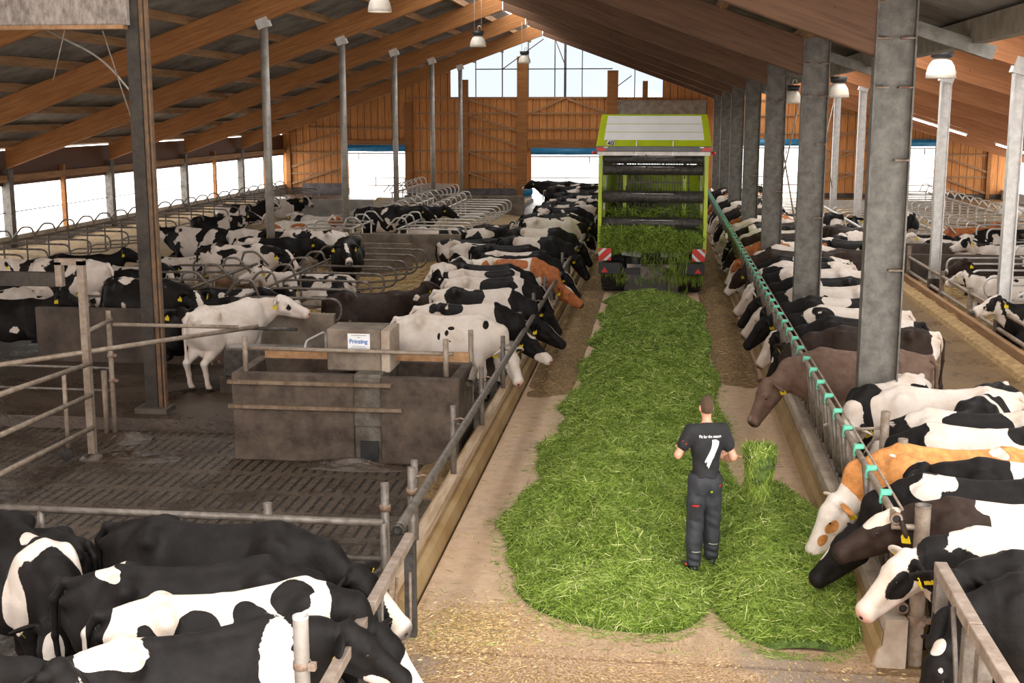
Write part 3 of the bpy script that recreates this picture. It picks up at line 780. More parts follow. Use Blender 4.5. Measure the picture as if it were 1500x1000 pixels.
# poles of the straw hall (square steel)
for i, (x, y) in enumerate([(7.3, 27.2), (7.3, 34.0), (7.3, 47.6), (7.3, 54.3)]):
    e = empty('steel_pole', (x, y, -0.1), 0, f'light grey steel pole standing in the straw bedding, {ORD[i]} of the row', 'pole', 'poles of the far hall')
    z1 = zh(x)+0.1
    b = MB(); b.b2(-0.12, 0.12, -0.008, 0.008, 0, z1); 
    for s in (-1, 1): b.b2(s*0.12-0.012, s*0.12+0.012, -0.11, 0.11, 0, z1)
    b.build('shaft', M['railbright'], e)
    b = MB(); b.box((0.02, 0, z1+0.02), (0.34, 0.26, 0.34), Matrix.Rotation(math.atan(0.305), 3, 'Y')); b.build('cap', M['railbright'], e)
    b = MB(); b.b2(-0.145, 0.145, -0.125, 0.125, 0, 0.55); b.build('muddy_foot', M['darkwall'], e)

# front left portal: dark column with a concrete-coloured panel
e = empty('steel_column', (-8.14, 18.95, -0.02), 0, 'dark steel column rising left of the white cow', 'column')
b = MB(); b.b2(-0.10, 0.10, -0.10, 0.10, 0, 7.4); b.build('shaft', M['columndark'], e)
b = MB(); b.b2(0.10, 0.16, -0.05, 0.05, 0, 7.4); b.b2(0.19, 0.22, -0.05, 0.05, 0, 7.4); b.build('guide_rail', mat('warm_steel_channel', (0.22, 0.12, 0.06), 0.6, 0.2, var=(0.10, 0.07, 0.05), scale=6), e)
b = MB(); b.b2(-0.26, 0.28, -0.2, 0.2, -0.02, 0.10); b.build('base_plate', M['darkwall'], e)
b = MB(); b.b2(-15.5, -8.15, 18.72, 18.82, 6.12, 7.6); pn = b.build('lintel_panel', mat('pale_weathered_panel', (0.17, 0.14, 0.12), 0.8, var=(0.40, 0.35, 0.31), scale=6, stretch=(2, 1, 0.8), bump=0.3))
tag(pn, 'weathered grey panel across the top left corner', 'panel')
b = MB(); b.b2(-15.5, -8.2, 18.66, 18.86, 6.06, 6.12); b.build('bottom_edge', M['purlin'], pn)
# thin bracing rods
def rod(pts, r, name, ma, label, cat='brace', group=None, n=6):
    b = MB(); b.tube(pts, r, n); return tag(b.build(name, ma), label, cat, group)
rod([gy(150, 45, 20.5), gy(196, 185, 20.5)], 0.012, 'brace_rod', M['railtan'], 'thin slanting rod left of the dark column', 'rod')
rod([gy(95, 42, 21), gy(78, 118, 21)], 0.012, 'brace_rod', M['railtan'], 'short thin rod hanging below the top left panel', 'rod')
rod(arc([gy(70, 45, 22), gy(150, 85, 22), gy(196, 140, 22)], 3, 10), 0.02, 'hose', M['pole'], 'curved grey hose below the top left roof', 'hose')
for (x0, y0, x1, y1, Y) in ((1132, 130, 1177, 400, 33.5), (1172, 145, 1144, 270, 36), (1226, 130, 1188, 300, 47), (1204, 190, 1219, 275, 50)):
    rod([gy(x0, y0, Y), gy(x1, y1, Y)], 0.022, 'brace_rod', M['railtan'], f'thin diagonal bracing rod between the columns, {"lower right" if x0 == 1204 else "crossing the light door" if x0 == 1172 else "running down to the cows" if x0 == 1132 else "beside the small lamp"}', 'rod')

b = MB(); b.b2(-22.6, -3.2, -9.2, -9.0, -0.5, 9.5); struct(b, 'wall_front_blocker', M['clad'], 'unseen timber wall added behind the viewpoint to darken the left front')  # added out of view to keep daylight off the left foreground
# left wall: posts, eave beam, low wall, cords
b = MB(); b.b2(WX-0.15, WX+0.05, 8, 73.6, -0.4, 0.55); struct(b, 'wall_left', M['palewall'], 'low concrete wall under the open left side')
b = MB(); b.b2(WX-0.05, WX+0.10, 8, 73.6, 2.42, 2.66); struct(b, 'trim_1', M['purlin'], 'timber eave beam over the open left side')
b = MB(); b.b2(WX-0.16, WX-0.08, 8, 73.6, 2.28, 3.5); struct(b, 'trim_2', M['clad'], 'timber fascia boards above the left opening')
LP = []
for i in range(8):
    y = 33.0+8.17*i
    for k, (yy, wd_, mm) in enumerate(((y, 0.30, 'column'), (y+4.1, 0.16, 'glulam'))):
        if yy > 72: continue
        b = MB(); b.b2(WX-wd_/2, WX+wd_/2, yy-wd_/2, yy+wd_/2, -0.1, 2.86)
        tag(b.build('wall_post', M[mm]), ('stout grey post' if k == 0 else 'slim timber post')+f' in the bright open left side, {ORD[min(i,7)]} of its kind', 'post', 'posts of the open left side')
for z in (1.35, 2.25):
    b = MB(); b.tube([(WX-0.1, 8, z), (WX-0.1, 73, z)], 0.02 if z < 2 else 0.012, 5); tag(b.build('guide_cord', M['darkmetal']), 'thin cord along the open left side, '+('mid height' if z < 2 else 'just under the eave'), 'cord')
b = MB(); b.b2(19.2, 19.4, 8, 73.6, -0.4, 0.5); struct(b, 'wall_right', M['palewall'], 'low wall under the open far side')
for i in range(8):
    y = 27.2+6.78*i
    if y > 73: continue
    b = MB(); b.b2(19.1, 19.35, y-0.14, y+0.14, -0.1, 2.05); tag(b.build('wall_post', M['railbright']), f'grey post in the open far side, {ORD[i]} of them', 'post', 'posts of the open far side')

# back wall
BW = 73.6
def topz(x):
    if x < 2.9: return (zl(x) if x < RX else zr(x))+DEP+0.25
    return zh(x)+DEP+0.2 if x > 3.9 else 6.9
doors = [(-18.64, -15.1, 2.9), (-7.6, -3.3, 2.75), (-2.6, 2.35, 4.3), (3.5, 8.0, 3.0), (12.2, 15.43, 3.05)]
GW = (-12.4, 0.0, 5.68)
def back_strip(x0, x1):
    """returns list of (zlow, top(x0), top(x1)) solid spans"""
    xm = (x0+x1)/2; spans = []
    zlo = -0.5
    for d in doors:
        if d[0] <= xm <= d[1]: zlo = d[2]
    if GW[0] <= xm <= GW[1]: spans.append((zlo, GW[2], GW[2]))
    else: spans.append((zlo, topz(x0), topz(x1)))
    return spans
cuts = sorted(set([WX-0.1, 19.4, 2.9, 3.9, RX, GW[0], GW[1], -7.9, 2.6]+[v for d in doors for v in d[:2]]))
bw, bc = MB(), MB()
for x0, x1 in zip(cuts[:-1], cuts[1:]):
    for zlo, ta, tb in back_strip(x0+1e-4, x1-1e-4):
        base = 0.37 if x1 <= -7.8 else 0.25
        if zlo < 0: bc.b2(x0, x1, BW-0.06, BW+0.14, -0.5, base); zlo = base
        bw.prism([(x0, zlo), (x1, zlo), (x1, tb), (x0, ta)], 'y', BW, BW+0.08)
struct(bw, 'wall_back', M['clad'], 'orange timber-clad gable wall at the far end')
struct(bc, 'wall_back_base', M['darkwall'], 'dark concrete base of the far gable wall')
# higher dark boards at the wall foot
b = MB(); b.b2(-21.5, -18.9, BW-0.12, BW-0.06, -0.3, 0.62); b.b2(-14.9, -7.9, BW-0.12, BW-0.06, -0.3, 0.38)
struct(b, 'trim_3', mat('scuffed_dark_board', (0.07, 0.058, 0.06), 0.6, var=(0.15, 0.13, 0.13), scale=2), 'scuffed dark splash boards at the foot of the gable wall')
# gable glazing
glass = bpy.data.materials.new('sky_dimming_glass'); glass.use_nodes = True; nt = glass.node_tree
for n_ in list(nt.nodes):
    if n_.type != 'OUTPUT_MATERIAL': nt.nodes.remove(n_)
tr = nt.nodes.new('ShaderNodeBsdfTransparent'); gl = nt.nodes.new('ShaderNodeBsdfGlossy'); gl.inputs['Roughness'].default_value = 0.05
tr.inputs[0].default_value = (0.42, 0.445, 0.475, 1)  # blue-grey tint put into the panes to dim the sky behind them
mx = nt.nodes.new('ShaderNodeMixShader'); mx.inputs[0].default_value = 0.04
nt.links.new(tr.outputs[0], mx.inputs[1]); nt.links.new(gl.outputs[0], mx.inputs[2]); nt.links.new(mx.outputs[0], nt.nodes['Material Output'].inputs[0])
M['glass'] = glass
b = MB(); T = lambda x: (zl(x) if x < RX else zr(x))+DEP+0.2
b.prism([(GW[0], GW[2]), (GW[1], GW[2]), (GW[1], T(GW[1])), (RX, T(RX)), (GW[0], T(GW[0]))], 'y', BW+0.03, BW+0.04)
struct(b, 'window_1', glass, 'tall gable window under the ridge')
wl = bpy.data.objects['window_1']
b = MB()
for x, t in ((-10.89, .05), (-9.32, .06), (-7.79, .05), (-6.24, .06), (-5.64, .14), (-4.65, .05), (-1.61, .05)): b.b2(x-t/2, x+t/2, BW-0.04, BW+0.04, GW[2], T(x)-0.1)
b.b2(-10.9, -2.9, BW-0.04, BW+0.04, 7.27, 7.33)
for a, c in (((-9.3, 7.3), (-6.9, 9.0)), ((-6.2, 8.9), (-5.6, 7.4)), ((-2.6, 6.3), (-1.8, 6.9))): b.bar((a[0], BW-0.05, a[1]), (c[0], BW-0.05, c[1]), 0.04, 0.05)
b.build('window_frame', M['darkmetal'], wl)
# posts, rails and diagonals on the gable wall
wr = MB()
for x, t, z0, z1 in ((-22.3, .25, 0, 2.9), (-18.75, .18, 0, 4.1), (-14.95, .40, .3, 5.4), (-11.5, .34, .3, 6.7), (-8.13, .62, -.1, 8.0), (-2.87, .62, 2.9, 7.2), (-1.0, .3, 4.9, 6.6), (3.3, .3, 0, 5), (8.3, .25, 0, 5.8), (11.9, .25, 0, 4.8), (15.6, .2, 0, 3.7), (18.4, .2, 0, 2.9)):
    wr.b2(x-t/2, x+t/2, BW-0.22, BW, z0, z1)
wr.b2(-18.64, -15.1, BW-0.2, BW, 2.95, 3.2); wr.b2(-7.8, -3.0, BW-0.25, BW, 2.75, 3.25)
struct(wr, 'trim_4', M['glulam'], 'glued timber posts and door heads on the gable wall')
wr = MB()
for z in (5.66, 4.76, 3.89): wr.b2(-21.0 if z < 4 else -15 , -2.9, BW-0.12, BW-0.02, z-0.05, z+0.05)
for z in (2.59, 1.35): wr.b2(-14.8, -8.3, BW-0.12, BW-0.02, z-0.05, z+0.05); wr.b2(-22.2, -18.7, BW-0.12, BW-0.02, z-0.2, z-0.1); wr.b2(15.7, 18.4, BW-0.12, BW-0.02, z-0.2, z-0.1); wr.b2(8.4, 11.8, BW-0.12, BW-0.02, z, z+0.1)
for z in (3.6, 4.6, 5.5): wr.b2(3.9, 11.8, BW-0.12, BW-0.02, z, z+0.1)
def dg(x0, z0, x1, z1): wr.bar((x0, BW-0.14, z0), (x1, BW-0.14, z1), 0.06, 0.11)
for z in (5.6, 4.7, 3.85, 2.55, 1.3): dg(-11.4, z, -8.4, z-0.95)
dg(-7.7, 4.76, -5.7, 5.62); dg(-5.5, 5.6, -3.2, 4.8)
for z in (0.6, 1.6, 2.7): dg(-22.1, z, -18.9, z+1.0)
for z in (0.6, 1.8, 3.0, 4.3): dg(8.4, z, 11.8, z+1.0)
for z in (2.2, 1.0): dg(15.7, z+0.2, 18.3, z-0.7)
struct(wr, 'trim_5', M['purlin'], 'horizontal rails and diagonal braces on the gable wall')
for k, (x0, x1, z) in enumerate(((-18.64, -15.1, 2.9), (-7.6, -3.3, 2.75), (3.5, 8.0, 3.3), (12.2, 15.43, 3.3))):
    e = empty('roller_curtain', ((x0+x1)/2, BW-0.35, z), 0, ['blue rolled-up door curtain over the far left doorway', 'blue rolled-up door curtain left of the trailer', 'blue rolled-up door curtain seen between the columns', 'blue rolled-up door curtain right of the nearest column'][k], 'door curtain')
    w_ = x1-x0
    b = MB(); b.lathe([(0.0001, -w_/2), (0.17, -w_/2), (0.19, 0), (0.17, w_/2), (0.0001, w_/2)], (0, 0, -0.2), 14, 'x'); b.b2(-w_/2, w_/2, 0.0, 0.05, -0.35, 0.02); b.build('rolled_sheet', M['bluesheet'], e)
    b = MB(); b.b2(-w_/2, w_/2, -0.05, 0.03, -0.52, -0.44); b.build('bottom_bar', M['railbright'], e)
    for s in (-0.3, 0.3):
        b = MB(); b.b2(s*w_-0.03, s*w_+0.03, -0.03, 0.02, -0.85, -0.5); b.build('strap', M['darkmetal'], e)
b = MB(); b.b2(-2.55, 2.5, BW-0.5, BW-0.02, 4.3, 5.45); ds = b.build('sliding_door_header', mat('weathered_zinc', (0.20, 0.16, 0.13), 0.6, 0.2, var=(0.36, 0.31, 0.27), scale=3)); tag(ds, 'weathered header panel of the big door above the trailer', 'door header')
b = MB(); b.b2(-2.6, 2.55, BW-0.56, BW-0.28, 5.45, 5.52); b.build('guide_track', M['railtan'], ds)
# field gates in the doorways
def wall_gate(x0, x1, zs, y, label, n=3):
    e = empty('field_gate', ((x0+x1)/2, y, 0), 0, label, 'gate'); w_ = x1-x0
    for z in zs:
        b = MB(); b.tube([(-w_/2, 0, z), (w_/2, 0, z)], 0.03, 6); b.build('rail', M['railtan'], e)
    for k in range(n):
        b = MB(); x = -w_/2+w_*k/(n-1); b.tube([(x, 0, zs[0]-0.1), (x, 0, zs[-1])], 0.03, 6); b.build('upright', M['railtan'], e)
wall_gate(-18.6, -15.1, (0.55, 1.0), BW-0.6, 'tube gate across the far left doorway')
wall_gate(-7.6, -3.4, (0.5, 1.05), BW-0.6, 'tube gate across the doorway left of the trailer')
wall_gate(11.2, 15.4, (-0.2, 0.25, 0.75, 1.2), BW-0.8, 'tube gate across the bright doorway right of the nearest column')
wall_gate(3.5, 8.0, (0.3, 0.75, 1.2), BW-0.8, 'tube gate across the bright doorway between the columns')
b = MB(); b.lathe([(0.0001, -0.1), (0.30, -0.08), (0.32, 0.0), (0.2, 0.06), (0.0001, 0.02)], (-7.75, BW-0.6, 0.25), 18, 'y'); tag(b.build('winch_wheel', M['bluesheet']), 'small blue fan wheel on the gable wall post', 'wheel')

# ------------------------------------------------------------------ kerbs, feed rail, headlocks
b = MB(); b.prism([(1.96, 0), (1.99, 0.13), (2.03, 0.18), (2.05, 0.42), (2.24, 0.42), (2.24, -0.1), (1.96, -0.1)], 'y', 10.6, 73)
rk = struct(b, 'kerb_right', M['kerb'], 'concrete feed kerb under the headlocks', None, 0.008)
b = MB(); b.prism([(1.945, 0.0), (1.975, 0.13), (2.02, 0.19), (2.02, 0.30), (2.032, 0.30), (2.01, 0.0)], 'y', 10.62, 73); struct(b, 'coating', M['kerbside'], None, rk)
b = MB(); b.prism([(-2.33, 0), (-2.36, 0.17), (-2.42, 0.20), (-2.66, 0.20), (-2.66, -0.2), (-2.33, -0.2)], 'y', 11.1, 73)
lk = struct(b, 'kerb_left', M['kerbside'], 'smooth tan feed kerb along the left rail')
for i in range(16):
    y = 11.1+3.9*i
    b = MB(); b.b2(-2.58, -2.46, y+0.01, y+3.88, 0.20, 0.30); b.build('plank', mat('weathered_plank', (0.36, 0.24, 0.14), 0.8, var=(0.54, 0.41, 0.29), scale=3, stretch=(4, 0.4, 4), bump=0.3), lk)
e = empty('feed_rail', (-2.36, 10.85, 0), 0, 'long grey tube rail on posts in front of the left feeding cows', 'rail')
b = MB(); b.tube([(0, 0, 0.98), (0, 55.5, 0.98)], 0.048, 12, False); b.build('tube', M['rail'], e)
b = MB(); b.lathe([(0.048, -0.02), (0.052, -0.02), (0.052, 0.05), (0.048, 0.05), (0.04, 0.0), (0.04, 0.3), (0.0001, 0.3)], (0, 0, 0.98), 12, 'y'); b.build('open_end', M['darkmetal'], e)
for i in range(22):
    y = 1.65+2.5*i
    b = MB(); b.tube([(-0.17, y, 0.18), (-0.17, y, 1.18)], 0.038, 10); p = b.build('post', M['rail'], e)
    b = MB(); b.tube([(-0.22, y-0.01, 0.98), (-0.07, y-0.05, 1.04), (0.055, y-0.01, 0.98), (-0.07, y+0.03, 0.93), (-0.22, y, 0.98)], 0.012, 6); b.build('clamp', M['rust'], p)

e = empty('headlock_barrier', (2.16, 10.7, 0), 0, 'row of self-locking feed headlocks with green clips on the right kerb', 'feed barrier')
def rx(z): return -0.12*(z-0.85)
zb_, zt_ = 0.50, 1.32
b = MB(); b.tube([(rx(zt_), 0, zt_), (rx(zt_), 62, zt_)], 0.034, 10, False); b.build('top_rail', M['railtan'], e)
b = MB(); b.tube([(rx(zt_)+0.07, 0.1, zt_+0.05), (rx(zt_)+0.07, 62, zt_+0.05)], 0.012, 6); b.build('locking_rod', M['railtan'], e)
b = MB(); b.tube([(rx(zb_), 0, zb_), (rx(zb_), 62, zb_)], 0.036, 10, False); b.build('bottom_rail', M['rail'], e)
for z in (zt_, zb_):
    b = MB(); b.lathe([(0.036, 0.0), (0.055, 0.0), (0.055, 0.04), (0.036, 0.04)], (rx(z), -0.02, z), 12, 'y'); b.build('rail_collar', M['rust'], e)
    b = MB(); b.lathe([(0.0001, 0.02), (0.03, 0.02)], (rx(z), -0.02, z), 12, 'y'); b.build('rail_bore', M['black'], e)
for i in range(76):
    y = 0.15+0.8*i
    near = i < 30
    b = MB(); b.tube([(rx(zb_), y, zb_), (rx(zt_), y+0.02, zt_)], 0.026, 8 if near else 5); fx = b.build('fixed_bar', M['rail'], e)
    b = MB(); b.tube([(rx(zb_), y+0.22, zb_), (rx(zt_), y+0.20, zt_)], 0.022, 8 if near else 5); b.build('inner_bar', M['railtan'], fx)
    b = MB(); b.tube([(rx(zb_), y+0.60, zb_), (rx(0.8), y+0.50, 0.8), (rx(zt_), y+0.46, zt_)], 0.024, 8 if near else 5); mv = b.build('moving_bar', M['rail'], e)
    b = MB(); b.box((rx(zt_)+0.01, y+0.44, zt_+0.055), (0.10, 0.07, 0.045)); b.box((rx(zt_)-0.03, y+0.44, zt_+0.0), (0.03, 0.05, 0.10)); b.build('green_clip', M['greenclip'], mv, 0.006 if near else 0)
e = empty('end_post', (2.33, 10.72, -0.03), 0, 'thick round steel post with an open top at the near end of the headlocks', 'post')
b = MB(); b.tube([(0, 0, 0), (0, 0, 1.47)], 0.068, 18, False); b.build('tube', M['railtan'], e)
b = MB(); b.lathe([(0.058, -0.06), (0.058, 0.0), (0.07, 0.0), (0.07, -0.02)], (0, 0, 1.475), 18); b.lathe([(0.0001, 0), (0.06, 0)], (0, 0, 1.40), 18); b.build('rim', M['rail'], e)
for z in (0.42, 0.72):
    b = MB(); b.lathe([(0.068, -0.045), (0.084, -0.045), (0.084, 0.045), (0.068, 0.045)], (0, 0, z), 18); b.box((-0.10, -0.02, z), (0.06, 0.05, 0.05)); b.box((0.10, -0.02, z), (0.06, 0.05, 0.05)); b.build('clamp', M['rust'], e)
b = MB(); b.tube([(0, 0, 1.27), (-0.26, 0, 1.27)], 0.027, 10); b.build('stub_rail', M['railtan'], e)
for (yy, xx) in ((13.9, 2.55), (12.7, 2.52)):
    e2 = empty('side_post', (xx, yy, -0.03), 0, 'small capped post behind the headlocks, '+('nearer' if yy < 13 else 'farther')+' of the two', 'post')
    b = MB(); b.tube([(0, 0, 0), (0, 0, 1.55)], 0.05, 12); b.build('tube', M['railtan'], e2)
    b = MB(); b.tube([(0, 0, 1.36), (-0.38, 0, 1.33)], 0.018, 8); b.build('arm', M['railtan'], e2)
rod([(2.57, 23.9, 0.93), (2.57, 38.8, 0.93)], 0.062, 'neck_rail', M['railtan'], 'thick tan tube rail running between the columns above the cows', 'rail', None, 12)
rod([(2.57, 44, 0.98), (2.57, 64, 0.98)], 0.062, 'neck_rail', M['railbright'], 'pale tube rail between the farthest columns', 'rail', None, 12)

# near barriers of box section, left and right
def box_barrier(pts, name, label, posts, w_=0.085, zb=-0.2):
    e = empty(name, (pts[0].x, pts[0].y, 0), 0, label, 'barrier'); o = Vector((pts[0].x, pts[0].y, 0))
    for a, c in zip(pts[:-1], pts[1:]):
        d = (c-a).normalized()*0.012
        b = MB(); b.bar(a-o+d, c-o-d, w_, w_); b.build('top_rail', mat('brown_box_steel', (0.20, 0.145, 0.11), 0.6, 0.2, var=(0.34, 0.27, 0.22), scale=7, bump=0.2), e, 0.006)
    for p in posts:
        b = MB(); b.b2(p.x-o.x-0.05, p.x-o.x+0.05, p.y-o.y-0.05, p.y-o.y+0.05, zb, p.z-w_/2); b.build('post', M['darkmetal'] if zb < -0.1 else M['rail'], e, 0.005)
    return e, o
A, B_, C_ = Vector((-2.22, 10.72, 0.97)), Vector((-2.20, 9.05, 0.97)), Vector((-2.17, 7.0, 0.97))
e, o = box_barrier([A, B_, C_], 'barrier', 'brown box-steel barrier running out of the bottom left foreground', [A+Vector((0, .0, 0)), B_+Vector((0, 0.1, 0)), B_+Vector((-0.02, -0.14, 0)), C_+Vector((0, 0.3, 0))])
b = MB(); b.tube(arc([B_-o+Vector((0.02, 0.9, -0.1)), B_-o+Vector((0.03, 0.6, -0.7)), B_-o+Vector((0.05, 1.3, -0.8)), B_-o+Vector((0.0, 1.55, -0.3))], 0.2), 0.014, 6); b.build('chain', M['rust'], e)
b = MB(); b.tube([B_-o+Vector((0.03, 0.28, -0.02)), B_-o+Vector((0.03, 0.20, -0.55))], 0.018, 6); b.build('latch_bar', M['rail'], e)
A, B_, C_ = Vector((2.20, 9.42, 1.36)), Vector((2.18, 8.22, 1.36)), Vector((2.18, 6.6, 1.36))
e, o = box_barrier([A, B_, C_], 'barrier', 'brown box-steel barrier running out of the bottom right corner', [A+Vector((0.02, 0, 0)), B_+Vector((0.0, 0.12, 0)), B_+Vector((0, -0.25, 0))], 0.095, -0.03)
b = MB(); b.tube([B_-o+Vector((-0.06, 0.4, 0.0)), B_-o+Vector((-0.06, 0.15, -0.5)), B_-o+Vector((-0.06, 0.12, -0.9))], 0.018, 6); b.build('latch_bar', M['rail'], e)
_pp = gp(440, 900, 1.55); e = empty('end_post', (_pp.x, _pp.y, -0.2), 0, 'round steel tube post with an open top among the bottom left cows', 'post')
b = MB(); b.tube([(0, 0, 0), (0, 0, 1.74)], 0.052, 16, False); b.build('tube', M['pole'], e)
b = MB(); b.lathe([(0.046, -0.06), (0.046, 0.0), (0.054, 0.0), (0.054, -0.02)], (0, 0, 1.745), 16); b.lathe([(0.0001, 0), (0.048, 0)], (0, 0, 1.68), 16); b.build('rim', M['railbright'], e)
b = MB(); b.lathe([(0.052, -0.025), (0.060, -0.025), (0.060, 0.025), (0.052, 0.025)], (0, 0, 1.40), 16); b.box((0.075, -0.02, 1.40), (0.05, 0.05, 0.05)); b.build('clamp', M['rust'], e)

# pen gate across the lower left
e = empty('pen_gate', (-2.55, 11.1, 0), 0, 'grey tube gate lying across the slatted pen behind the black cows', 'gate')
for z, x0 in ((0.96, -5.8), (0.60, -3.45), (0.16, -4.4)):
    b = MB(); b.tube([(0, 0, z), (x0, 0, z)], 0.036 if z > .9 else 0.03, 10); b.build('rail', M['rail'], e)
for x in (0.0, -3.45):
    b = MB(); b.tube([(x, 0, 0.16 if x == 0 else 0.6), (x, 0, 0.96)], 0.036, 10); b.build('upright', M['rail'], e)
b = MB(); b.tube([(-3.45, 0, 0.60), (-0.0, 0, 0.60)], 0.03, 10); b.build('rail', M['rail'], e)
for (x, y, z1, nm) in ((-2.66, 11.65, 1.18, 'upright tube post with clamp where the pen gate closes'), (-2.46, 12.0, 1.25, 'dark upright post behind the end of the feed rail'), (-3.72, 11.2, 1.08, 'short post stub at the middle of the pen gate')):
    b = MB(); b.tube([(x, y, -0.2), (x, y, z1)], 0.042, 12); p = tag(b.build('gate_post', M['rail']), nm, 'post')
    b = MB(); b.lathe([(0.042, -0.03), (0.058, -0.03), (0.058, 0.03), (0.042, 0.03)], (x, y, z1-0.25), 12); b.build('clamp', M['rust'], p)

# swing gate at the left, with wheel
e = empty('swing_gate', (-8.35, 16.75, -0.2), 0, 'tan tube swing gate with a small wheel on the left pen floor', 'gate')
O = Vector((-8.35, 16.75, -0.2))
for (p0, p1, Y0, Y1) in (((-60, 598), (133, 532), 13.2, 16.75), ((-60, 664), (134, 578), 13.2, 16.75), ((-60, 724), (136, 626), 13.2, 16.75)):
    b = MB(); b.tube([gy(p0[0], p0[1], Y0)-O, gy(p1[0], p1[1], Y1)-O], 0.035, 10); b.build('rail', M['railtan'], e)
b = MB(); a = gy(93, 545, 16.2)-O; c = gy(100, 655, 16.2)-O; b.tube([a, c], 0.032, 8); b.build('upright', M['railtan'], e)
b = MB(); c = gy(97, 664, 16.2)-O; b.lathe([(0.0001, -0.03), (0.10, -0.03), (0.105, 0), (0.10, 0.03), (0.0001, 0.03)], c, 16, 'y'); b.build('wheel', M['rubber'], e)
e = empty('gate_post', (-8.2, 16.8, -0.2), 0, 'tall square steel post with an angled arm at the left', 'post')
b = MB(); b.b2(-0.05, 0.05, -0.05, 0.05, 0, 2.92); b.build('shaft', M['railtan'], e)
b = MB(); b.b2(-0.38, 0.05, -0.05, 0.05, 2.86, 2.95); b.b2(-0.38, -0.28, -0.05, 0.05, 2.55, 2.9); b.build('bracket', M['railtan'], e)
b = MB(); b.b2(-4.2, -0.38, -0.06, 0.06, 2.55, 2.75); b.build('cross_arm', M['columndark'], e)
b = MB(); b.lathe([(0.0001, 0), (0.20, 0.0), (0.12, 0.06), (0.05, 0.09)], (0, 0, 0.0), 14); b.build('dung_collar', M['wetalley'], e)
e = empty('gate_post', (-8.42, 18.05, -0.2), 0, 'slim round post standing in the pen left of the dark column', 'post')
b = MB(); b.tube([(0, 0, 0), (0.0, 0, 2.0)], 0.04, 10); b.build('shaft', M['railtan'], e)
for z in (0.9, 1.3):
    b = MB(); b.lathe([(0.04, -0.03), (0.055, -0.03), (0.055, 0.03), (0.04, 0.03)], (0, 0, z), 10); b.box((0.07, 0, z), (0.05, 0.04, 0.04)); b.build('clamp', M['rust'], e)
def prail(a, c, r, label, name='rail'):
    return rod([a, c], r, name, M['railtan'], label, 'rail', None, 10)
prail(gy(-40, 540, 15.6), gy(378, 478, 19.0), 0.036, 'long sloping tan rail crossing in front of the white cow')
prail(gy(165, 475, 18.05), gy(350, 479, 18.6), 0.030, 'short level tan rail in front of the white cow')
prail(gy(128, 485, 16.9), gy(163, 468, 18.05), 0.032, 'short tan rail linking the square post to the slim post')
for k, z in enumerate((0.62, 0.25)):
    rod([(-14, 18.9, z+0.12), (-8.75, 18.75, z+0.12)], 0.022, 'low_rail', M['rail'], ['upper', 'lower'][k]+' thin rail across the wet alley at far left', 'rail')
rod([(-8.62, 18.2, -0.2), (-8.62, 18.2, 0.82)], 0.045, 'stub_post', M['railtan'], 'short stub post beside the swing gate', 'post', None, 10)

# ------------------------------------------------------------------ troughs and partition walls in the pen
b = MB()
b.b2(-6.12, -4.32, 17.0, 17.15, -0.2, 1.10); b.b2(-6.12, -5.97, 17.15, 18.15, -0.2, 1.10); b.b2(-6.12, -4.32, 18.15, 18.3, -0.2, 1.10); b.b2(-5.97, -4.32, 17.15, 18.15, -0.2, 0.75)
b.b2(-3.92, -2.78, 17.0, 17.15, -0.2, 1.08); b.b2(-2.93, -2.78, 17.15, 18.15, -0.2, 1.08); b.b2(-3.92, -2.78, 18.15, 18.3, -0.2, 1.08); b.b2(-3.92, -2.93, 17.15, 18.15, -0.2, 0.75)
tr_ = b.build('water_trough', M['trough'], None, 0.015); tag(tr_, 'double dung-stained concrete water trough in front of the pen', 'trough')
b = MB(); b.b2(-4.32, -3.92, 17.09, 18.3, -0.2, 1.10); b.b2(-4.32, -3.92, 17.05, 17.09, 0.35, 1.05); b.build('middle_block', mat('rusty_trough_block', (0.075, 0.055, 0.040), 0.8, var=(0.16, 0.145, 0.12), scale=5, bump=0.4), tr_)
b = MB(); b.b2(-4.24, -3.98, 17.04, 17.09, -0.2, 0.12); b.build('drain_hole', M['black'], tr_)
for x0, x1 in ((-5.97, -4.32), (-3.92, -2.93)):
    b = MB(); b.b2(x0, x1, 17.15, 18.15, 0.75, 0.86); b.build('water', M['water'], tr_)
for z, x1 in ((0.98, -3.75), (0.62, -3.60)):
    b = MB(); b.b2(-6.16, x1, 16.93, 17.0, z-0.03, z+0.02); b.build('guard_rail', mat('dung_rail', (0.12, 0.075, 0.045), 0.8, var=(0.22, 0.16, 0.11), scale=8, bump=0.3), tr_)
e = empty('control_box', (-4.32, 17.62, 1.08), 0, 'concrete box with a white sign standing on the middle of the trough', 'box')
b = MB(); b.b2(-0.48, 0.34, -0.22, 0.42, 0.0, 0.62); b.build('housing', M['concrete'], e, 0.02)
b = MB(); b.b2(0.34, 0.47, -0.26, 0.42, -0.0, 0.62); b.build('edge_post', M['kerb'], e, 0.01)
b = MB(); b.b2(-0.16, 0.17, -0.232, -0.222, 0.30, 0.56); sg = b.build('sign', M['signwhite'], e)
MT = Matrix.Translation((0.0, -0.236, 0.445))@Matrix.Rotation(R(90), 4, 'X')
text_mesh('Prinzing', 0.085, M['signblue'], 'lettering', sg, MT, 0.001, 0.002)
for k, (z, w2) in enumerate(((0.535, 0.22), (0.505, 0.05), (0.375, 0.20), (0.35, 0.24), (0.33, 0.12))):
    b = MB(); b.b2(-w2/2+0.005, w2/2+0.005, -0.234, -0.232, z-0.004, z+0.004); b.build('small_print', M['pole'] if k else M['railtan'], sg)
rod([(-6.02, 17.25, 1.42), (-2.9, 17.25, 1.40)], 0.03, 'trough_rail', M['railtan'], 'long tube rail over the front of the trough', 'rail', None, 10)
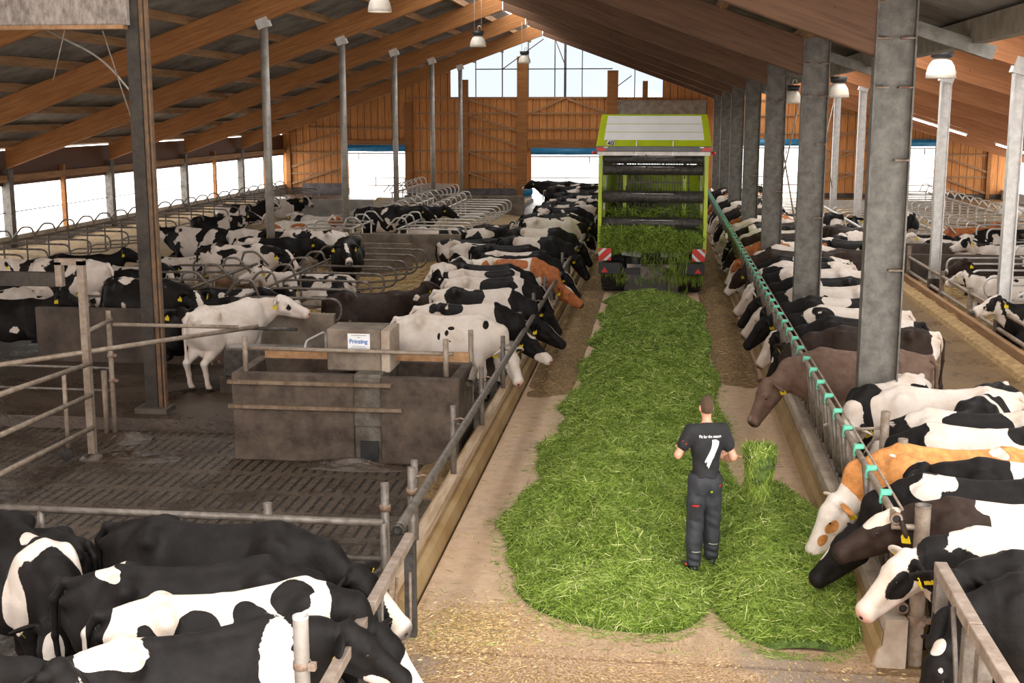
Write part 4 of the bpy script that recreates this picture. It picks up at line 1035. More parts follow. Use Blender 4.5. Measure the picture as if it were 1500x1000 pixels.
b = MB(); b.b2(-5.85, -2.75, 17.75, 17.83, 1.18, 1.32); tag(b.build('timber_board', M['purlin']), 'flat brown board over the middle of the trough', 'board')
for x, y, z1, l in ((-5.93, 17.1, 1.62, 'short post at the left end of the trough'), (-3.0, 17.2, 1.62, 'short post at the right end of the trough'), (-2.82, 18.4, 1.55, 'perforated square post behind the right end of the trough')):
    b = MB(); b.tube([(x, y, 1.08 if y < 18 else -0.0), (x, y, z1)], 0.04, 10); tag(b.build('trough_post', M['railtan']), l, 'post')
b = MB(); b.tube([(-2.72, 17.6, 0.9), (-2.72, 18.1, 1.0)], 0.06, 12, False); tag(b.build('pipe_stub', M['railtan']), 'open pipe stub between the trough and the feed rail', 'pipe')
# stainless tipping trough with wall behind
e = empty('tipping_trough', (-6.6, 20.6, 0), 0, 'stainless drinking trough in front of a low concrete wall beside the white cow', 'trough')
b = MB(); b.b2(-0.85, 0.70, -0.25, 0.25, 0.30, 0.78); b.build('basin', M['darkmetal'], e, 0.02)
b = MB(); b.b2(-0.80, 0.65, -0.20, 0.20, 0.78, 0.80); b.build('water', M['stainless'], e)
b = MB(); b.tube(arc([(0.62, -0.28, 0.3), (0.62, -0.28, 0.95), (0.85, 0.2, 1.05), (0.85, 0.2, 0.4)], 0.1), 0.022, 8); b.build('guard_bracket', M['railbright'], e)
b = MB(); b.tube([(-0.75, 0.35, 1.05), (0.3, 0.35, 1.05)], 0.03, 8); b.build('supply_pipe', M['darkmetal'], e)
b = MB(); b.b2(-0.95, 0.80, -0.2, 0.22, 0.0, 0.30); b.build('plinth', M['darkwall'], e)
def pwall(x0, x1, y, z1, ma, label, th=0.15, z0=-0.05):
    b = MB(); b.b2(x0, x1, y-th/2, y+th/2, z0, z1); o = tag(b.build('partition_wall', M[ma], None, 0.012), label, 'low wall'); return o
pwall(-7.6, -6.0, 22.4, 1.10, 'concrete', 'low concrete wall behind the stainless trough')
pwall(-12.1, -8.1, 22.8, 1.06, 'darkwall', 'long dark concrete wall left of the dark column')
pwall(-13.0, -6.1, 37.9, 1.10, 'concrete', 'grey concrete wall with a cut corner in the middle of the cubicles')
pwall(-13.0, -7.3, 36.2, 0.98, 'concrete', 'lower grey wall just before the middle wall')
pwall(-11.6, -6.1, 56.0, 1.10, 'concrete', 'brown concrete wall before the gable at the alley end')
pwall(-12.6, -9.6, 33.6, 1.05, 'palewall', 'pale concrete wall behind the piled straw')
pwall(-16.5, -12.8, 55.0, 0.95, 'palewall', 'pale wall far back below the left doorway')
pwall(6.9, 16.5, 37.2, 0.75, 'darkwall', 'dark brown wall closing the first straw bed')
pwall(5.6, 12.5, 39.0, 0.88, 'darkwall', 'second dark brown wall just behind the first')
pwall(8.4, 13.9, 66.0, 0.35, 'palewall', 'pale concrete wall at the back of the far hall')

# ------------------------------------------------------------------ bedding, cubicles
def bed(name, x0, x1, y0, y1, z, amp, label, seed, kerb_side, kmat='darkwall', res=0.22, mound=None):
    nx, ny = max(3, int((x1-x0)/res)), max(3, int((y1-y0)/res))
    X, Y = np.meshgrid(np.linspace(x0, x1, nx), np.linspace(y0, y1, ny), indexing='ij')
    r = np.random.RandomState(seed); Z = np.full(X.shape, z)
    for k in range(40):
        a = r.rand()*2*pi; f_ = 0.8+4*r.rand()**2*2; Z += amp/ (1+f_*0.6)*np.sin(f_*(X*cos(a)+Y*sin(a))+r.rand()*6.28)*0.5
    if mound is not None:
        for (mx_, my_, mr, mh) in mound: Z += mh*np.exp(-(((X-mx_)**2+(Y-my_)**2)/mr**2))
    V = np.stack([X, Y, Z], -1).reshape(-1, 3); i, j = np.meshgrid(np.arange(nx-1), np.arange(ny-1), indexing='ij'); a = (i*ny+j).ravel()
    me = np_mesh(name, V, np.stack([a, a+ny, a+ny+1, a+1], 1), True); me.materials.append(M['straw'])
    o = bpy.data.objects.new(name, me); col.objects.link(o); tag(o, label, 'straw bedding', None, 'stuff')
    b = MB()
    for s in kerb_side:
        xk = x0 if s < 0 else x1
        b.b2(xk-0.1, xk+0.1, y0, y1, -0.1, z+0.02)
    b.b2(x0, x1, y0, y0+0.12, -0.1, z-0.02)
    tag(b.build(name.replace('straw', 'kerb'), M[kmat]), None, None, None, 'structure')
    return X, Y, Z
bedL = bed('straw_bed', -12.0, -6.1, 22.9, 37.8, 0.16, 0.06, 'straw bedding of the near cubicle block', 1, (1, -1), mound=[(-10.8, 31.5, 1.6, 0.55), (-9.6, 26.0, 1.5, 0.35), (-8.2, 24.0, 1.0, 0.15)])
bed('straw_bed_middle', -12.0, -6.1, 38.0, 55.9, 0.16, 0.05, 'straw bedding of the cubicle block beyond the middle wall', 2, (1, -1), mound=[(-10.5, 47, 1.6, 0.55), (-10.0, 42, 1.4, 0.4), (-10.3, 52, 1.6, 0.5)])
bed('straw_bed_left', -22.4, -15.9, 24.0, 66.0, 0.14, 0.05, 'straw bedding along the open left side', 3, (1,))
bed('straw_bed_far', -15.5, -7.0, 57.0, 68.0, 0.14, 0.05, 'straw bedding before the far gable', 6, (1,), res=0.3)
bedR = bed('straw_bed_right', 6.85, 19.0, 24.0, 37.1, -0.02, 0.06, 'bright straw bedding of the near bed in the far hall', 4, (), res=0.2)
bed('straw_bed_right_far', 6.85, 19.0, 39.2, 66.0, -0.02, 0.05, 'straw bedding of the rear bed in the far hall', 5, (), res=0.3)
b = MB(); b.prism([(6.55, -0.1), (6.62, 0.06), (6.90, 0.10), (6.90, -0.1)], 'y', 20, 37.2); struct(b, 'kerb_bedding', mat('straw_caked_kerb', (0.26, 0.15, 0.06), 0.9, var=(0.48, 0.32, 0.14), scale=7, bump=0.9, bscale=25), 'straw-caked kerb of the right bed')
b = MB(); b.b2(7.02, 7.14, 20, 37.2, -0.05, 0.20); tag(b.build('bed_board', M['purlin']), 'timber board along the edge of the right straw bed', 'board')
b = MB(); b.b2(5.9, 6.8, 39, 60, -0.1, 0.05); struct(b, 'kerb_bedding_far', M['kerb'], 'concrete kerb farther down the right alley')
# rail fence along the right bed
e = empty('bed_fence', (7.2, 20.0, 0), 0, 'two-rail tube fence along the right straw bed', 'fence')
for z in (0.68, 0.28):
    b = MB(); b.tube([(0, 0, z), (0, 17.1, z)], 0.045, 10); b.build('rail', M['railtan'], e)
for y in (3.2, 9.6, 12.6, 17.0):
    b = MB(); b.b2(-0.05, 0.05, y-0.05, y+0.05, -0.1, 0.82 if y < 17 else 1.0); b.build('post', M['railtan'], e)
e = empty('bed_fence', (6.7, 42.0, 0), 0, 'pale tube fence seen between the two nearest columns', 'fence')
for z in (0.2, 0.6, 1.0):
    b = MB(); b.tube([(0, 0, z), (0, 20, z)], 0.05, 8); b.build('rail', M['railbright'], e)
for y in (0, 6, 12, 18):
    b = MB(); b.b2(-0.06, 0.06, y-0.06, y+0.06, -0.1, 1.1); b.build('post', M['railbright'], e)

# cubicle dividers: long flat loop + hoop over the head rail
def divider_mesh(s, light=False):
    m1 = MB(); L = 2.0*s
    pts = arc([(0, 0, 0.30), (0.25*s, 0, 0.42), (1.0*s, 0, 0.42), (L, 0, 0.52), (L, 0, 0.98), (0.3*s, 0, 1.0), (0, 0, 0.98)], 0.26, 6)
    m1.tube(pts, 0.028, 7)
    m2 = MB(); m2.tube(arc([(0.30*s, 0, 0.98), (0.18*s, 0, 1.34), (-0.12*s, 0, 1.34), (-0.42*s, 0, 1.0)], 0.10, 4), 0.028, 7)
    m3 = MB(); m3.tube([(0.0, 0, 0.0), (0.0, 0, 1.0)], 0.03, 7)
    return m1, m2, m3
DIV = {}
def divider(x, y, s, matn, label, group, z=0.15):
    key = (s, matn)
    if key not in DIV:
        a, c, d = divider_mesh(s)
        o = a.build('cubicle_divider', M[matn]); c.build('head_hoop', M[matn], o); d.build('support_post', M[matn], o); DIV[key] = o
    else: o = copy_tree(DIV[key])
    o.location = (x, y, z); tag(o, label, 'cubicle divider', group); return o
def divrow(x, y0, y1, s, matn, where, step=1.32, z=0.12, rail=True):
    n = int((y1-y0)/step)
    for k in range(n):
        yy = y0+step*k; l = f'bent tube cubicle divider {where}' + (', '+ORD[k] if k < 7 else ', farther back')
        divider(x, yy, s, matn, l, 'cubicle dividers '+where, z)
    rod([(x, y0-0.3, z+1.0), (x, y0+step*(n-1)+0.3, z+1.0)], 0.03, 'head_rail', M[matn], 'straight head rail joining the dividers '+where, 'rail')
divrow(-8.35, 24.2, 35.6, 1, 'rail', 'on the alley side of the near straw bed')
divrow(-9.9, 24.0, 33.0, -1, 'rail', 'on the window side of the near straw bed')
divrow(-8.35, 39.4, 55.5, 1, 'railbright', 'beyond the middle wall', 1.25)
divrow(-9.9, 39.4, 55.5, -1, 'railbright', 'on the window side past the middle wall', 1.32)
divrow(-18.7, 27.0, 62.0, 1, 'rail', 'along the open left side', 1.32)
divrow(-12.5, 57.5, 66.5, 1, 'railbright', 'below the far left doorway', 1.2)
divrow(9.75, 25.2, 36.8, -1, 'railbright', 'in the bright right straw bed', 1.35, -0.05)
divrow(12.6, 42.0, 64.0, -1, 'railbright', 'before the right gable wall', 1.4, 0.1)
divrow(9.2, 42.0, 56.0, -1, 'railbright', 'behind the dark walls at right', 1.3, -0.1)

# ------------------------------------------------------------------ lamps
def lamp(x, y, z, s, label, glow=0, up=1.2):
    e = empty('pendant_lamp', (x, y, z), 0, label, 'lamp', 'hanging lamps')
    b = MB(); b.lathe([(0.235*s, 0), (0.228*s, 0.08*s), (0.20*s, 0.19*s), (0.15*s, 0.27*s), (0.09*s, 0.31*s), (0.085*s, 0.32*s)], (0, 0, 0), 24)
    o = b.build('shade', M['lampwhite'], e); sm = o.modifiers.new('t', 'SOLIDIFY'); sm.thickness = 0.006
    b = MB(); b.lathe([(0.0001, 0.30*s), (0.10*s, 0.30*s), (0.17*s, 0.33*s), (0.18*s, 0.44*s), (0.0001, 0.45*s)], (0, 0, 0), 20); b.build('housing', M['black'], e)
    b = MB(); b.tube([(0.1*s, 0, 0.45*s), (0.1*s, 0, up)], 0.007, 5); b.tube([(-0.1*s, 0, 0.45*s), (-0.1*s, 0, up)], 0.007, 5); b.build('hanger', M['railbright'], e)
    b = MB(); b.tube(arc([(0.0, 0, 0.45*s), (0.0, 0, 0.58*s), (0.08*s, 0, 0.58*s), (0.10*s, 0, 0.48*s)], 0.05), 0.012, 6); b.build('hook', M['railbright'], e)
    b = MB(); b.lathe([(0.0001, 0.10*s), (0.05*s, 0.11*s), (0.06*s, 0.17*s), (0.03*s, 0.24*s), (0.0001, 0.28*s)], (0, 0, 0), 12)
    b.build('bulb', mat('lit_bulb', (1, 1, 1), emit=((1.0, 0.97, 0.92), 25)) if glow else M['signwhite'], e)
    return e
lamp(5.05, 24.0, 5.42, 1.15, 'large white bell lamp between the nearest columns and the round poles'); lamp(4.1, 30.5, 5.15, 1.1, 'white bell lamp just left of the nearest column'); lamp(3.55, 35.5, 5.05, 1.1, 'white bell lamp half hidden by the second column')
lamp(-5.85, 26.0, 6.85, 1.05, 'lit bell lamp under the near rafters', 1, 1.6); lamp(-5.55, 38.0, 6.75, 1.05, 'bell lamp in the middle below the ridge', 0, 1.6); lamp(-5.45, 50.0, 6.72, 1.05, 'small bell lamp in front of the gable window', 0, 1.6)
M['tubeglow'] = mat('lit_tube', (1, 1, 1), emit=((1.0, 0.98, 0.95), 14))
for k, (x, y) in enumerate(((11.2, 55.0), (15.6, 55.2), (4.2, 48.0))):
    e = empty('tube_light', (x, y, zh(x)-0.12), 0, ['long tube light under the far hall rafters, left of the two', 'long tube light under the far hall rafters, partly behind the nearest pole', 'pale tube light near the far hall columns'][k], 'light')
    b = MB(); b.bar((-1.6, 0, 0.49), (1.6, 0, -0.49), 0.10, 0.06); b.build('casing', M['lampwhite'], e)
    b = MB(); b.tube([(-1.55, -0.02, 0.43), (1.55, -0.02, -0.53)], 0.04, 8); b.build('tube', M['tubeglow'], e)
# ------------------------------------------------------------------ cut grass on the feed lane
nr = np.random.RandomState(11)
def sstep(a, b, x):
    t = np.clip((x-a)/(b-a), 0, 1); return t*t*(3-2*t)
_ph = [(nr.rand()*2*pi, nr.rand()*2*pi, 1.5+7*nr.rand()) for _ in range(26)]
def lump(x, y, f0=1.0):
    s = 0
    for a, p, f_ in _ph: s = s+np.sin(f_*f0*(x*np.cos(a)+y*np.sin(a))+p)/(1+0.35*f_)
    return s/4
LY = [10.9, 11.3, 12.0, 13.2, 15.9, 19.8, 23.8, 27, 31.5]
LX0 = [-0.35, -0.9, -1.45, -1.72, -1.62, -1.50, -1.40, -1.35, -1.35]
RXX = [0.25, 0.4, 0.6, 0.95, 1.05, 1.08, 1.10, 1.15, 1.2]
def heap(x, y):
    xl = np.interp(y, LY, LX0)+0.10*np.sin(y*2.1)+0.05*np.sin(y*5.3); xr = np.interp(y, LY, RXX)+0.07*np.sin(y*1.7+1)
    c = (xl+xr)/2; hw = (xr-xl)/2
    u = np.clip(1-np.abs((x-c)/np.maximum(hw, 0.05)), 0, 1)
    prof = np.sin(u*pi/2)**0.9
    hgt = np.interp(y, [11.0, 11.9, 13.4, 15.0, 16.5, 22, 31], [0.0, 0.26, 0.62, 0.58, 0.42, 0.38, 0.34])
    h1 = prof*hgt*(1+0.30*lump(x, y)+0.16*lump(x+3, y-7, 2.6))
    # second flat heap in front of the right kerb
    e = np.sqrt(((x-1.38)/np.interp(y, [11, 13, 16.5], [1.05, 0.92, 0.5]))**2+((y-13.3)/2.6)**2)
    h2 = 0.34*np.clip(1-e**2.2, 0, 1)**0.8*(1+0.38*lump(x+4, y+9, 1.2)+0.2*lump(x-3, y, 2.8))
    # trodden hollow round the feet
    d = np.sqrt(((x-0.42)/0.55)**2+((y-12.75)/0.55)**2)
    h = np.maximum(h1, h2)
    h = h*(0.22+0.78*sstep(0.35, 1.3, d))
    return np.where(h > 0.01, h, 0)
def heap_mesh(x0, x1, y0, y1, res):
    nx, ny = int((x1-x0)/res), int((y1-y0)/res)
    X, Y = np.meshgrid(np.linspace(x0, x1, nx), np.linspace(y0, y1, ny), indexing='ij'); Z = heap(X, Y)-0.012
    V = np.stack([X, Y, Z], -1).reshape(-1, 3); i, j = np.meshgrid(np.arange(nx-1), np.arange(ny-1), indexing='ij'); a = (i*ny+j).ravel()
    Q = np.stack([a, a+ny, a+ny+1, a+1], 1); Q = Q[(V[Q][:, :, 2] > -0.005).any(1)]
    return V, Q
V, Q = heap_mesh(-2.2, 2.02, 10.8, 31.8, 0.05)
used = np.unique(Q); rem = np.full(len(V), -1); rem[used] = np.arange(len(used))
me = np_mesh('cut_grass', V[used], rem[Q], True); me.materials.append(M['heapbase'])
grass = bpy.data.objects.new('cut_grass', me); col.objects.link(grass)
tag(grass, 'long heap of fresh green cut grass on the feed lane', 'grass', None, 'stuff')

def blades(P, N, L, W, curl, seed, tilt=0.35, tint=None, gravity=None):
    """P points, N up normals; lying, slightly raised, bent strips.  Returns V, Q, tint."""
    r = np.random.RandomState(seed); n = len(P)
    a = r.rand(n)*2*pi; el = r.randn(n)*tilt
    d = np.stack([np.cos(a)*np.cos(el), np.sin(a)*np.cos(el), np.sin(el)], 1)
    if gravity is not None: d = d*(1-gravity)+np.array([0, 0, -1.0])*gravity; d /= np.linalg.norm(d, axis=1)[:, None]
    d = d-N*(d*N).sum(1)[:, None]*0.7; d /= np.linalg.norm(d, axis=1)[:, None]
    s = np.cross(d, N+r.randn(n, 3)*0.5); s /= np.linalg.norm(s, axis=1)[:, None]
    nn = np.cross(s, d); L_ = L*(0.5+r.rand(n)); W_ = W*(0.6+0.8*r.rand(n)); c = curl*(r.rand(n)-0.35)
    pts = []
    for t, wk in ((-0.5, 0.6), (0.0, 1.0), (0.5, 0.25)):
        ctr = P+d*(L_*t)[:, None]-nn*((t*t*4)*c*L_)[:, None]
        pts += [ctr-s*(W_*wk/2)[:, None], ctr+s*(W_*wk/2)[:, None]]
    V = np.stack(pts, 1).reshape(-1, 3); b0 = np.arange(n)*6
    Q = np.concatenate([np.stack([b0, b0+1, b0+3, b0+2], 1), np.stack([b0+2, b0+3, b0+5, b0+4], 1)])
    tn = np.clip(r.rand(n)**1.3 if tint is None else tint(P, r), 0, 1)
    return V, Q, np.repeat(tn, 6)
def strip_obj(name, sets, ma, parent=None):
    Vs, Qs, Ts, k = [], [], [], 0
    for V, Q, T_ in sets: Vs.append(V); Qs.append(Q+k); Ts.append(T_); k += len(V)
    me = np_mesh(name, np.concatenate(Vs), np.concatenate(Qs)); me.materials.append(ma)
    at = me.attributes.new('tint', 'FLOAT', 'POINT'); at.data.foreach_set('value', np.concatenate(Ts).astype(np.float32))
    o = bpy.data.objects.new(name, me); col.objects.link(o)
    if parent: o.parent = parent
    return o
def scatter(n, x0, x1, y0, y1, seed, lift=0.03, thr=0.02):
    r = np.random.RandomState(seed); x = x0+(x1-x0)*r.rand(n); y = y0+(y1-y0)*r.rand(n); z = heap(x, y); k = z > thr
    x, y, z = x[k], y[k], z[k]; e = 0.04
    nx = -(heap(x+e, y)-heap(x-e, y))/(2*e); ny = -(heap(x, y+e)-heap(x, y-e))/(2*e)
    N = np.stack([nx, ny, np.ones(len(x))], 1); N /= np.linalg.norm(N, axis=1)[:, None]
    P = np.stack([x, y, z], 1)+N*(r.rand(len(x))*lift)[:, None]
    return P, N
def gt(P, r):
    return r.rand(len(P))**1.2*0.84+0.16*lump(P[:, 0]*1.6, P[:, 1]*1.6, 2.2)+(r.rand(len(P)) > 0.955)*0.5
S = []
for (n, y0, y1, L, W, sd) in ((185000, 10.9, 17, 0.13, 0.0072, 1), (75000, 17, 23, 0.16, 0.010, 2), (42000, 23, 31.6, 0.18, 0.012, 3)):
    P, N = scatter(n, -2.2, 2.02, y0, y1, sd); S.append(blades(P, N, L, W, 0.55, sd, 0.5, tint=gt))
P, N = scatter(14000, -2.2, 2.02, 10.9, 19, 8, 0.05); S.append(blades(P, N, 0.20, 0.0065, 0.7, 8, 0.5, tint=gt))
bl = strip_obj('grass_blades', S, M['grass'], grass); bl['kind'] = 'stuff'
# loose blades strewn round the heap
r = np.random.RandomState(4); n = 40000
x = -2.25+4.3*r.rand(n); y = 10.6+14*r.rand(n)**1.6; hz = heap(x, y)
dist = np.minimum.reduce([np.where(heap(x+dx, y+dy) > 0.02, 0, 1) for dx, dy in ((.2, 0), (-.2, 0), (0, .25), (0, -.25), (.1, .1), (-.1, -.1))])
k = (hz < 0.02) & ((dist < 0.5) | (r.rand(n) > 0.93)) & (r.rand(n) > 0.25)
P = np.stack([x[k], y[k], np.full(k.sum(), 0.006)], 1); N = np.tile([0, 0, 1.0], (len(P), 1))
o = strip_obj('loose_grass', [blades(P, N, 0.09, 0.005, 0.1, 5, 0.04, tint=gt)], M['grass']); tag(o, 'loose grass blades strewn on the concrete round the heap', 'grass', None, 'stuff')
# brown crumbs of old feed: front edge and along the kerbs
def crumbs(n, fx, fy, seed, name, label, z=0.004, sz=0.018):
    r = np.random.RandomState(seed); x, y = fx(r, n), fy(r, n); P = np.stack([x, y, np.full(n, z)], 1); N = np.tile([0, 0, 1.0], (n, 1))
    o = strip_obj(name, [blades(P, N, sz*2.2, sz*0.5, 0.2, seed, 0.25)], M['strawstalk']); tag(o, label, 'feed crumbs', None, 'stuff'); return o
crumbs(4500, lambda r, n: -2.1+4.3*r.rand(n), lambda r, n: 10.55-3.0*r.rand(n), 21, 'feed_crumbs', 'brown feed crumbs on the front slab', 0.002)
crumbs(5000, lambda r, n: np.clip(-1.7+0.35*r.randn(n), -2.25, 1.9), lambda r, n: 10.9+0.35*r.randn(n), 22, 'feed_crumbs', 'brown feed crumbs near the end of the left kerb', 0.006)
# old silage in front of the far cows
def silage(name, xa, xb, y0, y1, hmax, label, seed):
    nx, ny = 14, int((y1-y0)/0.22); X, Y = np.meshgrid(np.linspace(xa, xb, nx), np.linspace(y0, y1, ny), indexing='ij')
    u = (X-xa)/(xb-xa); Z = hmax*np.sin(np.clip(u*1.12, 0, 1)*pi)*sstep(y0, y0+0.9, Y)*sstep(y0, y0+2.2, Y+1.1*lump(X*2.2+seed, Y*1.5))*(1+0.45*lump(X*1.3+seed, Y*0.9+seed))-0.01
    Z = np.maximum(Z, -0.01)
    V = np.stack([X, Y, Z], -1).reshape(-1, 3); i, j = np.meshgrid(np.arange(nx-1), np.arange(ny-1), indexing='ij'); a = (i*ny+j).ravel()
    me = np_mesh(name, V, np.stack([a, a+ny, a+ny+1, a+1], 1), True); me.materials.append(M['silage']); o = bpy.data.objects.new(name, me); col.objects.link(o)
    tag(o, label, 'silage', None, 'stuff')
    r = np.random.RandomState(seed); n = 5000; x = xa+(xb-xa)*r.rand(n); y = y0+(y1-y0)*r.rand(n)
    uu = (x-xa)/(xb-xa); z = hmax*np.sin(np.clip(uu*1.12, 0, 1)*pi)*sstep(y0, y0+0.9, y)*sstep(y0, y0+2.2, y+1.1*lump(x*2.2+seed, y*1.5))*(1+0.45*lump(x*1.3+seed, y*0.9+seed))
    kk = z > 0.018; x, y, z = x[kk], y[kk], z[kk]; n = len(x)
    P = np.stack([x, y, np.maximum(z, 0.0)+0.01], 1); s2 = strip_obj('silage_stalks', [blades(P, np.tile([0, 0, 1.0], (n, 1)), 0.11, 0.009, 0.4, seed, 0.3, tint=lambda P, r: r.rand(len(P))*0.5)], M['strawstalk'], o); s2['kind'] = 'stuff'
silage('old_silage', -2.28, -1.35, 20.4, 60, 0.22, 'brown old silage before the left feeding cows', 3)
silage('old_silage', 1.05, 1.98, 21.5, 60, 0.22, 'brown old silage before the right feeding cows', 7)
# straw stalks on the beds
def strawscatter(bedxyz, n, seed, name, label, W=0.012):
    X, Y, Z = bedxyz; r = np.random.RandomState(seed); i = r.randint(0, X.shape[0]-1, n); j = r.randint(0, X.shape[1]-1, n); u, v = r.rand(n), r.rand(n)
    x = X[i, 0]+(X[i+1, 0]-X[i, 0])*u; y = Y[0, j]+(Y[0, j+1]-Y[0, j])*v; z = Z[i, j]*(1-u)*(1-v)+Z[i+1, j]*u*(1-v)+Z[i, j+1]*(1-u)*v+Z[i+1, j+1]*u*v
    P = np.stack([x, y, z+0.02+0.04*r.rand(n)], 1)
    o = strip_obj(name, [blades(P, np.tile([0, 0, 1.0], (n, 1)), 0.24, W, 0.3, seed, 0.25)], M['strawstalk']); tag(o, label, 'straw', None, 'stuff')
strawscatter(bedL, 30000, 31, 'loose_straw', 'loose straw stalks on the near cubicle block')
strawscatter(bedR, 42000, 32, 'loose_straw', 'bright loose straw stalks on the right bed')
# dung and mud lumps on the pen floor
r = np.random.RandomState(9)
def mud(cx_, cy_, rx_, ry_, hm, label, z=-0.2, seed=1, ma='wetalley'):
    n = 40; X, Y = np.meshgrid(np.linspace(-1, 1, n), np.linspace(-1, 1, n), indexing='ij'); e = 1-(X**2+Y**2)*(1+0.25*lump(X*0.8+seed, Y*0.8))
    Z = np.clip(e, -0.02, 1)**1 * hm*(0.6+0.7*lump(X*1.6+seed*3, Y*1.6+seed)+0.4*r.rand(n, n)); Z = np.where(e < 0, -0.02, Z)
    V = np.stack([cx_+X*rx_, cy_+Y*ry_, z+Z], -1).reshape(-1, 3); i, j = np.meshgrid(np.arange(n-1), np.arange(n-1), indexing='ij'); a = (i*n+j).ravel()
    me = np_mesh('dung_pile', V, np.stack([a, a+n, a+n+1, a+1], 1), True); me.materials.append(M[ma]); o = bpy.data.objects.new('dung_pile', me); col.objects.link(o); tag(o, label, 'dung', None, 'stuff')
mud(-4.3, 16.8, 0.9, 0.22, 0.10, 'muddy dung along the foot of the trough', seed=2)
mud(-8.2, 17.9, 0.45, 0.35, 0.12, 'dung heaped round the slim post', seed=4)
mud(-7.6, 16.9, 0.7, 0.3, 0.07, 'dung smeared beside the swing gate wheel', seed=5)
mud(-2.95, 16.6, 0.35, 1.2, 0.10, 'brown dung caked along the left kerb', seed=6, ma='silage')

# ------------------------------------------------------------------ forage trailer
e = empty('forage_trailer', (-0.2, 33.0, 0), 0, 'lime green and white forage trailer unloading grass in the feed lane', 'trailer')
W2 = 1.38
for s in (-1, 1):
    b = MB(); b.b2(s*W2-0.05, s*W2+0.05, -0.06, 0.14, 1.10, 3.80); b.build('rear_post', M['lime'], e, 0.01)
    b = MB(); b.b2(s*W2-0.03, s*W2+0.03, 0.14, 8.2, 1.30, 3.95)
    b.build('side_wall', M['lime'] , e)
    for y in (0.9, 1.9, 3.0, 4.4, 6.0):
        b = MB(); b.b2(s*(W2-0.06)-0.04, s*(W2-0.06)+0.04, y-0.05, y+0.05, 1.3, 3.9); b.build('side_rib', M['lime'], e)
    b = MB(); b.bar((s*(W2-0.10), 0.2, 2.3), (s*(W2-0.10), 1.9, 3.6), 0.05, 0.10); b.build('side_brace', M['whitepaint'], e)
    b = MB(); b.b2(s*0.80-0.01, s*0.80+0.09, 0.9, 1.0, 1.5, 3.8); b.build('inner_post', M['lime'], e, 0.005)
# tailgate hood
def hood(z): return -0.10+(z-3.93)*0.42
b = MB()
b.add([(-1.50, hood(3.93), 3.93), (1.50, hood(3.93), 3.93), (1.37, hood(4.76), 4.76), (-1.37, hood(4.76), 4.76), (-1.50, hood(3.93)+0.12, 3.93), (1.50, hood(3.93)+0.12, 3.93), (1.37, hood(4.76)+0.12, 4.76), (-1.37, hood(4.76)+0.12, 4.76)],
      [(0, 1, 2, 3), (7, 6, 5, 4), (0, 4, 5, 1), (1, 5, 6, 2), (2, 6, 7, 3), (3, 7, 4, 0)])
hd = b.build('tailgate', M['lime'], e, 0.012)
for k in range(3):
    z0, z1 = 4.10+0.21*k, 4.10+0.21*(k+1)-0.012
    xa = 1.30-0.03*k
    b = MB(); b.add([(-xa, hood(z0)-0.012, z0), (xa, hood(z0)-0.012, z0), (xa-0.03, hood(z1)-0.012, z1), (-xa+0.03, hood(z1)-0.012, z1), (-xa, hood(z0)+0.03, z0), (xa, hood(z0)+0.03, z0), (xa-0.03, hood(z1)+0.03, z1), (-xa+0.03, hood(z1)+0.03, z1)],
                    [(0, 1, 2, 3), (7, 6, 5, 4), (0, 4, 5, 1), (1, 5, 6, 2), (2, 6, 7, 3), (3, 7, 4, 0)]); b.build('panel', M['whitepaint'], hd)
b = MB(); b.lathe([(0.0001, -0.012), (0.11, -0.012), (0.11, 0.004)], (-1.12, hood(4.0), 4.01), 24, 'y'); stk = b.build('speed_sticker', M['signwhite'], hd)
text_mesh('40', 0.17, M['black'], 'lettering', hd, Matrix.Translation((-1.12, hood(4.0)-0.016, 4.01))@Matrix.Rotation(R(90), 4, 'X'), 0.001, 0.004)
for x in (-0.45, 0.5):
    b = MB(); b.b2(x-0.012, x+0.012, -0.13, -0.08, 3.70, 4.08); b.build('trim_strip', M['whitepaint'], hd)
b = MB(); b.b2(-1.50, 1.50, -0.16, 0.02, 3.80, 3.94); bp = b.build('bumper', mat('grey_plastic_bar', (0.10, 0.105, 0.11), 0.4, var=(0.16, 0.165, 0.17), scale=3), e, 0.015)
b = MB(); b.b2(-1.46, 1.46, -0.10, 0.05, 3.70, 3.80); b.build('lower_lip', M['railbright'], bp)
for s in (-1, 1):
    b = MB(); b.prism([(s*1.48, 3.82), (s*1.24, 3.82), (s*1.24, 3.86), (s*1.34, 3.93), (s*1.40, 3.89), (s*1.48, 3.93)], 'y', -0.175, -0.15); b.build('tail_light', M['red'], bp)
    b = MB(); b.b2(s*1.24-0.05, s*1.24+0.05, -0.176, -0.15, 3.90, 3.93); b.build('white_lamp', M['whitepaint'], bp)
    b = MB(); b.tube([(s*1.50, -0.05, 3.77), (s*1.60, -0.08, 3.77)], 0.035, 8); b.build('marker_light', M['red'], bp)
# beaters
for k, (z, r_) in enumerate(((3.60, 0.12), (3.33, 0.14), (2.62, 0.16), (1.93, 0.15))):
    b = MB(); b.tube([(-1.30, 0.05, z), (1.30, 0.05, z)], r_, 16); br = b.build('beater_roll', M['darkmetal'], e)
    b = MB(); b.tube([(-0.55, 0.05-r_*0.8, z+r_*0.55), (0.55, 0.05-r_*0.8, z+r_*0.55)], 0.018, 6); b.build('shiny_strip', M['stainless'], br)
    for j in range(20):
        a = j*1.9; x = -1.2+2.4*j/19; b = MB()
        b.tube([(x, 0.05+cos(a)*r_, z+sin(a)*r_), (x, 0.05+cos(a)*(r_+0.13), z+sin(a)*(r_+0.13))], 0.014, 5)
        b.build('tine', M['darkmetal'], br)
b = MB()
for j in range(27):
    x = -0.95+1.9*j/26; b.b2(x-0.012, x+0.012, 0.95, 0.98, 2.0, 3.75)
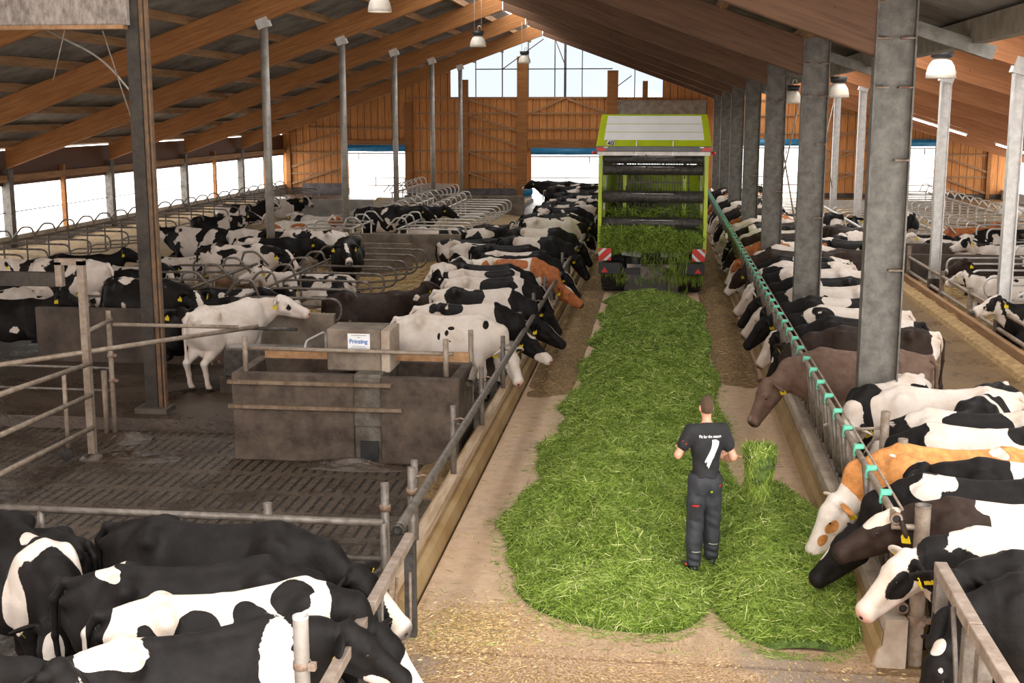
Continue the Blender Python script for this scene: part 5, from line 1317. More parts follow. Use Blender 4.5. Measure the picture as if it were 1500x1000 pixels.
for z in (2.25, 2.6, 2.95, 3.3, 3.65): b.b2(-0.98, 0.98, 0.94, 1.0, z-0.02, z+0.02)
b.build('rear_grid', M['darkmetal'], e)
b = MB(); b.b2(-1.35, 1.35, -0.02, 8.2, 1.12, 1.30); b.build('floor_bed', M['darkmetal'], e)
b = MB(); b.b2(-1.35, 1.35, 8.1, 8.25, 1.2, 2.9); b.build('front_wall', M['lime'], e)
b = MB(); b.b2(-0.5, -0.35, 0.1, 9.5, 0.85, 1.12); b.b2(0.35, 0.5, 0.1, 9.5, 0.85, 1.12); b.b2(-1.3, 1.3, 2.0, 2.2, 0.6, 0.85); b.b2(-1.3, 1.3, 3.6, 3.8, 0.6, 0.85); b.b2(-0.9, 0.9, 0.0, 0.15, 0.55, 0.72); b.build('chassis', M['black'], e)
for s in (-1, 1):
    for y in (1.0, 2.6):
        b = MB(); w0, w1 = (0.72, 1.36)
        b.lathe([(0.28, w0), (0.50, w0), (0.60, w0+0.08), (0.62, (w0+w1)/2), (0.60, w1-0.08), (0.50, w1), (0.28, w1)], (0, y, 0.62), 28, 'x')
        for q in range(22):
            a = q/22*2*pi
            for hx, sk in ((w0+0.17, 0.12), (w1-0.17, -0.12)):
                b.box((hx, y+cos(a+sk)*0.615, 0.62+sin(a+sk)*0.615), (0.30, 0.07, 0.05), Matrix.Rotation(a+sk-pi/2, 3, 'X'))
        if s < 0: b.v = [(-v[0], v[1], v[2]) for v in b.v]
        wh = b.build('wheel', M['rubber'], e)
        b = MB(); b.lathe([(0.0001, w0+0.15), (0.28, w0+0.1), (0.30, w0+0.02), (0.28, w1-0.05), (0.0001, w1-0.15)], (0, y, 0.62), 20, 'x')
        if s < 0: b.v = [(-v[0], v[1], v[2]) for v in b.v]
        b.build('rim', M['whitepaint'], wh)
    b = MB(); b.b2(s*0.80, s*1.38, -0.38, 0.3, 0.62, 0.92); lb = b.build('light_board', M['black'], e, 0.01)
    x = s*1.22; b = MB(); b.prism([(x-0.085, 0.66), (x+0.085, 0.66), (x, 0.80)], 'y', -0.40, -0.375); b.build('red_triangle', M['red'], lb)
    # striped marker board
    xc = s*1.22; bd = MB(); bd.b2(xc-0.165, xc+0.165, -0.42, -0.40, 0.98, 1.30); bd.b2(xc-0.02, xc+0.02, -0.40, 0.0, 1.12, 1.16); mb_ = bd.build('marker_board', M['signwhite'], e)
    st = MB(); d = 0.165
    sgn = -1 if s > 0 else 1
    for poly in ([(-d, -d), (-d+0.11, -d), (d, d-0.11), (d, d), (d-0.11, d), (-d, -d+0.11)], [(-d, d-0.12), (-d+0.12, d), (-d, d)], [(d-0.12, -d), (d, -d), (d, -d+0.12)]):
        st.prism([(xc+sgn*p[0], 1.14+p[1]*0.97) for p in poly], 'y', -0.424, -0.418)
    st.build('red_stripe', M['red'], mb_)
for x, rz_ in ((-0.52, 0.12), (0.50, -0.08)):
    b = MB(); b.box((x, -0.08, 1.16), (0.52, 0.02, 0.20), Matrix.Rotation(rz_, 3, 'Y')); b.build('plate', mat('dirty_plate', (0.45, 0.47, 0.48), 0.5, var=(0.25, 0.3, 0.22), scale=6), e)
b = MB(); b.b2(-0.28, 0.30, -0.05, 0.2, 0.45, 0.80); b.build('tow_plate', M['rail'], e)
# grass load and falling grass
def blob_grass(name, boxes, seed, parent, label=None):
    S = []; r = np.random.RandomState(seed)
    for (x0, x1, y0, y1, z0, z1, n, L, g) in boxes:
        P = np.stack([x0+(x1-x0)*r.rand(n), y0+(y1-y0)*r.rand(n), z0+(z1-z0)*r.rand(n)], 1)
        keep = lump(P[:, 0]*1.3, P[:, 2]*2.2+seed) > -0.35; P = P[keep]
        N = r.randn(len(P), 3); N[:, 1] -= 1.2; N /= np.linalg.norm(N, axis=1)[:, None]
        S.append(blades(P, N, L, 0.018, 0.4, seed, 0.7, tint=lambda P, r: r.rand(len(P))*0.75, gravity=g))
    o = strip_obj(name, S, M['grass'], parent); o['kind'] = 'stuff'; return o
b = MB()
n1, n2 = 40, 16; vs = []
for j in range(n2+1):
    for i in range(n1+1):
        x = -1.32+2.64*i/n1; t = j/n2
        z = 1.25+0.62*t; y = -0.12+0.30*t*t+0.06*float(lump(np.array(x*1.5), np.array(z*2.0))); vs.append((x, y, z))
b.add(vs, [(j*(n1+1)+i, j*(n1+1)+i+1, (j+1)*(n1+1)+i+1, (j+1)*(n1+1)+i) for j in range(n2) for i in range(n1)], True)
b.add([(v[0], 0.9, v[2]+0.15) for v in vs], [(j*(n1+1)+i, j*(n1+1)+i+1, (j+1)*(n1+1)+i+1, (j+1)*(n1+1)+i) for j in range(n2) for i in range(n1)], True)
b.b2(-1.32, 1.32, 1.2, 8.0, 1.3, 2.0)
ld = b.build('grass_load', M['heapbase'], e); ld['kind'] = 'stuff'
blob_grass('hanging_grass', [(-1.34, 1.34, -0.28, 0.05, 1.20, 1.85, 9000, 0.17, 0.3), (-1.2, 1.2, 0.15, 1.3, 1.9, 2.3, 1500, 0.17, 0.1),
                             (-0.95, 1.0, -0.25, 0.05, 0.35, 1.2, 800, 0.16, 0.7), (-1.35, -0.8, -0.35, -0.15, 0.3, 1.15, 250, 0.16, 0.8), (0.7, 1.35, -0.35, -0.15, 0.3, 1.1, 380, 0.16, 0.8),
                             (-1.3, -0.6, -0.2, 0.0, 1.0, 1.3, 900, 0.15, 0.6), (0.45, 0.95, -0.5, -0.2, 0.1, 1.2, 500, 0.15, 0.8)], 77, e)

# ------------------------------------------------------------------ the man with the pitchfork
M['skin'] = mat('skin', (0.62, 0.30, 0.20), 0.5, var=(0.70, 0.36, 0.25), scale=9)
M['hair'] = mat('brown_hair', (0.075, 0.042, 0.022), 0.7, var=(0.13, 0.075, 0.04), scale=60, bump=0.8, bscale=160)
M['shirt'] = mat('black_tshirt', (0.009, 0.009, 0.011), 0.8, var=(0.016, 0.016, 0.018), scale=5, bump=0.25, bscale=9)
M['trousers'] = mat('slate_work_trousers', (0.022, 0.024, 0.030), 0.75, var=(0.042, 0.045, 0.054), scale=4, bump=0.6, bscale=7)
M['trousersdark'] = mat('dark_trouser_panel', (0.016, 0.017, 0.020), 0.8, var=(0.03, 0.03, 0.035), scale=4)
man = empty('person', (0.53, 12.72, 0.035), R(14), 'man in black shirt and dark work trousers, seen from behind, holding a pitchfork of grass', 'person')
sh = {1: np.array([0.205, 0.0, 1.485]), -1: np.array([-0.205, 0.0, 1.485])}
elb = {1: np.array([0.335, -0.07, 1.215]), -1: np.array([-0.365, -0.02, 1.245])}
wri = {1: np.array([0.30, 0.17, 1.13]), -1: np.array([-0.245, 0.20, 1.24])}
hip = {1: np.array([0.095, 0, 0.95]), -1: np.array([-0.095, 0, 0.95])}
kne = {1: np.array([0.125, 0.06, 0.52]), -1: np.array([-0.125, -0.02, 0.52])}
ank = {1: np.array([0.135, 0.09, 0.10]), -1: np.array([-0.155, -0.12, 0.10])}
toe = {1: np.array([0.17, 0.28, 0.045]), -1: np.array([-0.245, 0.035, 0.045])}
shaft_a = Vector((-0.30, 0.285, 1.262)); shaft_b = Vector((0.53, 0.16, 1.15))
def shp(t): return np.array(shaft_a.lerp(shaft_b, t))
def torso(F, g, k=0.05):
    F.ell((0, 0, 0.96), (0.172+g, 0.118+g, 0.13+g), 0.05)
    F.ell((0, 0.0, 1.12), (0.150+g, 0.105+g, 0.16+g), 0.08)
    F.ell((0, -0.005, 1.33), (0.182+g, 0.118+g, 0.19+g), 0.08)
    for s in (1, -1):
        F.cone(tuple(np.array([0.06*s, -0.01, 1.50])), tuple(sh[s]-np.array([0.02*s, 0, 0.01])), 0.068+g, 0.066+g, 0.06)
        F.ell((0.085*s, -0.05, 1.36), (0.085+g, 0.065+g, 0.12+g), 0.06)
        F.ell((0.08*s, -0.055, 0.93), (0.088+g, 0.078+g, 0.10+g), 0.05)
def arms(F, g, t1=1.0):
    for s in (1, -1):
        F.cone(tuple(sh[s]), tuple(sh[s]+(elb[s]-sh[s])*t1), 0.062+g, (0.062-0.018*t1)+g, 0.04)
def legs(F, g, flare=0.0):
    for s in (1, -1):
        F.chain([tuple(hip[s]), tuple(hip[s]*0.5+kne[s]*0.5), tuple(kne[s]), tuple(kne[s]*0.55+ank[s]*0.45), tuple(ank[s])], [0.105+g, 0.088+g+flare*0.3, 0.066+g+flare*0.6, 0.062+g+flare*0.8, 0.040+g+flare], 0.03)
F = Field((-0.47, -0.22, 0.0), (0.50, 0.42, 1.86), 0.0072)
torso(F, 0); arms(F, 0); legs(F, 0)
for s in (1, -1):
    F.chain([tuple(elb[s]), tuple(elb[s]*0.6+wri[s]*0.4), tuple(wri[s])], [0.046, 0.044, 0.029], 0.02)
    F.cone(tuple(ank[s]-np.array([0, 0, 0.02])), tuple(toe[s]), 0.035, 0.03, 0.03)
F.cone((0, -0.01, 1.50), (0, 0.012, 1.63), 0.062, 0.056, 0.04)
HC = np.array([0, 0.025, 1.725])
F.ell(tuple(HC+[0, -0.008, 0.012]), (0.078, 0.097, 0.105), 0.03)
F.ell(tuple(HC+[0, 0.035, -0.055]), (0.056, 0.062, 0.062), 0.04)
F.cone(tuple(HC+[0, 0.098, 0.0]), tuple(HC+[0, 0.112, -0.03]), 0.011, 0.015, 0.012)      # nose
F.ell(tuple(HC+[0, 0.088, -0.062]), (0.026, 0.012, 0.009), 0.01)                           # mouth
F.cone(tuple(HC+[0, 0.075, -0.10]), tuple(HC+[0, 0.08, -0.095]), 0.022, 0.02, 0.02)      # chin
for s in (1, -1):
    F.ell(tuple(HC+[0.033*s, 0.088, 0.012]), (0.014, 0.008, 0.008), 0.008, op='cut')
    F.cone(tuple(HC+[0.015*s, 0.093, 0.030]), tuple(HC+[0.05*s, 0.082, 0.030]), 0.008, 0.007, 0.012)
    F.ell(tuple(HC+[0.083*s, -0.002, -0.008]), (0.012, 0.022, 0.034), 0.008, np.array(Matrix.Rotation(R(-22*s), 3, 'Z')))
# hands closed round the shaft
sd_ = (shaft_b-shaft_a).normalized(); sdn = np.array(sd_)
for s, tt in ((-1, 0.085), (1, 0.694)):
    c = shp(tt); dw = c-wri[s]; dw -= sdn*(dw@sdn); dw /= np.linalg.norm(dw); upn = np.cross(sdn, dw); upn = upn if upn[2] > 0 else -upn
    palm = c-dw*0.030
    F.chain([tuple(wri[s]), tuple(palm-sdn*0.012+upn*0.01), ], [0.029, 0.026], 0.02)
    F.chain([tuple(wri[s]), tuple(palm+sdn*0.022+upn*0.006)], [0.026, 0.024], 0.02)
    for f_, (off, ln) in enumerate(((-0.036, 0.92), (-0.013, 1.05), (0.010, 1.0), (0.032, 0.82))):
        o_ = c+sdn*off; rr = 0.026
        ch = [o_-dw*rr*1.1-upn*0.002, o_-dw*rr*0.4+upn*rr*1.05, o_+dw*rr*0.9*ln+upn*rr*0.75, o_+dw*rr*0.95*ln-upn*rr*0.45, o_+dw*rr*0.1-upn*rr*1.05]
        F.chain([tuple(p) for p in ch], [0.0105, 0.0098, 0.0092, 0.0086, 0.0080], 0.004)
    th = c-sdn*0.045*s*-1
    F.chain([tuple(palm-sdn*0.035), tuple(c-sdn*0.052-upn*rr*0.9), tuple(c-sdn*0.02+dw*rr*1.0-upn*rr*1.1)], [0.014, 0.0115, 0.0095], 0.006)
V, Q = F.mesh(); me = np_mesh('body', V, Q, True); me.materials.append(M['skin']); o = bpy.data.objects.new('body', me); col.objects.link(o); o.parent = man
for s in (1, -1):
    ey = bpy.data.objects.new('eye', eye_mesh()); col.objects.link(ey); ey.parent = o; ey.location = HC+np.array([0.033*s, 0.083, 0.012]); ey.scale = (0.55,)*3
# hair
F = Field((-0.12, -0.14, 1.62), (0.12, 0.16, 1.87), 0.0055)
F.ell(tuple(HC+[0, -0.014, 0.020]), (0.0835, 0.100, 0.108), 0.02)
F.ell(tuple(HC+[0, 0.075, -0.055]), (0.12, 0.085, 0.10), 0.01, op='cut')
F.ell(tuple(HC+[0, -0.02, -0.125]), (0.14, 0.14, 0.078), 0.01, op='cut')
F.ell(tuple(HC+[0.088, 0.012, -0.02]), (0.02, 0.035, 0.045), 0.01, op='cut'); F.ell(tuple(HC+[-0.088, 0.012, -0.02]), (0.02, 0.035, 0.045), 0.01, op='cut')
V, Q = F.mesh(); V[:, 2] += 0.0015*np.sin(V[:, 0]*300)*np.sin(V[:, 1]*260); me = np_mesh('hair', V, Q, True); me.materials.append(M['hair']); o = bpy.data.objects.new('hair', me); col.objects.link(o); o.parent = man
# shirt
F = Field((-0.42, -0.25, 0.88), (0.42, 0.25, 1.62), 0.0085)
torso(F, 0.016); arms(F, 0.026, 0.56)
F.cone((0, -0.01, 1.50), (0, 0.0, 1.555), 0.078, 0.070, 0.05)
F.add(lambda X, Y, Z: Z-1.552-0.25*np.abs(Y*0)-0.0*X, (-0.12, -0.25, 1.50), (0.12, 0.25, 1.62), op='and') if False else None
Fz = lambda X, Y, Z: np.maximum(1.0-Z-0.0, Z-1.562+Y*0.35)
F.add(Fz, (-0.42, -0.25, 0.88), (0.42, 0.25, 1.62), op='and')
V, Q = F.mesh()
a = np.arctan2(V[:, 0], -V[:, 1]); fold = 0.006*np.sin(V[:, 2]*38+a*2.5)*np.exp(-((V[:, 2]-1.08)/0.10)**2)+0.004*np.sin(V[:, 2]*22-V[:, 0]*30)
rad_ = np.stack([V[:, 0], V[:, 1]], 1); rad_ /= np.linalg.norm(rad_, axis=1)[:, None]+1e-6; V[:, :2] += rad_*fold[:, None]
me = np_mesh('shirt', V, Q, True); me.materials.append(M['shirt']); shirt = bpy.data.objects.new('shirt', me); col.objects.link(shirt); shirt.parent = man
from mathutils.bvhtree import BVHTree
def drape(o, tree, off=0.0022):
    for v in o.data.vertices:
        p = v.co.copy(); h = tree.ray_cast(Vector((p.x, -0.6, p.z)), Vector((0, 1, 0)))
        if h[0] is not None: v.co = Vector((p.x, h[0].y-off, p.z))
stree = BVHTree.FromPolygons([tuple(v) for v in V], [tuple(q) for q in Q])
M['printwhite'] = mat('white_print', (0.78, 0.78, 0.80), 0.7, var=(0.70, 0.70, 0.72), scale=10)
def flat_text(s, size, cx_, cz_, name, parent, ma, shear=0.0, bold=0.0, rot=0.0):
    MT = Matrix.Identity(4)
    o = text_mesh(s, size, ma, name, parent, MT, 0.0, bold, shear)
    for v in o.data.vertices:
        x, y = v.co.x, v.co.y; v.co = Vector((cx_+x*cos(rot)-y*sin(rot), 0, cz_+x*sin(rot)+y*cos(rot)))
    return o
tx = flat_text('Fit for the season', 0.040, 0.015, 1.448, 'back_lettering', shirt, M['printwhite'], 0, 0.0006); drape(tx, stree)
# white figure on the back of the shirt
poly = [(0.035, 1.415), (0.085, 1.418), (0.125, 1.398), (0.118, 1.36), (0.098, 1.315), (0.078, 1.27), (0.070, 1.235), (0.050, 1.205), (0.030, 1.165), (0.008, 1.108), (-0.004, 1.118), (0.000, 1.150), (-0.012, 1.130), (-0.024, 1.140), (-0.014, 1.175), (-0.016, 1.205), (-0.038, 1.170), (-0.052, 1.182), (-0.030, 1.225), (-0.006, 1.268), (0.014, 1.305), (0.028, 1.345), (0.036, 1.385)]
bm = bmesh.new(); vs = [bm.verts.new((p[0], 0, p[1])) for p in poly]; bm.faces.new(vs); bmesh.ops.triangulate(bm, faces=bm.faces[:])
bmesh.ops.subdivide_edges(bm, edges=bm.edges[:], cuts=4, use_grid_fill=True); me = bpy.data.meshes.new('back_print'); bm.to_mesh(me); bm.free()
me.materials.append(M['printwhite']); o = bpy.data.objects.new('back_print', me); col.objects.link(o); o.parent = shirt; drape(o, stree, 0.0022)
b = MB(); b.prism([(0.030, 1.20), (0.040, 1.205), (0.030, 1.215)], 'y', 0, 0.0005); b.prism([(0.0, 1.215), (0.010, 1.222), (-0.002, 1.226)], 'y', 0, 0.0005); o = b.build('print_mark', M['shirt'], shirt); drape(o, stree, 0.0045)
b = MB(); p = sh[-1]+(elb[-1]-sh[-1])*0.42; b.box((p[0]-0.03, p[1]-0.088, p[2]), (0.055, 0.004, 0.014), Matrix.Rotation(R(32), 3, 'Y')); o = b.build('sleeve_logo', M['red'], shirt); drape(o, stree, 0.003)
# trousers
F = Field((-0.38, -0.26, 0.05), (0.38, 0.26, 1.08), 0.0085)
F.ell((0, 0, 0.96), (0.190, 0.136, 0.15), 0.05)
for s in (1, -1): F.ell((0.08*s, -0.055, 0.93), (0.104, 0.092, 0.115), 0.05)
legs(F, 0.022, 0.026)
F.add(lambda X, Y, Z: np.maximum(Z-1.035, 0.085-Z), (-0.38, -0.26, 0.05), (0.38, 0.26, 1.08), op='and')
V, Q = F.mesh()
low = np.exp(-((V[:, 2]-0.16)/0.10)**2); kn = np.exp(-((V[:, 2]-0.52)/0.10)**2)
V[:, 1] += 0.011*np.sin(V[:, 2]*75+V[:, 0]*12)*low+0.007*np.sin(V[:, 2]*55+V[:, 0]*25)*kn+0.004*np.sin(V[:, 2]*24+V[:, 0]*40)
me = np_mesh('trousers', V, Q, True); me.materials.append(M['trousers']); trs = bpy.data.objects.new('trousers', me); col.objects.link(trs); trs.parent = man
ttree = BVHTree.FromPolygons([tuple(v) for v in V], [tuple(q) for q in Q])
def patch(pts, ma, name, off, parent=trs, cuts=5):
    bm = bmesh.new(); vs = [bm.verts.new((p[0], 0, p[1])) for p in pts]; bm.faces.new(vs)
    bmesh.ops.subdivide_edges(bm, edges=bm.edges[:], cuts=cuts, use_grid_fill=True); me = bpy.data.meshes.new(name); bm.to_mesh(me); bm.free(); me.materials.append(ma)
    o = bpy.data.objects.new(name, me); col.objects.link(o); o.parent = parent; drape(o, ttree, off)
    sm = o.modifiers.new('t', 'SOLIDIFY'); sm.thickness = 0.006; sm.offset = 1
    return o
patch([(-0.215, 0.56), (-0.095, 0.56), (-0.085, 0.74), (-0.205, 0.74)], M['trousersdark'], 'cargo_pocket', 0.008)
patch([(-0.19, 0.715), (-0.115, 0.715), (-0.115, 0.728), (-0.19, 0.728)], M['red'], 'pocket_logo', 0.016, cuts=2)
patch([(0.035, 0.855), (0.06, 0.855), (0.06, 0.872), (0.035, 0.872)], M['lime'], 'green_tab', 0.008, cuts=1)
patch([(0.145, 0.915), (0.16, 0.915), (0.16, 0.935), (0.145, 0.935)], M['red'], 'red_tab', 0.006, cuts=1)
patch([(-0.20, 0.235), (-0.085, 0.230), (-0.085, 0.240), (-0.20, 0.245)], M['railbright'], 'reflective_piping', 0.004, cuts=3)
patch([(0.07, 0.265), (0.19, 0.255), (0.19, 0.265), (0.07, 0.275)], M['railbright'], 'reflective_piping', 0.004, cuts=3)
patch([(-0.16, 0.84), (-0.05, 0.82), (-0.05, 0.828), (-0.16, 0.848)], M['trousersdark'], 'back_pocket', 0.004, cuts=3)
b = MB(); b.lathe([(0.182, 1.012), (0.187, 1.012), (0.187, 1.045), (0.182, 1.045)], (0, 0, 0), 36); b.v = [(v[0], v[1]*0.72, v[2]) for v in b.v]; b.build('belt', M['trousersdark'], man)
for s in (1, -1):
    F = Field(tuple(np.minimum(ank[s], toe[s])-0.12), tuple(np.maximum(ank[s], toe[s])+0.12), 0.006)
    hl_ = ank[s]+np.array([0, -0.045, -0.055])
    F.cone(tuple(hl_), tuple(toe[s]+[0, 0, 0.0]), 0.046, 0.042, 0.03); F.cone(tuple(ank[s]), tuple(ank[s]+[0, 0, -0.03]), 0.047, 0.046, 0.03)
    F.add(lambda X, Y, Z: np.maximum(0.006-Z, Z-0.16), tuple(np.minimum(ank[s], toe[s])-0.12), tuple(np.maximum(ank[s], toe[s])+0.12), op='and')
    V, Q = F.mesh(); me = np_mesh('shoe', V, Q, True); me.materials.append(M['black']); o = bpy.data.objects.new('shoe', me); col.objects.link(o); o.parent = man
    b = MB(); b.box(tuple((ank[s]+toe[s])/2+[0.035*(-1), -0.055, 0.012]), (0.05, 0.03, 0.014), Matrix.Rotation(0.3, 3, 'Z')); b.build('shoe_accent', mat('orange_red_trim', (0.8, 0.12, 0.03), 0.5, var=(0.7, 0.1, 0.03), scale=20), o)
man.scale = (0.83, 0.88, 1.015)
# pitchfork, held by the man: a thing of its own
Mman = Matrix.LocRotScale(Vector((0.53, 12.72, 0.035)), Matrix.Rotation(R(14), 3, 'Z').to_quaternion(), Vector((0.83, 0.88, 1.015)))
fa = Mman@shaft_a; fb = Mman@shaft_b
fk = empty('pitchfork', tuple(fa), 0, 'wooden-handled pitchfork held level across the man', 'pitchfork')
D = fb-fa; b = MB(); b.tube([D*-0.02, D*0.5+Vector((0, 0, 0.004)), D], 0.0155, 10); b.build('handle', M['woodhandle'], fk)
Dn = D.normalized(); side = Dn.cross(Vector((0, 0, 1))).normalized()
b = MB(); b.tube([D*0.97, D+Dn*0.10], 0.013, 8); b.tube([D+Dn*0.10-side*0.12, D+Dn*0.10+side*0.12], 0.009, 8); b.build('ferrule', M['darkmetal'], fk)
for q in (-0.12, -0.04, 0.04, 0.12):
    b = MB(); b.tube([D+Dn*0.10+side*q, D+Dn*0.26+side*q*1.05+Vector((0, 0, -0.02)), D+Dn*0.42+side*q*1.1], [0.006, 0.006, 0.002], 6); b.build('tine', M['darkmetal'], fk)
# the forkful of grass
C0 = fb+Dn*0.16
r = np.random.RandomState(3); n = 5200
th = r.rand(n)*2*pi; zz = r.rand(n); rr_ = (0.17-0.06*zz)*np.sqrt(r.rand(n)*0.5+0.5)*(1+0.15*np.sin(th*3+zz*5))
P = np.stack([C0.x+0.02+rr_*np.cos(th)*1.05, C0.y+rr_*np.sin(th)*0.9, C0.z+0.11-zz*0.50], 1)
cap = r.rand(n) < 0.25; P[cap, 2] = C0.z+0.10+0.03*r.rand(cap.sum()); q = np.sqrt(r.rand(cap.sum())); P[cap, 0] = C0.x+0.02+0.17*q*np.cos(th[cap]); P[cap, 1] = C0.y+0.15*q*np.sin(th[cap])
N = np.stack([np.cos(th), np.sin(th), np.where(cap, 2.0, 0.1)], 1); N /= np.linalg.norm(N, axis=1)[:, None]
vs = []; b = MB()
prof = [(0.0001, 0.11), (0.12, 0.10), (0.155, 0.05), (0.15, -0.08), (0.125, -0.2), (0.08, -0.32), (0.0001, -0.40)]
b.lathe(prof, (C0.x+0.02, C0.y, C0.z), 24)
fg = b.build('forkful_of_grass', M['heapbase']); tag(fg, 'bundle of green grass hanging from the pitchfork', 'grass', None, 'stuff')
gb = strip_obj('hanging_blades', [blades(P, N, 0.14, 0.006, 0.4, 12, 0.6, tint=gt, gravity=0.55)], M['grass'], fg); gb['kind'] = 'stuff'
# ------------------------------------------------------------------ the herd
def D(x, z, rx, rz, y=0.0, ry=0.6): return ('t', (x, y, z), (rx, ry, rz), 1)
def L(x, z, rx, rz, y=0.0, ry=0.6): return ('t', (x, y, z), (rx, ry, rz), -1)
def HD(x, y, z, rx, ry, rz): return ('h', (x, y, z), (rx, ry, rz), 1)
def HL_(x, y, z, rx, ry, rz): return ('h', (x, y, z), (rx, ry, rz), -1)
BLK, WHT = 0.40, -0.40
LEGW = [L(0.55, 0.25, 0.3, 0.32), L(-0.75, 0.2, 0.3, 0.3)]
HB = HD(0.15, 0, 0, 0.5, 0.3, 0.3)
BLZ = HL_(0.25, 0, 0.10, 0.35, 0.035, 0.12)

# left rail, near to far
hero(745, 466, 0, 0, 1.0, 'almost pure white cow with tiny black spots, nearest at the left feed rail', blobs=[HD(-0.04, 0.2, 0, 0.08, 0.1, 0.08), HD(-0.04, -0.2, 0, 0.08, 0.1, 0.08), D(0.62, 1.30, 0.05, 0.07, -0.15, 0.1), D(-0.02, 1.18, 0.035, 0.05, -0.32, .1), D(-0.15, 1.12, 0.03, 0.06, -0.32, .1), D(0.05, 1.25, 0.06, 0.03, -0.28, .1), D(0.05, 1.05, 0.03, 0.03, -0.35, .1), D(-0.2, 0.98, 0.03, 0.02, -0.35, .1), D(-0.12, 0.72, 0.10, 0.05, -0.35, .1), D(0.15, 0.82, .04, .03, -.35, .1)],
     base=-0.5, neck=(-44, -6, 0.52), head=(-55, -42), muzzle='pink', cover=0.47, tail=1, h=0.016, ax=0.5, fx=-2.98)
hero(775, 449, 0, 4, 1.0, 'white cow with black back patches and a black head at the left rail', blobs=[D(-0.35, 1.38, 0.26, 0.12), D(-0.62, 1.38, 0.09, 0.10), L(-0.36, 1.40, 0.05, 0.06), D(0.75, 1.2, 0.26, 0.5), D(1.0, 0.9, 0.5, 0.5), HB, HL_(0.42, 0, -0.1, 0.18, 0.12, 0.12), HL_(0.02, 0, 0.1, 0.08, 0.05, 0.05)],
     base=-0.45, neck=(-44, 5, 0.60), head=(-34, -14), muzzle='pink', h=0.018, ax=0.5, fx=-2.88)
hero(715, 434, -0.12, -4, 0.95, 'dark brownish black cow standing behind the white ones at the left', coat='blackbrown', blobs=[L(-0.95, 1.35, 0.1, 0.1)], base=0.6, neck=(-26, 5, 0.6), head=(-55, 0), h=0.022, ax=0.5, fx=-3.45)
hero(810, 428, 0, -6, 1.02, 'white shouldered cow with black neck and a white blaze at the left rail', blobs=[D(-0.30, 1.2, 0.48, 0.45), L(-0.3, 1.42, 0.14, 0.05), D(0.80, 1.15, 0.22, 0.6), D(1.0, 0.9, 0.5, 0.6), HB, HL_(0.3, 0.06, 0.05, 0.3, 0.05, 0.2), L(0.3, 1.25, 0.30, 0.5)],
     base=-0.4, neck=(-42, 0, 0.66), head=(-30, -6), h=0.018, ax=0.5, fx=-2.85)
hero(810, 410, 0, 0, 1.02, 'white cow with a broad black saddle over the loin at the left rail', blobs=[D(0.15, 1.25, 0.36, 0.22), D(-0.6, 0.95, 0.14, 0.14), D(-0.8, 1.0, 0.08, 0.2), L(0.12, 1.1, 0.06, 0.2), D(0.9, 1.1, 0.25, 0.5), HB], base=-0.4, neck=(-44, 4, 0.6), head=(-50, 5), h=0.02, ax=0.5, fx=-2.9)
hero(790, 399, 0, 3, 1.02, 'white rumped cow with a black hindquarter stripe at the left rail', blobs=[D(-0.85, 1.0, 0.14, 0.4), D(0.25, 1.38, 0.3, 0.1), D(0.95, 1.0, 0.3, 0.5), HB], base=-0.4, neck=(-44, 0, 0.6), head=(-58, 0), h=0.022, ax=0.5, fx=-3.15)
hero(790, 391, 0, -3, 1.02, 'long black backed cow standing across the left alley', blobs=[L(-0.97, 1.4, 0.08, 0.1), BLZ], base=0.45, neck=(-30, 0, 0.62), head=(-55, 0), h=0.024, ax=0.5, fx=-3.3)
hero(820, 382, 0, -4, 1.02, 'red and white cow with a brown head at the left rail', coat='redpied', blobs=[D(-0.05, 1.3, 0.42, 0.13), D(-0.6, 1.28, 0.14, 0.12), D(0.55, 1.2, 0.14, 0.3), D(0.95, 1.0, 0.35, 0.5), HB, HL_(0.12, 0, 0.1, 0.1, 0.04, 0.06)], base=-0.4, neck=(-40, -5, 0.68), head=(-32, -5), h=0.02, ax=0.5, fx=-2.85)
hero(820, 372, 0, -3, 1.02, 'cow with a long white stripe along a black back at the left rail', blobs=[L(0.0, 1.42, 0.75, 0.10), BLZ], base=0.4, neck=(-34, 0, 0.62), head=(-50, 8), h=0.024, ax=0.5, fx=-2.9)
hero(800, 362, 0, -4, 1.02, 'all black cow standing behind the striped one in the left alley', blobs=[], base=0.6, neck=(-30, 0, 0.6), head=(-50, 8), h=0.026, ax=0.5, fx=-3.3)
hero(850, 350, 0, -8, 1.04, 'black cow with a big white patch over the back at the left rail', blobs=[L(-0.15, 1.15, 0.42, 0.40)], base=0.5, neck=(-30, 0, 0.62), head=(-55, 0), h=0.026, ax=0.5, fx=-2.85)
hero(850, 337, 0, -5, 1.04, 'black cow with a crumpled white saddle just beyond it at the left rail', blobs=[L(-0.1, 1.3, 0.42, 0.28)], base=0.5, neck=(-26, 0, 0.62), head=(-55, 0), h=0.026, ax=0.5, fx=-2.95)
hero(840, 315, 0, -2, 1.06, 'black cow standing broadside in the left alley', blobs=[L(-0.8, 0.2, 0.3, 0.5), L(0.5, 1.42, 0.25, 0.06)], base=0.5, neck=(-10, 0, 0.62), head=(-45, 0), h=0.026, step=0.06, ax=0.5, fx=-3.0)
hero(650, 388, 0, 78, 1.08, 'black and white cow seen from behind with a white tail, left alley', blobs=[D(-0.9, 1.0, 0.25, 0.34, 0, 0.17), D(0.0, 1.38, 0.5, 0.2, -0.2, 0.4), L(0.6, 1.4, 0.3, 0.25), L(-0.75, 1.4, 0.25, 0.06)], base=-0.4, neck=(-10, 20, 0.6), head=(-40, 40), tail=1, h=0.02, ax=-0.5)
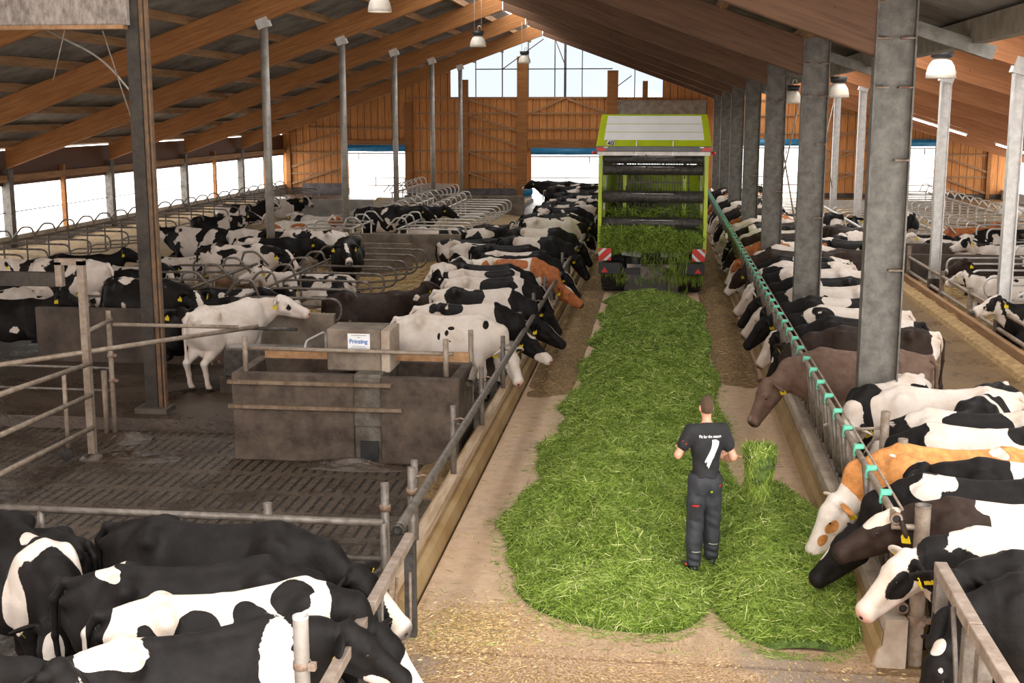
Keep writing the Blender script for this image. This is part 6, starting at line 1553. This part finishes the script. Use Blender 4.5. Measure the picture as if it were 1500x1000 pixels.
for k, (x, y, cv, dg_) in enumerate(((-3.4, 39.5, .42, 0), (-3.4, 41.0, .55, 6), (-3.4, 44.0, .60, -4), (-3.5, 45.4, .48, 3), (-3.4, 47.0, .62, 0), (-3.3, 48.8, .5, -6), (-3.0, 50.6, .55, 0), (-3.5, 52.5, .66, 5), (-3.1, 54.5, .45, 0), (-4.2, 57, .6, 12), (-3.2, 59.5, .55, 0), (-5.0, 61, .62, 170))):
    generic(['feed', 'feed2', 'feed3', 'stand'][k % 4 if k < 9 else 3], x, y, 0, dg_, 1.05, 12.7*k+3, cv, 'holstein', 'cow far back at the left rail, '+['first beyond the broadside black cow', 'second beyond the broadside black cow', 'mostly black, level with the trailer body', 'patched, level with the trailer body', 'dark one half hidden by the trailer side', 'patched one half hidden by the trailer side', 'dark backed, two thirds down the rail', 'very dark, two thirds down the rail', 'pale one near the doorway', 'dark one turned towards the doorway', 'last one at the rail', 'one facing away from the rail before the doorway'][k], 'far cows at the left rail')

# the white cow by the tipping trough and the lower-left pen
hero(288, 455, 0, 66, 1.02, 'white cow with a black eye patch standing by the trough, seen from behind', blobs=[HD(0.18, -0.10, 0.0, 0.08, 0.06, 0.09), HD(-0.02, -0.2, 0, 0.04, 0.06, 0.05), D(-0.95, 1.15, 0.05, 0.05, 0, 0.05)], base=-0.6, cover=0.42, neck=(20, -48, 0.52), head=(-18, -68), muzzle='pink', h=0.015, step=0.05, ax=-0.75, tail=0)
PF = -0.2
hero(330, 772, PF, -2, 1.08, 'black cow standing along the pen gate at the lower left', blobs=[], base=0.7, neck=(-16, -4, 0.52), head=(-34, -16), h=0.016, ax=0.05)
hero(290, 832, PF, 17, 1.06, 'black cow with a hanging tail in front of the black cow by the gate', blobs=[L(-0.62, 1.42, 0.09, 0.035)], base=0.7, neck=(-34, 0, 0.42), head=(-64, 0), h=0.016, tail=0)
hero(345, 870, PF, 25, 1.04, 'white cow with large black patches and a dirty rump, lower left', blobs=[D(-0.30, 1.20, 0.16, 0.20, -0.25, 0.17), D(-0.66, 1.12, 0.14, 0.22, -0.26, 0.2), D(0.10, 1.15, 0.15, 0.2, -0.25, 0.2), D(0.02, 1.05, 0.14, 0.24, -0.32, 0.16), D(0.05, 1.32, 0.08, 0.10, -0.18, 0.10), D(0.40, 1.33, 0.16, 0.12, -0.08, 0.16), D(0.30, 1.08, 0.08, 0.14, -0.28, 0.12), L(0.2, 1.0, 0.06, 0.3, -0.3, 0.2), D(-0.93, 1.1, 0.10, 0.5, 0, 0.16), D(0.90, 1.05, 0.24, 0.6), HB, HL_(0.42, 0, 0.0, 0.22, 0.16, 0.20), D(0.2, 0.7, 0.2, 0.15, -0.3, 0.3)],
     base=-0.42, neck=(-30, -14, 0.46), head=(-48, -28), muzzle='pink', h=0.014)
hero(400, 912, PF, 30, 1.0, 'black cow with a white shoulder at the bottom edge, left', blobs=[L(0.50, 1.18, 0.19, 0.42), L(-0.62, 1.40, 0.32, 0.07), HL_(0.34, 0, -0.12, 0.15, 0.10, 0.06)], base=0.45, neck=(6, -10, 0.40), head=(-34, -24), h=0.014, ax=0.5)
hero(62, 800, PF, -42, 1.02, 'black cow with a white shoulder band facing the camera at the left edge', blobs=[L(0.50, 1.2, 0.17, 0.50), L(0.3, 1.42, 0.2, 0.08), HL_(0.20, 0, 0.10, 0.16, 0.07, 0.12)], base=0.5, neck=(-44, -22, 0.46), head=(-68, -28), h=0.015, ax=0.45)
hero(-48, 968, PF, 12, 1.0, 'black cow with two yellow tags in the bottom left corner', blobs=[], base=0.7, neck=(14, -10, 0.5), head=(-30, -40), h=0.015, ax=0.5)
hero(10, 772, PF, 165, 0.95, 'dark cow at the left edge beside the pen gate', blobs=[L(0.6, 1.4, 0.15, 0.1), L(-0.9, 1.0, 0.2, 0.1)], base=0.5, neck=(0, 0, 0.6), head=(-30, 0), h=0.022)

# right side, near to far (all facing the feed lane)
RF = -0.05
hero(1492, 852, RF, 183, 1.0, 'black cow with a white shoulder and white muzzle eating at the bottom right', blobs=[L(0.10, 1.30, 0.34, 0.26), L(-0.5, 1.0, 0.2, 0.3), HL_(0.44, 0.0, -0.04, 0.20, 0.16, 0.16), HL_(0.30, 0.0, -0.14, 0.2, 0.07, 0.07), HL_(0.0, 0, 0.1, 0.06, 0.06, 0.05), HL_(0.12, .1, .06, .03, .05, .03)], base=0.45, neck=(-44, 6, 0.52), head=(-60, 18), muzzle='pink', h=0.013, ax=0.5)
hero(1485, 818, RF, 183, 1.0, 'black cow with a small white shoulder mark, second from the bottom right', blobs=[L(0.35, 1.40, 0.14, 0.12), L(0.22, 1.28, 0.05, 0.14), L(-0.2, 1.42, 0.3, 0.04)], base=0.48, neck=(2, 10, 0.36), head=(-36, 62), h=0.014, ax=0.5)
hero(1432, 783, RF, 182, 1.02, 'cream cow with a grey round patch and a white forehead behind the thick end post', blobs=[D(0.08, 1.25, 0.12, 0.13, 0.2, 0.3), D(0.62, 1.12, 0.24, 0.24, 0.2, 0.4), D(0.42, 1.12, 0.08, 0.09, 0.25, 0.3), D(0.85, 1.10, 0.2, 0.3), HD(0.16, 0.10, -0.03, 0.20, 0.07, 0.10), HD(-0.02, 0.2, 0, 0.12, 0.12, 0.1), HL_(0.2, 0, 0.1, 0.3, 0.07, 0.14), HL_(0.46, 0, -0.04, 0.15, 0.14, 0.14), HD(-0.02, 0.15, 0, 0.12, 0.12, 0.1)], base=-0.42, neck=(-4, 6, 0.42), head=(-42, 14), muzzle='pink', h=0.013, ax=0.5)
hero(1392, 739, RF, 181, 1.03, 'black cow with a white belt behind the shoulder at the headlocks', coat='blackbrown', blobs=[L(0.05, 1.25, 0.16, 0.42), L(0.12, 1.42, 0.28, 0.07), HL_(0.08, 0, 0.09, 0.16, 0.10, 0.10)], base=0.45, neck=(8, 4, 0.34), head=(-26, 4), h=0.014, ax=0.5)
hero(1350, 703, RF, 180, 1.03, 'black cow with a white wither patch eating beside the fawn one', coat='holstein', blobs=[L(0.42, 1.40, 0.22, 0.13), L(0.32, 1.18, 0.05, 0.18), L(-0.75, 1.40, 0.18, 0.05), HL_(0.28, 0, 0.12, 0.08, 0.03, 0.10)], base=0.48, neck=(-40, -2, 0.58), head=(-46, -2), h=0.014, ax=0.5)
hero(1435, 680, RF, 180, 1.03, 'black cow with a white belly band and its head raised at the headlocks', blobs=[L(0.05, 1.2, 0.20, 0.5), L(-0.45, 1.42, 0.1, 0.05), HL_(0.12, 0, 0.10, 0.18, 0.07, 0.10), L(-0.3, 0.85, 0.3, 0.2)], base=0.42, neck=(8, -20, 0.40), head=(-20, -36), h=0.015, ax=0.5)
hero(1318, 659, RF, 180, 1.04, 'fawn orange cow with a white face eating the fresh grass', coat='fawn', blobs=[HL_(0.32, 0, 0.0, 0.42, 0.26, 0.3), HD(0.20, 0.10, -0.03, 0.07, 0.05, 0.05), HD(0.34, 0.08, -0.04, 0.05, 0.05, 0.04), HL_(0.0, 0, 0.1, 0.08, 0.10, 0.05), L(-0.4, 1.42, 0.08, 0.04), L(0.6, 1.42, 0.05, 0.05)], base=0.6, neck=(-38, 4, 0.58), head=(-58, 14), muzzle='pink', h=0.013, ax=0.5)
hero(1362, 628, RF, 180, 1.05, 'white backed cow with a black neck and rump behind the fawn one', blobs=[D(0.75, 1.15, 0.26, 0.36), D(0.45, 0.95, 0.1, 0.07), D(-0.75, 1.05, 0.28, 0.36), D(-0.42, 1.38, 0.16, 0.08), HB], base=-0.45, neck=(-34, 0, 0.40), head=(-66, 0), h=0.016, ax=0.5)
hero(1358, 606, RF, 180, 1.04, 'white cow with a black saddle and turned-up ear, right alley', blobs=[D(-0.02, 1.32, 0.36, 0.14), D(0.8, 1.05, 0.22, 0.3), D(-0.65, 1.1, 0.08, 0.1)], base=-0.42, neck=(-34, 0, 0.40), head=(-66, 0), h=0.018, ax=0.5)
hero(1468, 562, RF, 243, 1.02, 'black and white cow with a pinkish shoulder band standing askew in the right alley', blobs=[L(0.28, 1.15, 0.13, 0.5), L(-0.85, 1.25, 0.20, 0.5), L(-0.3, 1.05, 0.1, 0.1), HL_(0.1, 0, .1, .2, .1, .1)], base=0.42, neck=(-10, -10, 0.62), head=(-30, 0), h=0.018, ax=-0.75)
hero(1330, 572, RF, 184, 1.02, 'cream white cow behind the nearest column', blobs=[D(0.9, 0.9, 0.2, 0.3)], base=-0.55, cover=0.44, neck=(-34, 0, 0.40), head=(-66, 0), muzzle='pink', h=0.018, ax=0.4)
hero(1332, 552, RF, 232, 1.0, 'white cow with a black hip stripe half hidden by the nearest column', blobs=[D(-0.5, 1.3, 0.18, 0.08, 0.2, 0.25), D(-0.38, 1.05, 0.08, 0.08, .3, .2), D(0.6, 1.1, 0.3, 0.4)], base=-0.45, neck=(-34, 0, 0.40), head=(-66, 0), h=0.02, ax=-0.6)
hero(1202, 516, RF, 181, 1.06, 'grey brown cow with its head through the headlocks', coat='brownswiss', blobs=[L(0.0, 0.7, 0.5, 0.16), HL_(0.50, 0, -0.05, 0.10, 0.1, 0.1)], base=0.6, neck=(-24, 8, 0.60), head=(-58, 24), h=0.014, ax=0.5)
hero(1205, 482, RF, 181, 1.04, 'dark brown backed cow beyond the grey brown one', coat='blackbrown', blobs=[L(-0.9, 1.2, 0.12, 0.3)], base=0.5, neck=(-10, 6, 0.64), head=(-52, 46), h=0.018, ax=0.5, fx=2.9)
hero(1200, 468, RF, 180, 1.04, 'black headed cow pushing its nose down beside the dark brown one', blobs=[HL_(0.22, 0, 0.12, 0.05, 0.04, 0.06), L(-0.6, 1.2, 0.2, 0.5)], base=0.5, neck=(-26, 4, 0.66), head=(-60, 20), h=0.018, ax=0.5, fx=2.85)
hero(1195, 452, RF, 180, 1.04, 'white cow with black spots on the shoulder, its head black and white', blobs=[D(0.5, 1.3, 0.2, 0.12), D(1.0, 0.9, 0.4, 0.5), HD(0.1, 0.08, 0, 0.16, 0.08, 0.12), HL_(0.2, 0, .1, .3, .05, .1)], base=-0.42, neck=(-26, 0, 0.68), head=(-55, 10), h=0.02, ax=0.5, fx=2.85)
hero(1190, 438, RF, 179, 1.04, 'black cow with two yellow tags leaning far through the headlocks', blobs=[L(0.1, 1.38, 0.3, 0.1)], base=0.5, neck=(-20, 0, 0.68), head=(-46, 10), h=0.02, ax=0.5, fx=2.8)
hero(1185, 421, RF, 180, 1.04, 'white cow with dark flecks behind the second column', blobs=[D(0.1, 1.25, 0.08, 0.05), D(0.3, 1.15, 0.07, 0.05), D(-0.1, 1.1, 0.08, 0.06), D(1.0, 0.9, 0.35, 0.5), HL_(0.25, 0, .1, .3, .04, .1)], base=-0.36, neck=(-26, 0, 0.7), head=(-46, 4), h=0.02, ax=0.5, fx=2.85)
hero(1180, 408, RF, 180, 1.04, 'black cow with a square white flank patch beyond the second column', blobs=[L(0.15, 1.25, 0.14, 0.2)], base=0.45, neck=(-26, 0, 0.7), head=(-48, 6), h=0.022, ax=0.5, fx=2.85)
hero(1185, 395, RF, 180, 1.06, 'large white cow standing behind the second column', blobs=[D(0.95, 1.0, 0.35, 0.5)], base=-0.45, cover=0.47, neck=(-26, 0, 0.68), head=(-45, 4), h=0.022, ax=0.5, fx=2.85)
y0_ = 28.3
where = ['just past the large white cow', 'next to a white faced one', 'with a white face strip', 'dark, beside the trailer wheel', 'brownish black, beside the trailer', 'patched, beside the trailer', 'dark, level with the third column', 'patched, level with the third column', 'between the third and fourth columns, dark', 'between the third and fourth columns, pale', 'at the fourth column', 'just past the fourth column', 'between the fourth and fifth columns', 'near the fifth column', 'at the fifth column', 'past the fifth column', 'near the sixth column', 'at the sixth column', 'past the sixth column', 'close to the far door', 'last at the headlocks']
for k in range(21):
    r = random.Random(k+50)
    y = y0_+1.15*k+r.uniform(-.15, .15)+(0.5*max(0, k-10))
    coat = ['holstein', 'holstein', 'blackbrown', 'holstein', 'redpied', 'holstein', 'blackbrown'][k % 7]
    generic(['feed', 'feed3', 'feed2', 'feed'][k % 4], 3.38+r.uniform(-.15, .12), y, RF, 180+r.uniform(-6, 6), 1.08, 31.3*k+5, [.42, .56, .64, .36, .5, .6, .7][k % 7], coat, 'cow feeding at the right headlocks, '+where[k], 'far cows at the right headlocks')
al = ['dark brown cow with lowered head in the right alley', 'black and white cow resting its chin on another in the right alley', 'white faced cow beside the fence in the right alley', 'dark cow far down the right alley', 'patched cow far down the right alley', 'black cow in front of the light doorway']
for k, (x, y, dg_, cv, ct) in enumerate(((4.9, 31.6, 200, .75, 'blackbrown'), (5.0, 34.0, 150, .55, 'holstein'), (5.3, 36.0, 240, .42, 'holstein'), (5.6, 38, 120, .66, 'blackbrown'), (5.2, 43, 200, .5, 'holstein'), (4.4, 60, 95, .7, 'holstein'))):
    generic(['walk', 'stand', 'feed2'][k % 3], x, y, RF, dg_, 1.05, 9.1*k+2, cv, ct, al[k])

# cubicles on the left: standing and lying
lf = [
    ('stand', 508, 352, -82, .70, 'holstein', 'dark cow standing on the straw by the second round pole'),
    ('lie', 545, 430, 10, .70, 'blackbrown', 'dark cow lying in the near cubicles above the control box'),
    ('walk', 350, 360, -4, .50, 'holstein', 'white cow with black patches walking behind the first round pole'),
    ('stand', 395, 350, -8, .60, 'holstein', 'cow with a dark head standing just behind the walking one'),
    ('walk', 215, 412, -18, .60, 'holstein', 'black cow with a white shoulder stripe walking right of the square post'),
    ('stand', 95, 383, 178, .44, 'holstein', 'white cow with black spots standing behind the square post'),
    ('lie2', 60, 425, 8, .40, 'holstein', 'white cow lying below the standing spotted one at the left'),
    ('lie', 15, 440, -10, .72, 'holstein', 'dark cow lying on the bed at the left edge'),
    ('lie', 160, 398, 6, .64, 'holstein', 'bluish black cow lying under the tube dividers'),
    ('lie2', 190, 392, -6, .42, 'holstein', 'pale cow lying just right of the bluish black one'),
    ('stand', 290, 335, 175, .45, 'holstein', 'white cow with a dark shoulder standing by the bright side'),
    ('lie', 262, 378, 4, .45, 'holstein', 'pale cow lying right of the dark column'),
    ('lie', 300, 440, 15, .70, 'holstein', 'black cow lying right behind the long dark wall'),
    ('lie2', 345, 425, 5, .62, 'holstein', 'black headed cow lying by the straw heap'),
    ('lie', 262, 455, -70, .75, 'holstein', 'black cow lying face on behind the white cow'),
    ('stand', 385, 338, -5, .36, 'holstein', 'pale cow facing the camera left of the first round pole'),
    ('lie', 440, 325, 8, .40, 'redpied', 'brown flecked cow lying far back on the left'),
    ('lie2', 470, 318, 170, .36, 'holstein', 'pale cow lying far back under the small dividers'),
    ('stand', 565, 305, 5, .66, 'holstein', 'black cow standing in front of the far left doorway'),
    ('stand', 600, 303, -3, .70, 'holstein', 'second black cow in front of the far left doorway'),
    ('lie', 690, 352, 4, .60, 'holstein', 'black and white cow lying past the middle wall'),
    ('lie2', 712, 358, 12, .45, 'holstein', 'patched cow lying with its nose to the left alley'),
    ('lie', 735, 330, 6, .70, 'blackbrown', 'dark cow lying farther down the middle cubicles'),
    ('lie', 700, 335, 3, .55, 'holstein', 'cow lying among the pale dividers in the middle block'),
    ('lie2', 640, 335, 175, .5, 'holstein', 'cow lying on the window side of the middle block'),
    ('lie', 350, 300, 5, .55, 'holstein', 'cow lying far down the open left side'),
    ('lie2', 410, 292, 10, .45, 'holstein', 'cow lying farthest down the open left side'),
    ('lie', 318, 318, 0, .5, 'holstein', 'cow lying midway down the open left side'),
    ('lie', 120, 375, 0, .66, 'holstein', 'black cow lying by the open left side near the eave post'),
    ('lie2', 30, 405, 172, .58, 'holstein', 'cow lying at the far left edge behind the dividers'),
    ('stand', 455, 340, 190, .5, 'holstein', 'cow standing among the middle dividers, left of the second pole'),
    ('lie', 455, 402, 185, .4, 'holstein', 'cow lying on the window side of the near cubicles'),
]
for k, (kind, px, py, dg_, cv, ct, lab) in enumerate(lf):
    fz = 0.16 if kind.startswith('l') or k in (0, 5) else 0.05
    t = gp(px, py, fz+(0.80 if kind.startswith('l') else 1.40)*1.05)
    generic(kind, t.x, t.y, fz, dg_, 1.05, 17.9*k+1, cv, ct, lab)
# straw hall on the right
rf = [
    ('lie', 1390, 352, 178, .42, 'holstein', 'white cow with black spots lying behind the dark walls'),
    ('lie2', 1425, 358, 185, .48, 'holstein', 'black and white cow lying right of the first round pole behind the dark walls'),
    ('lie', 1475, 360, 175, .42, 'holstein', 'spotted white cow lying at the right edge'),
    ('lie', 1478, 392, 182, .78, 'blackbrown', 'dark grey cow lying at the right dividers with raised head'),
    ('lie', 1410, 335, 0, .62, 'redpied', 'brown cow lying before the far right wall'),
    ('lie2', 1470, 338, 5, .66, 'holstein', 'blue black cow lying before the far right wall'),
    ('lie', 1440, 345, 10, .55, 'holstein', 'dark cow lying in the far dividers on the right'),
    ('stand', 1322, 310, 95, .45, 'holstein', 'white rumped cow standing in the bright right doorway'),
    ('lie', 1245, 330, 70, .62, 'holstein', 'blue black and white cow lying left of the nearest column'),
    ('lie2', 1350, 345, 175, .7, 'holstein', 'black cow lying by the hoop dividers'),
    ('lie', 1545, 450, 178, .55, 'holstein', 'black and white cow lying in the straw at the right edge'),
    ('lie2', 1490, 408, 178, .40, 'holstein', 'pale cow lying in the straw below the dark grey one'),
]
for k, (kind, px, py, dg_, cv, ct, lab) in enumerate(rf):
    t = gp(px, py, (0.80 if kind.startswith('l') else 1.40)*1.05)
    generic(kind, t.x, t.y, 0.0, dg_, 1.05, 23.3*k+4, cv, ct, lab)
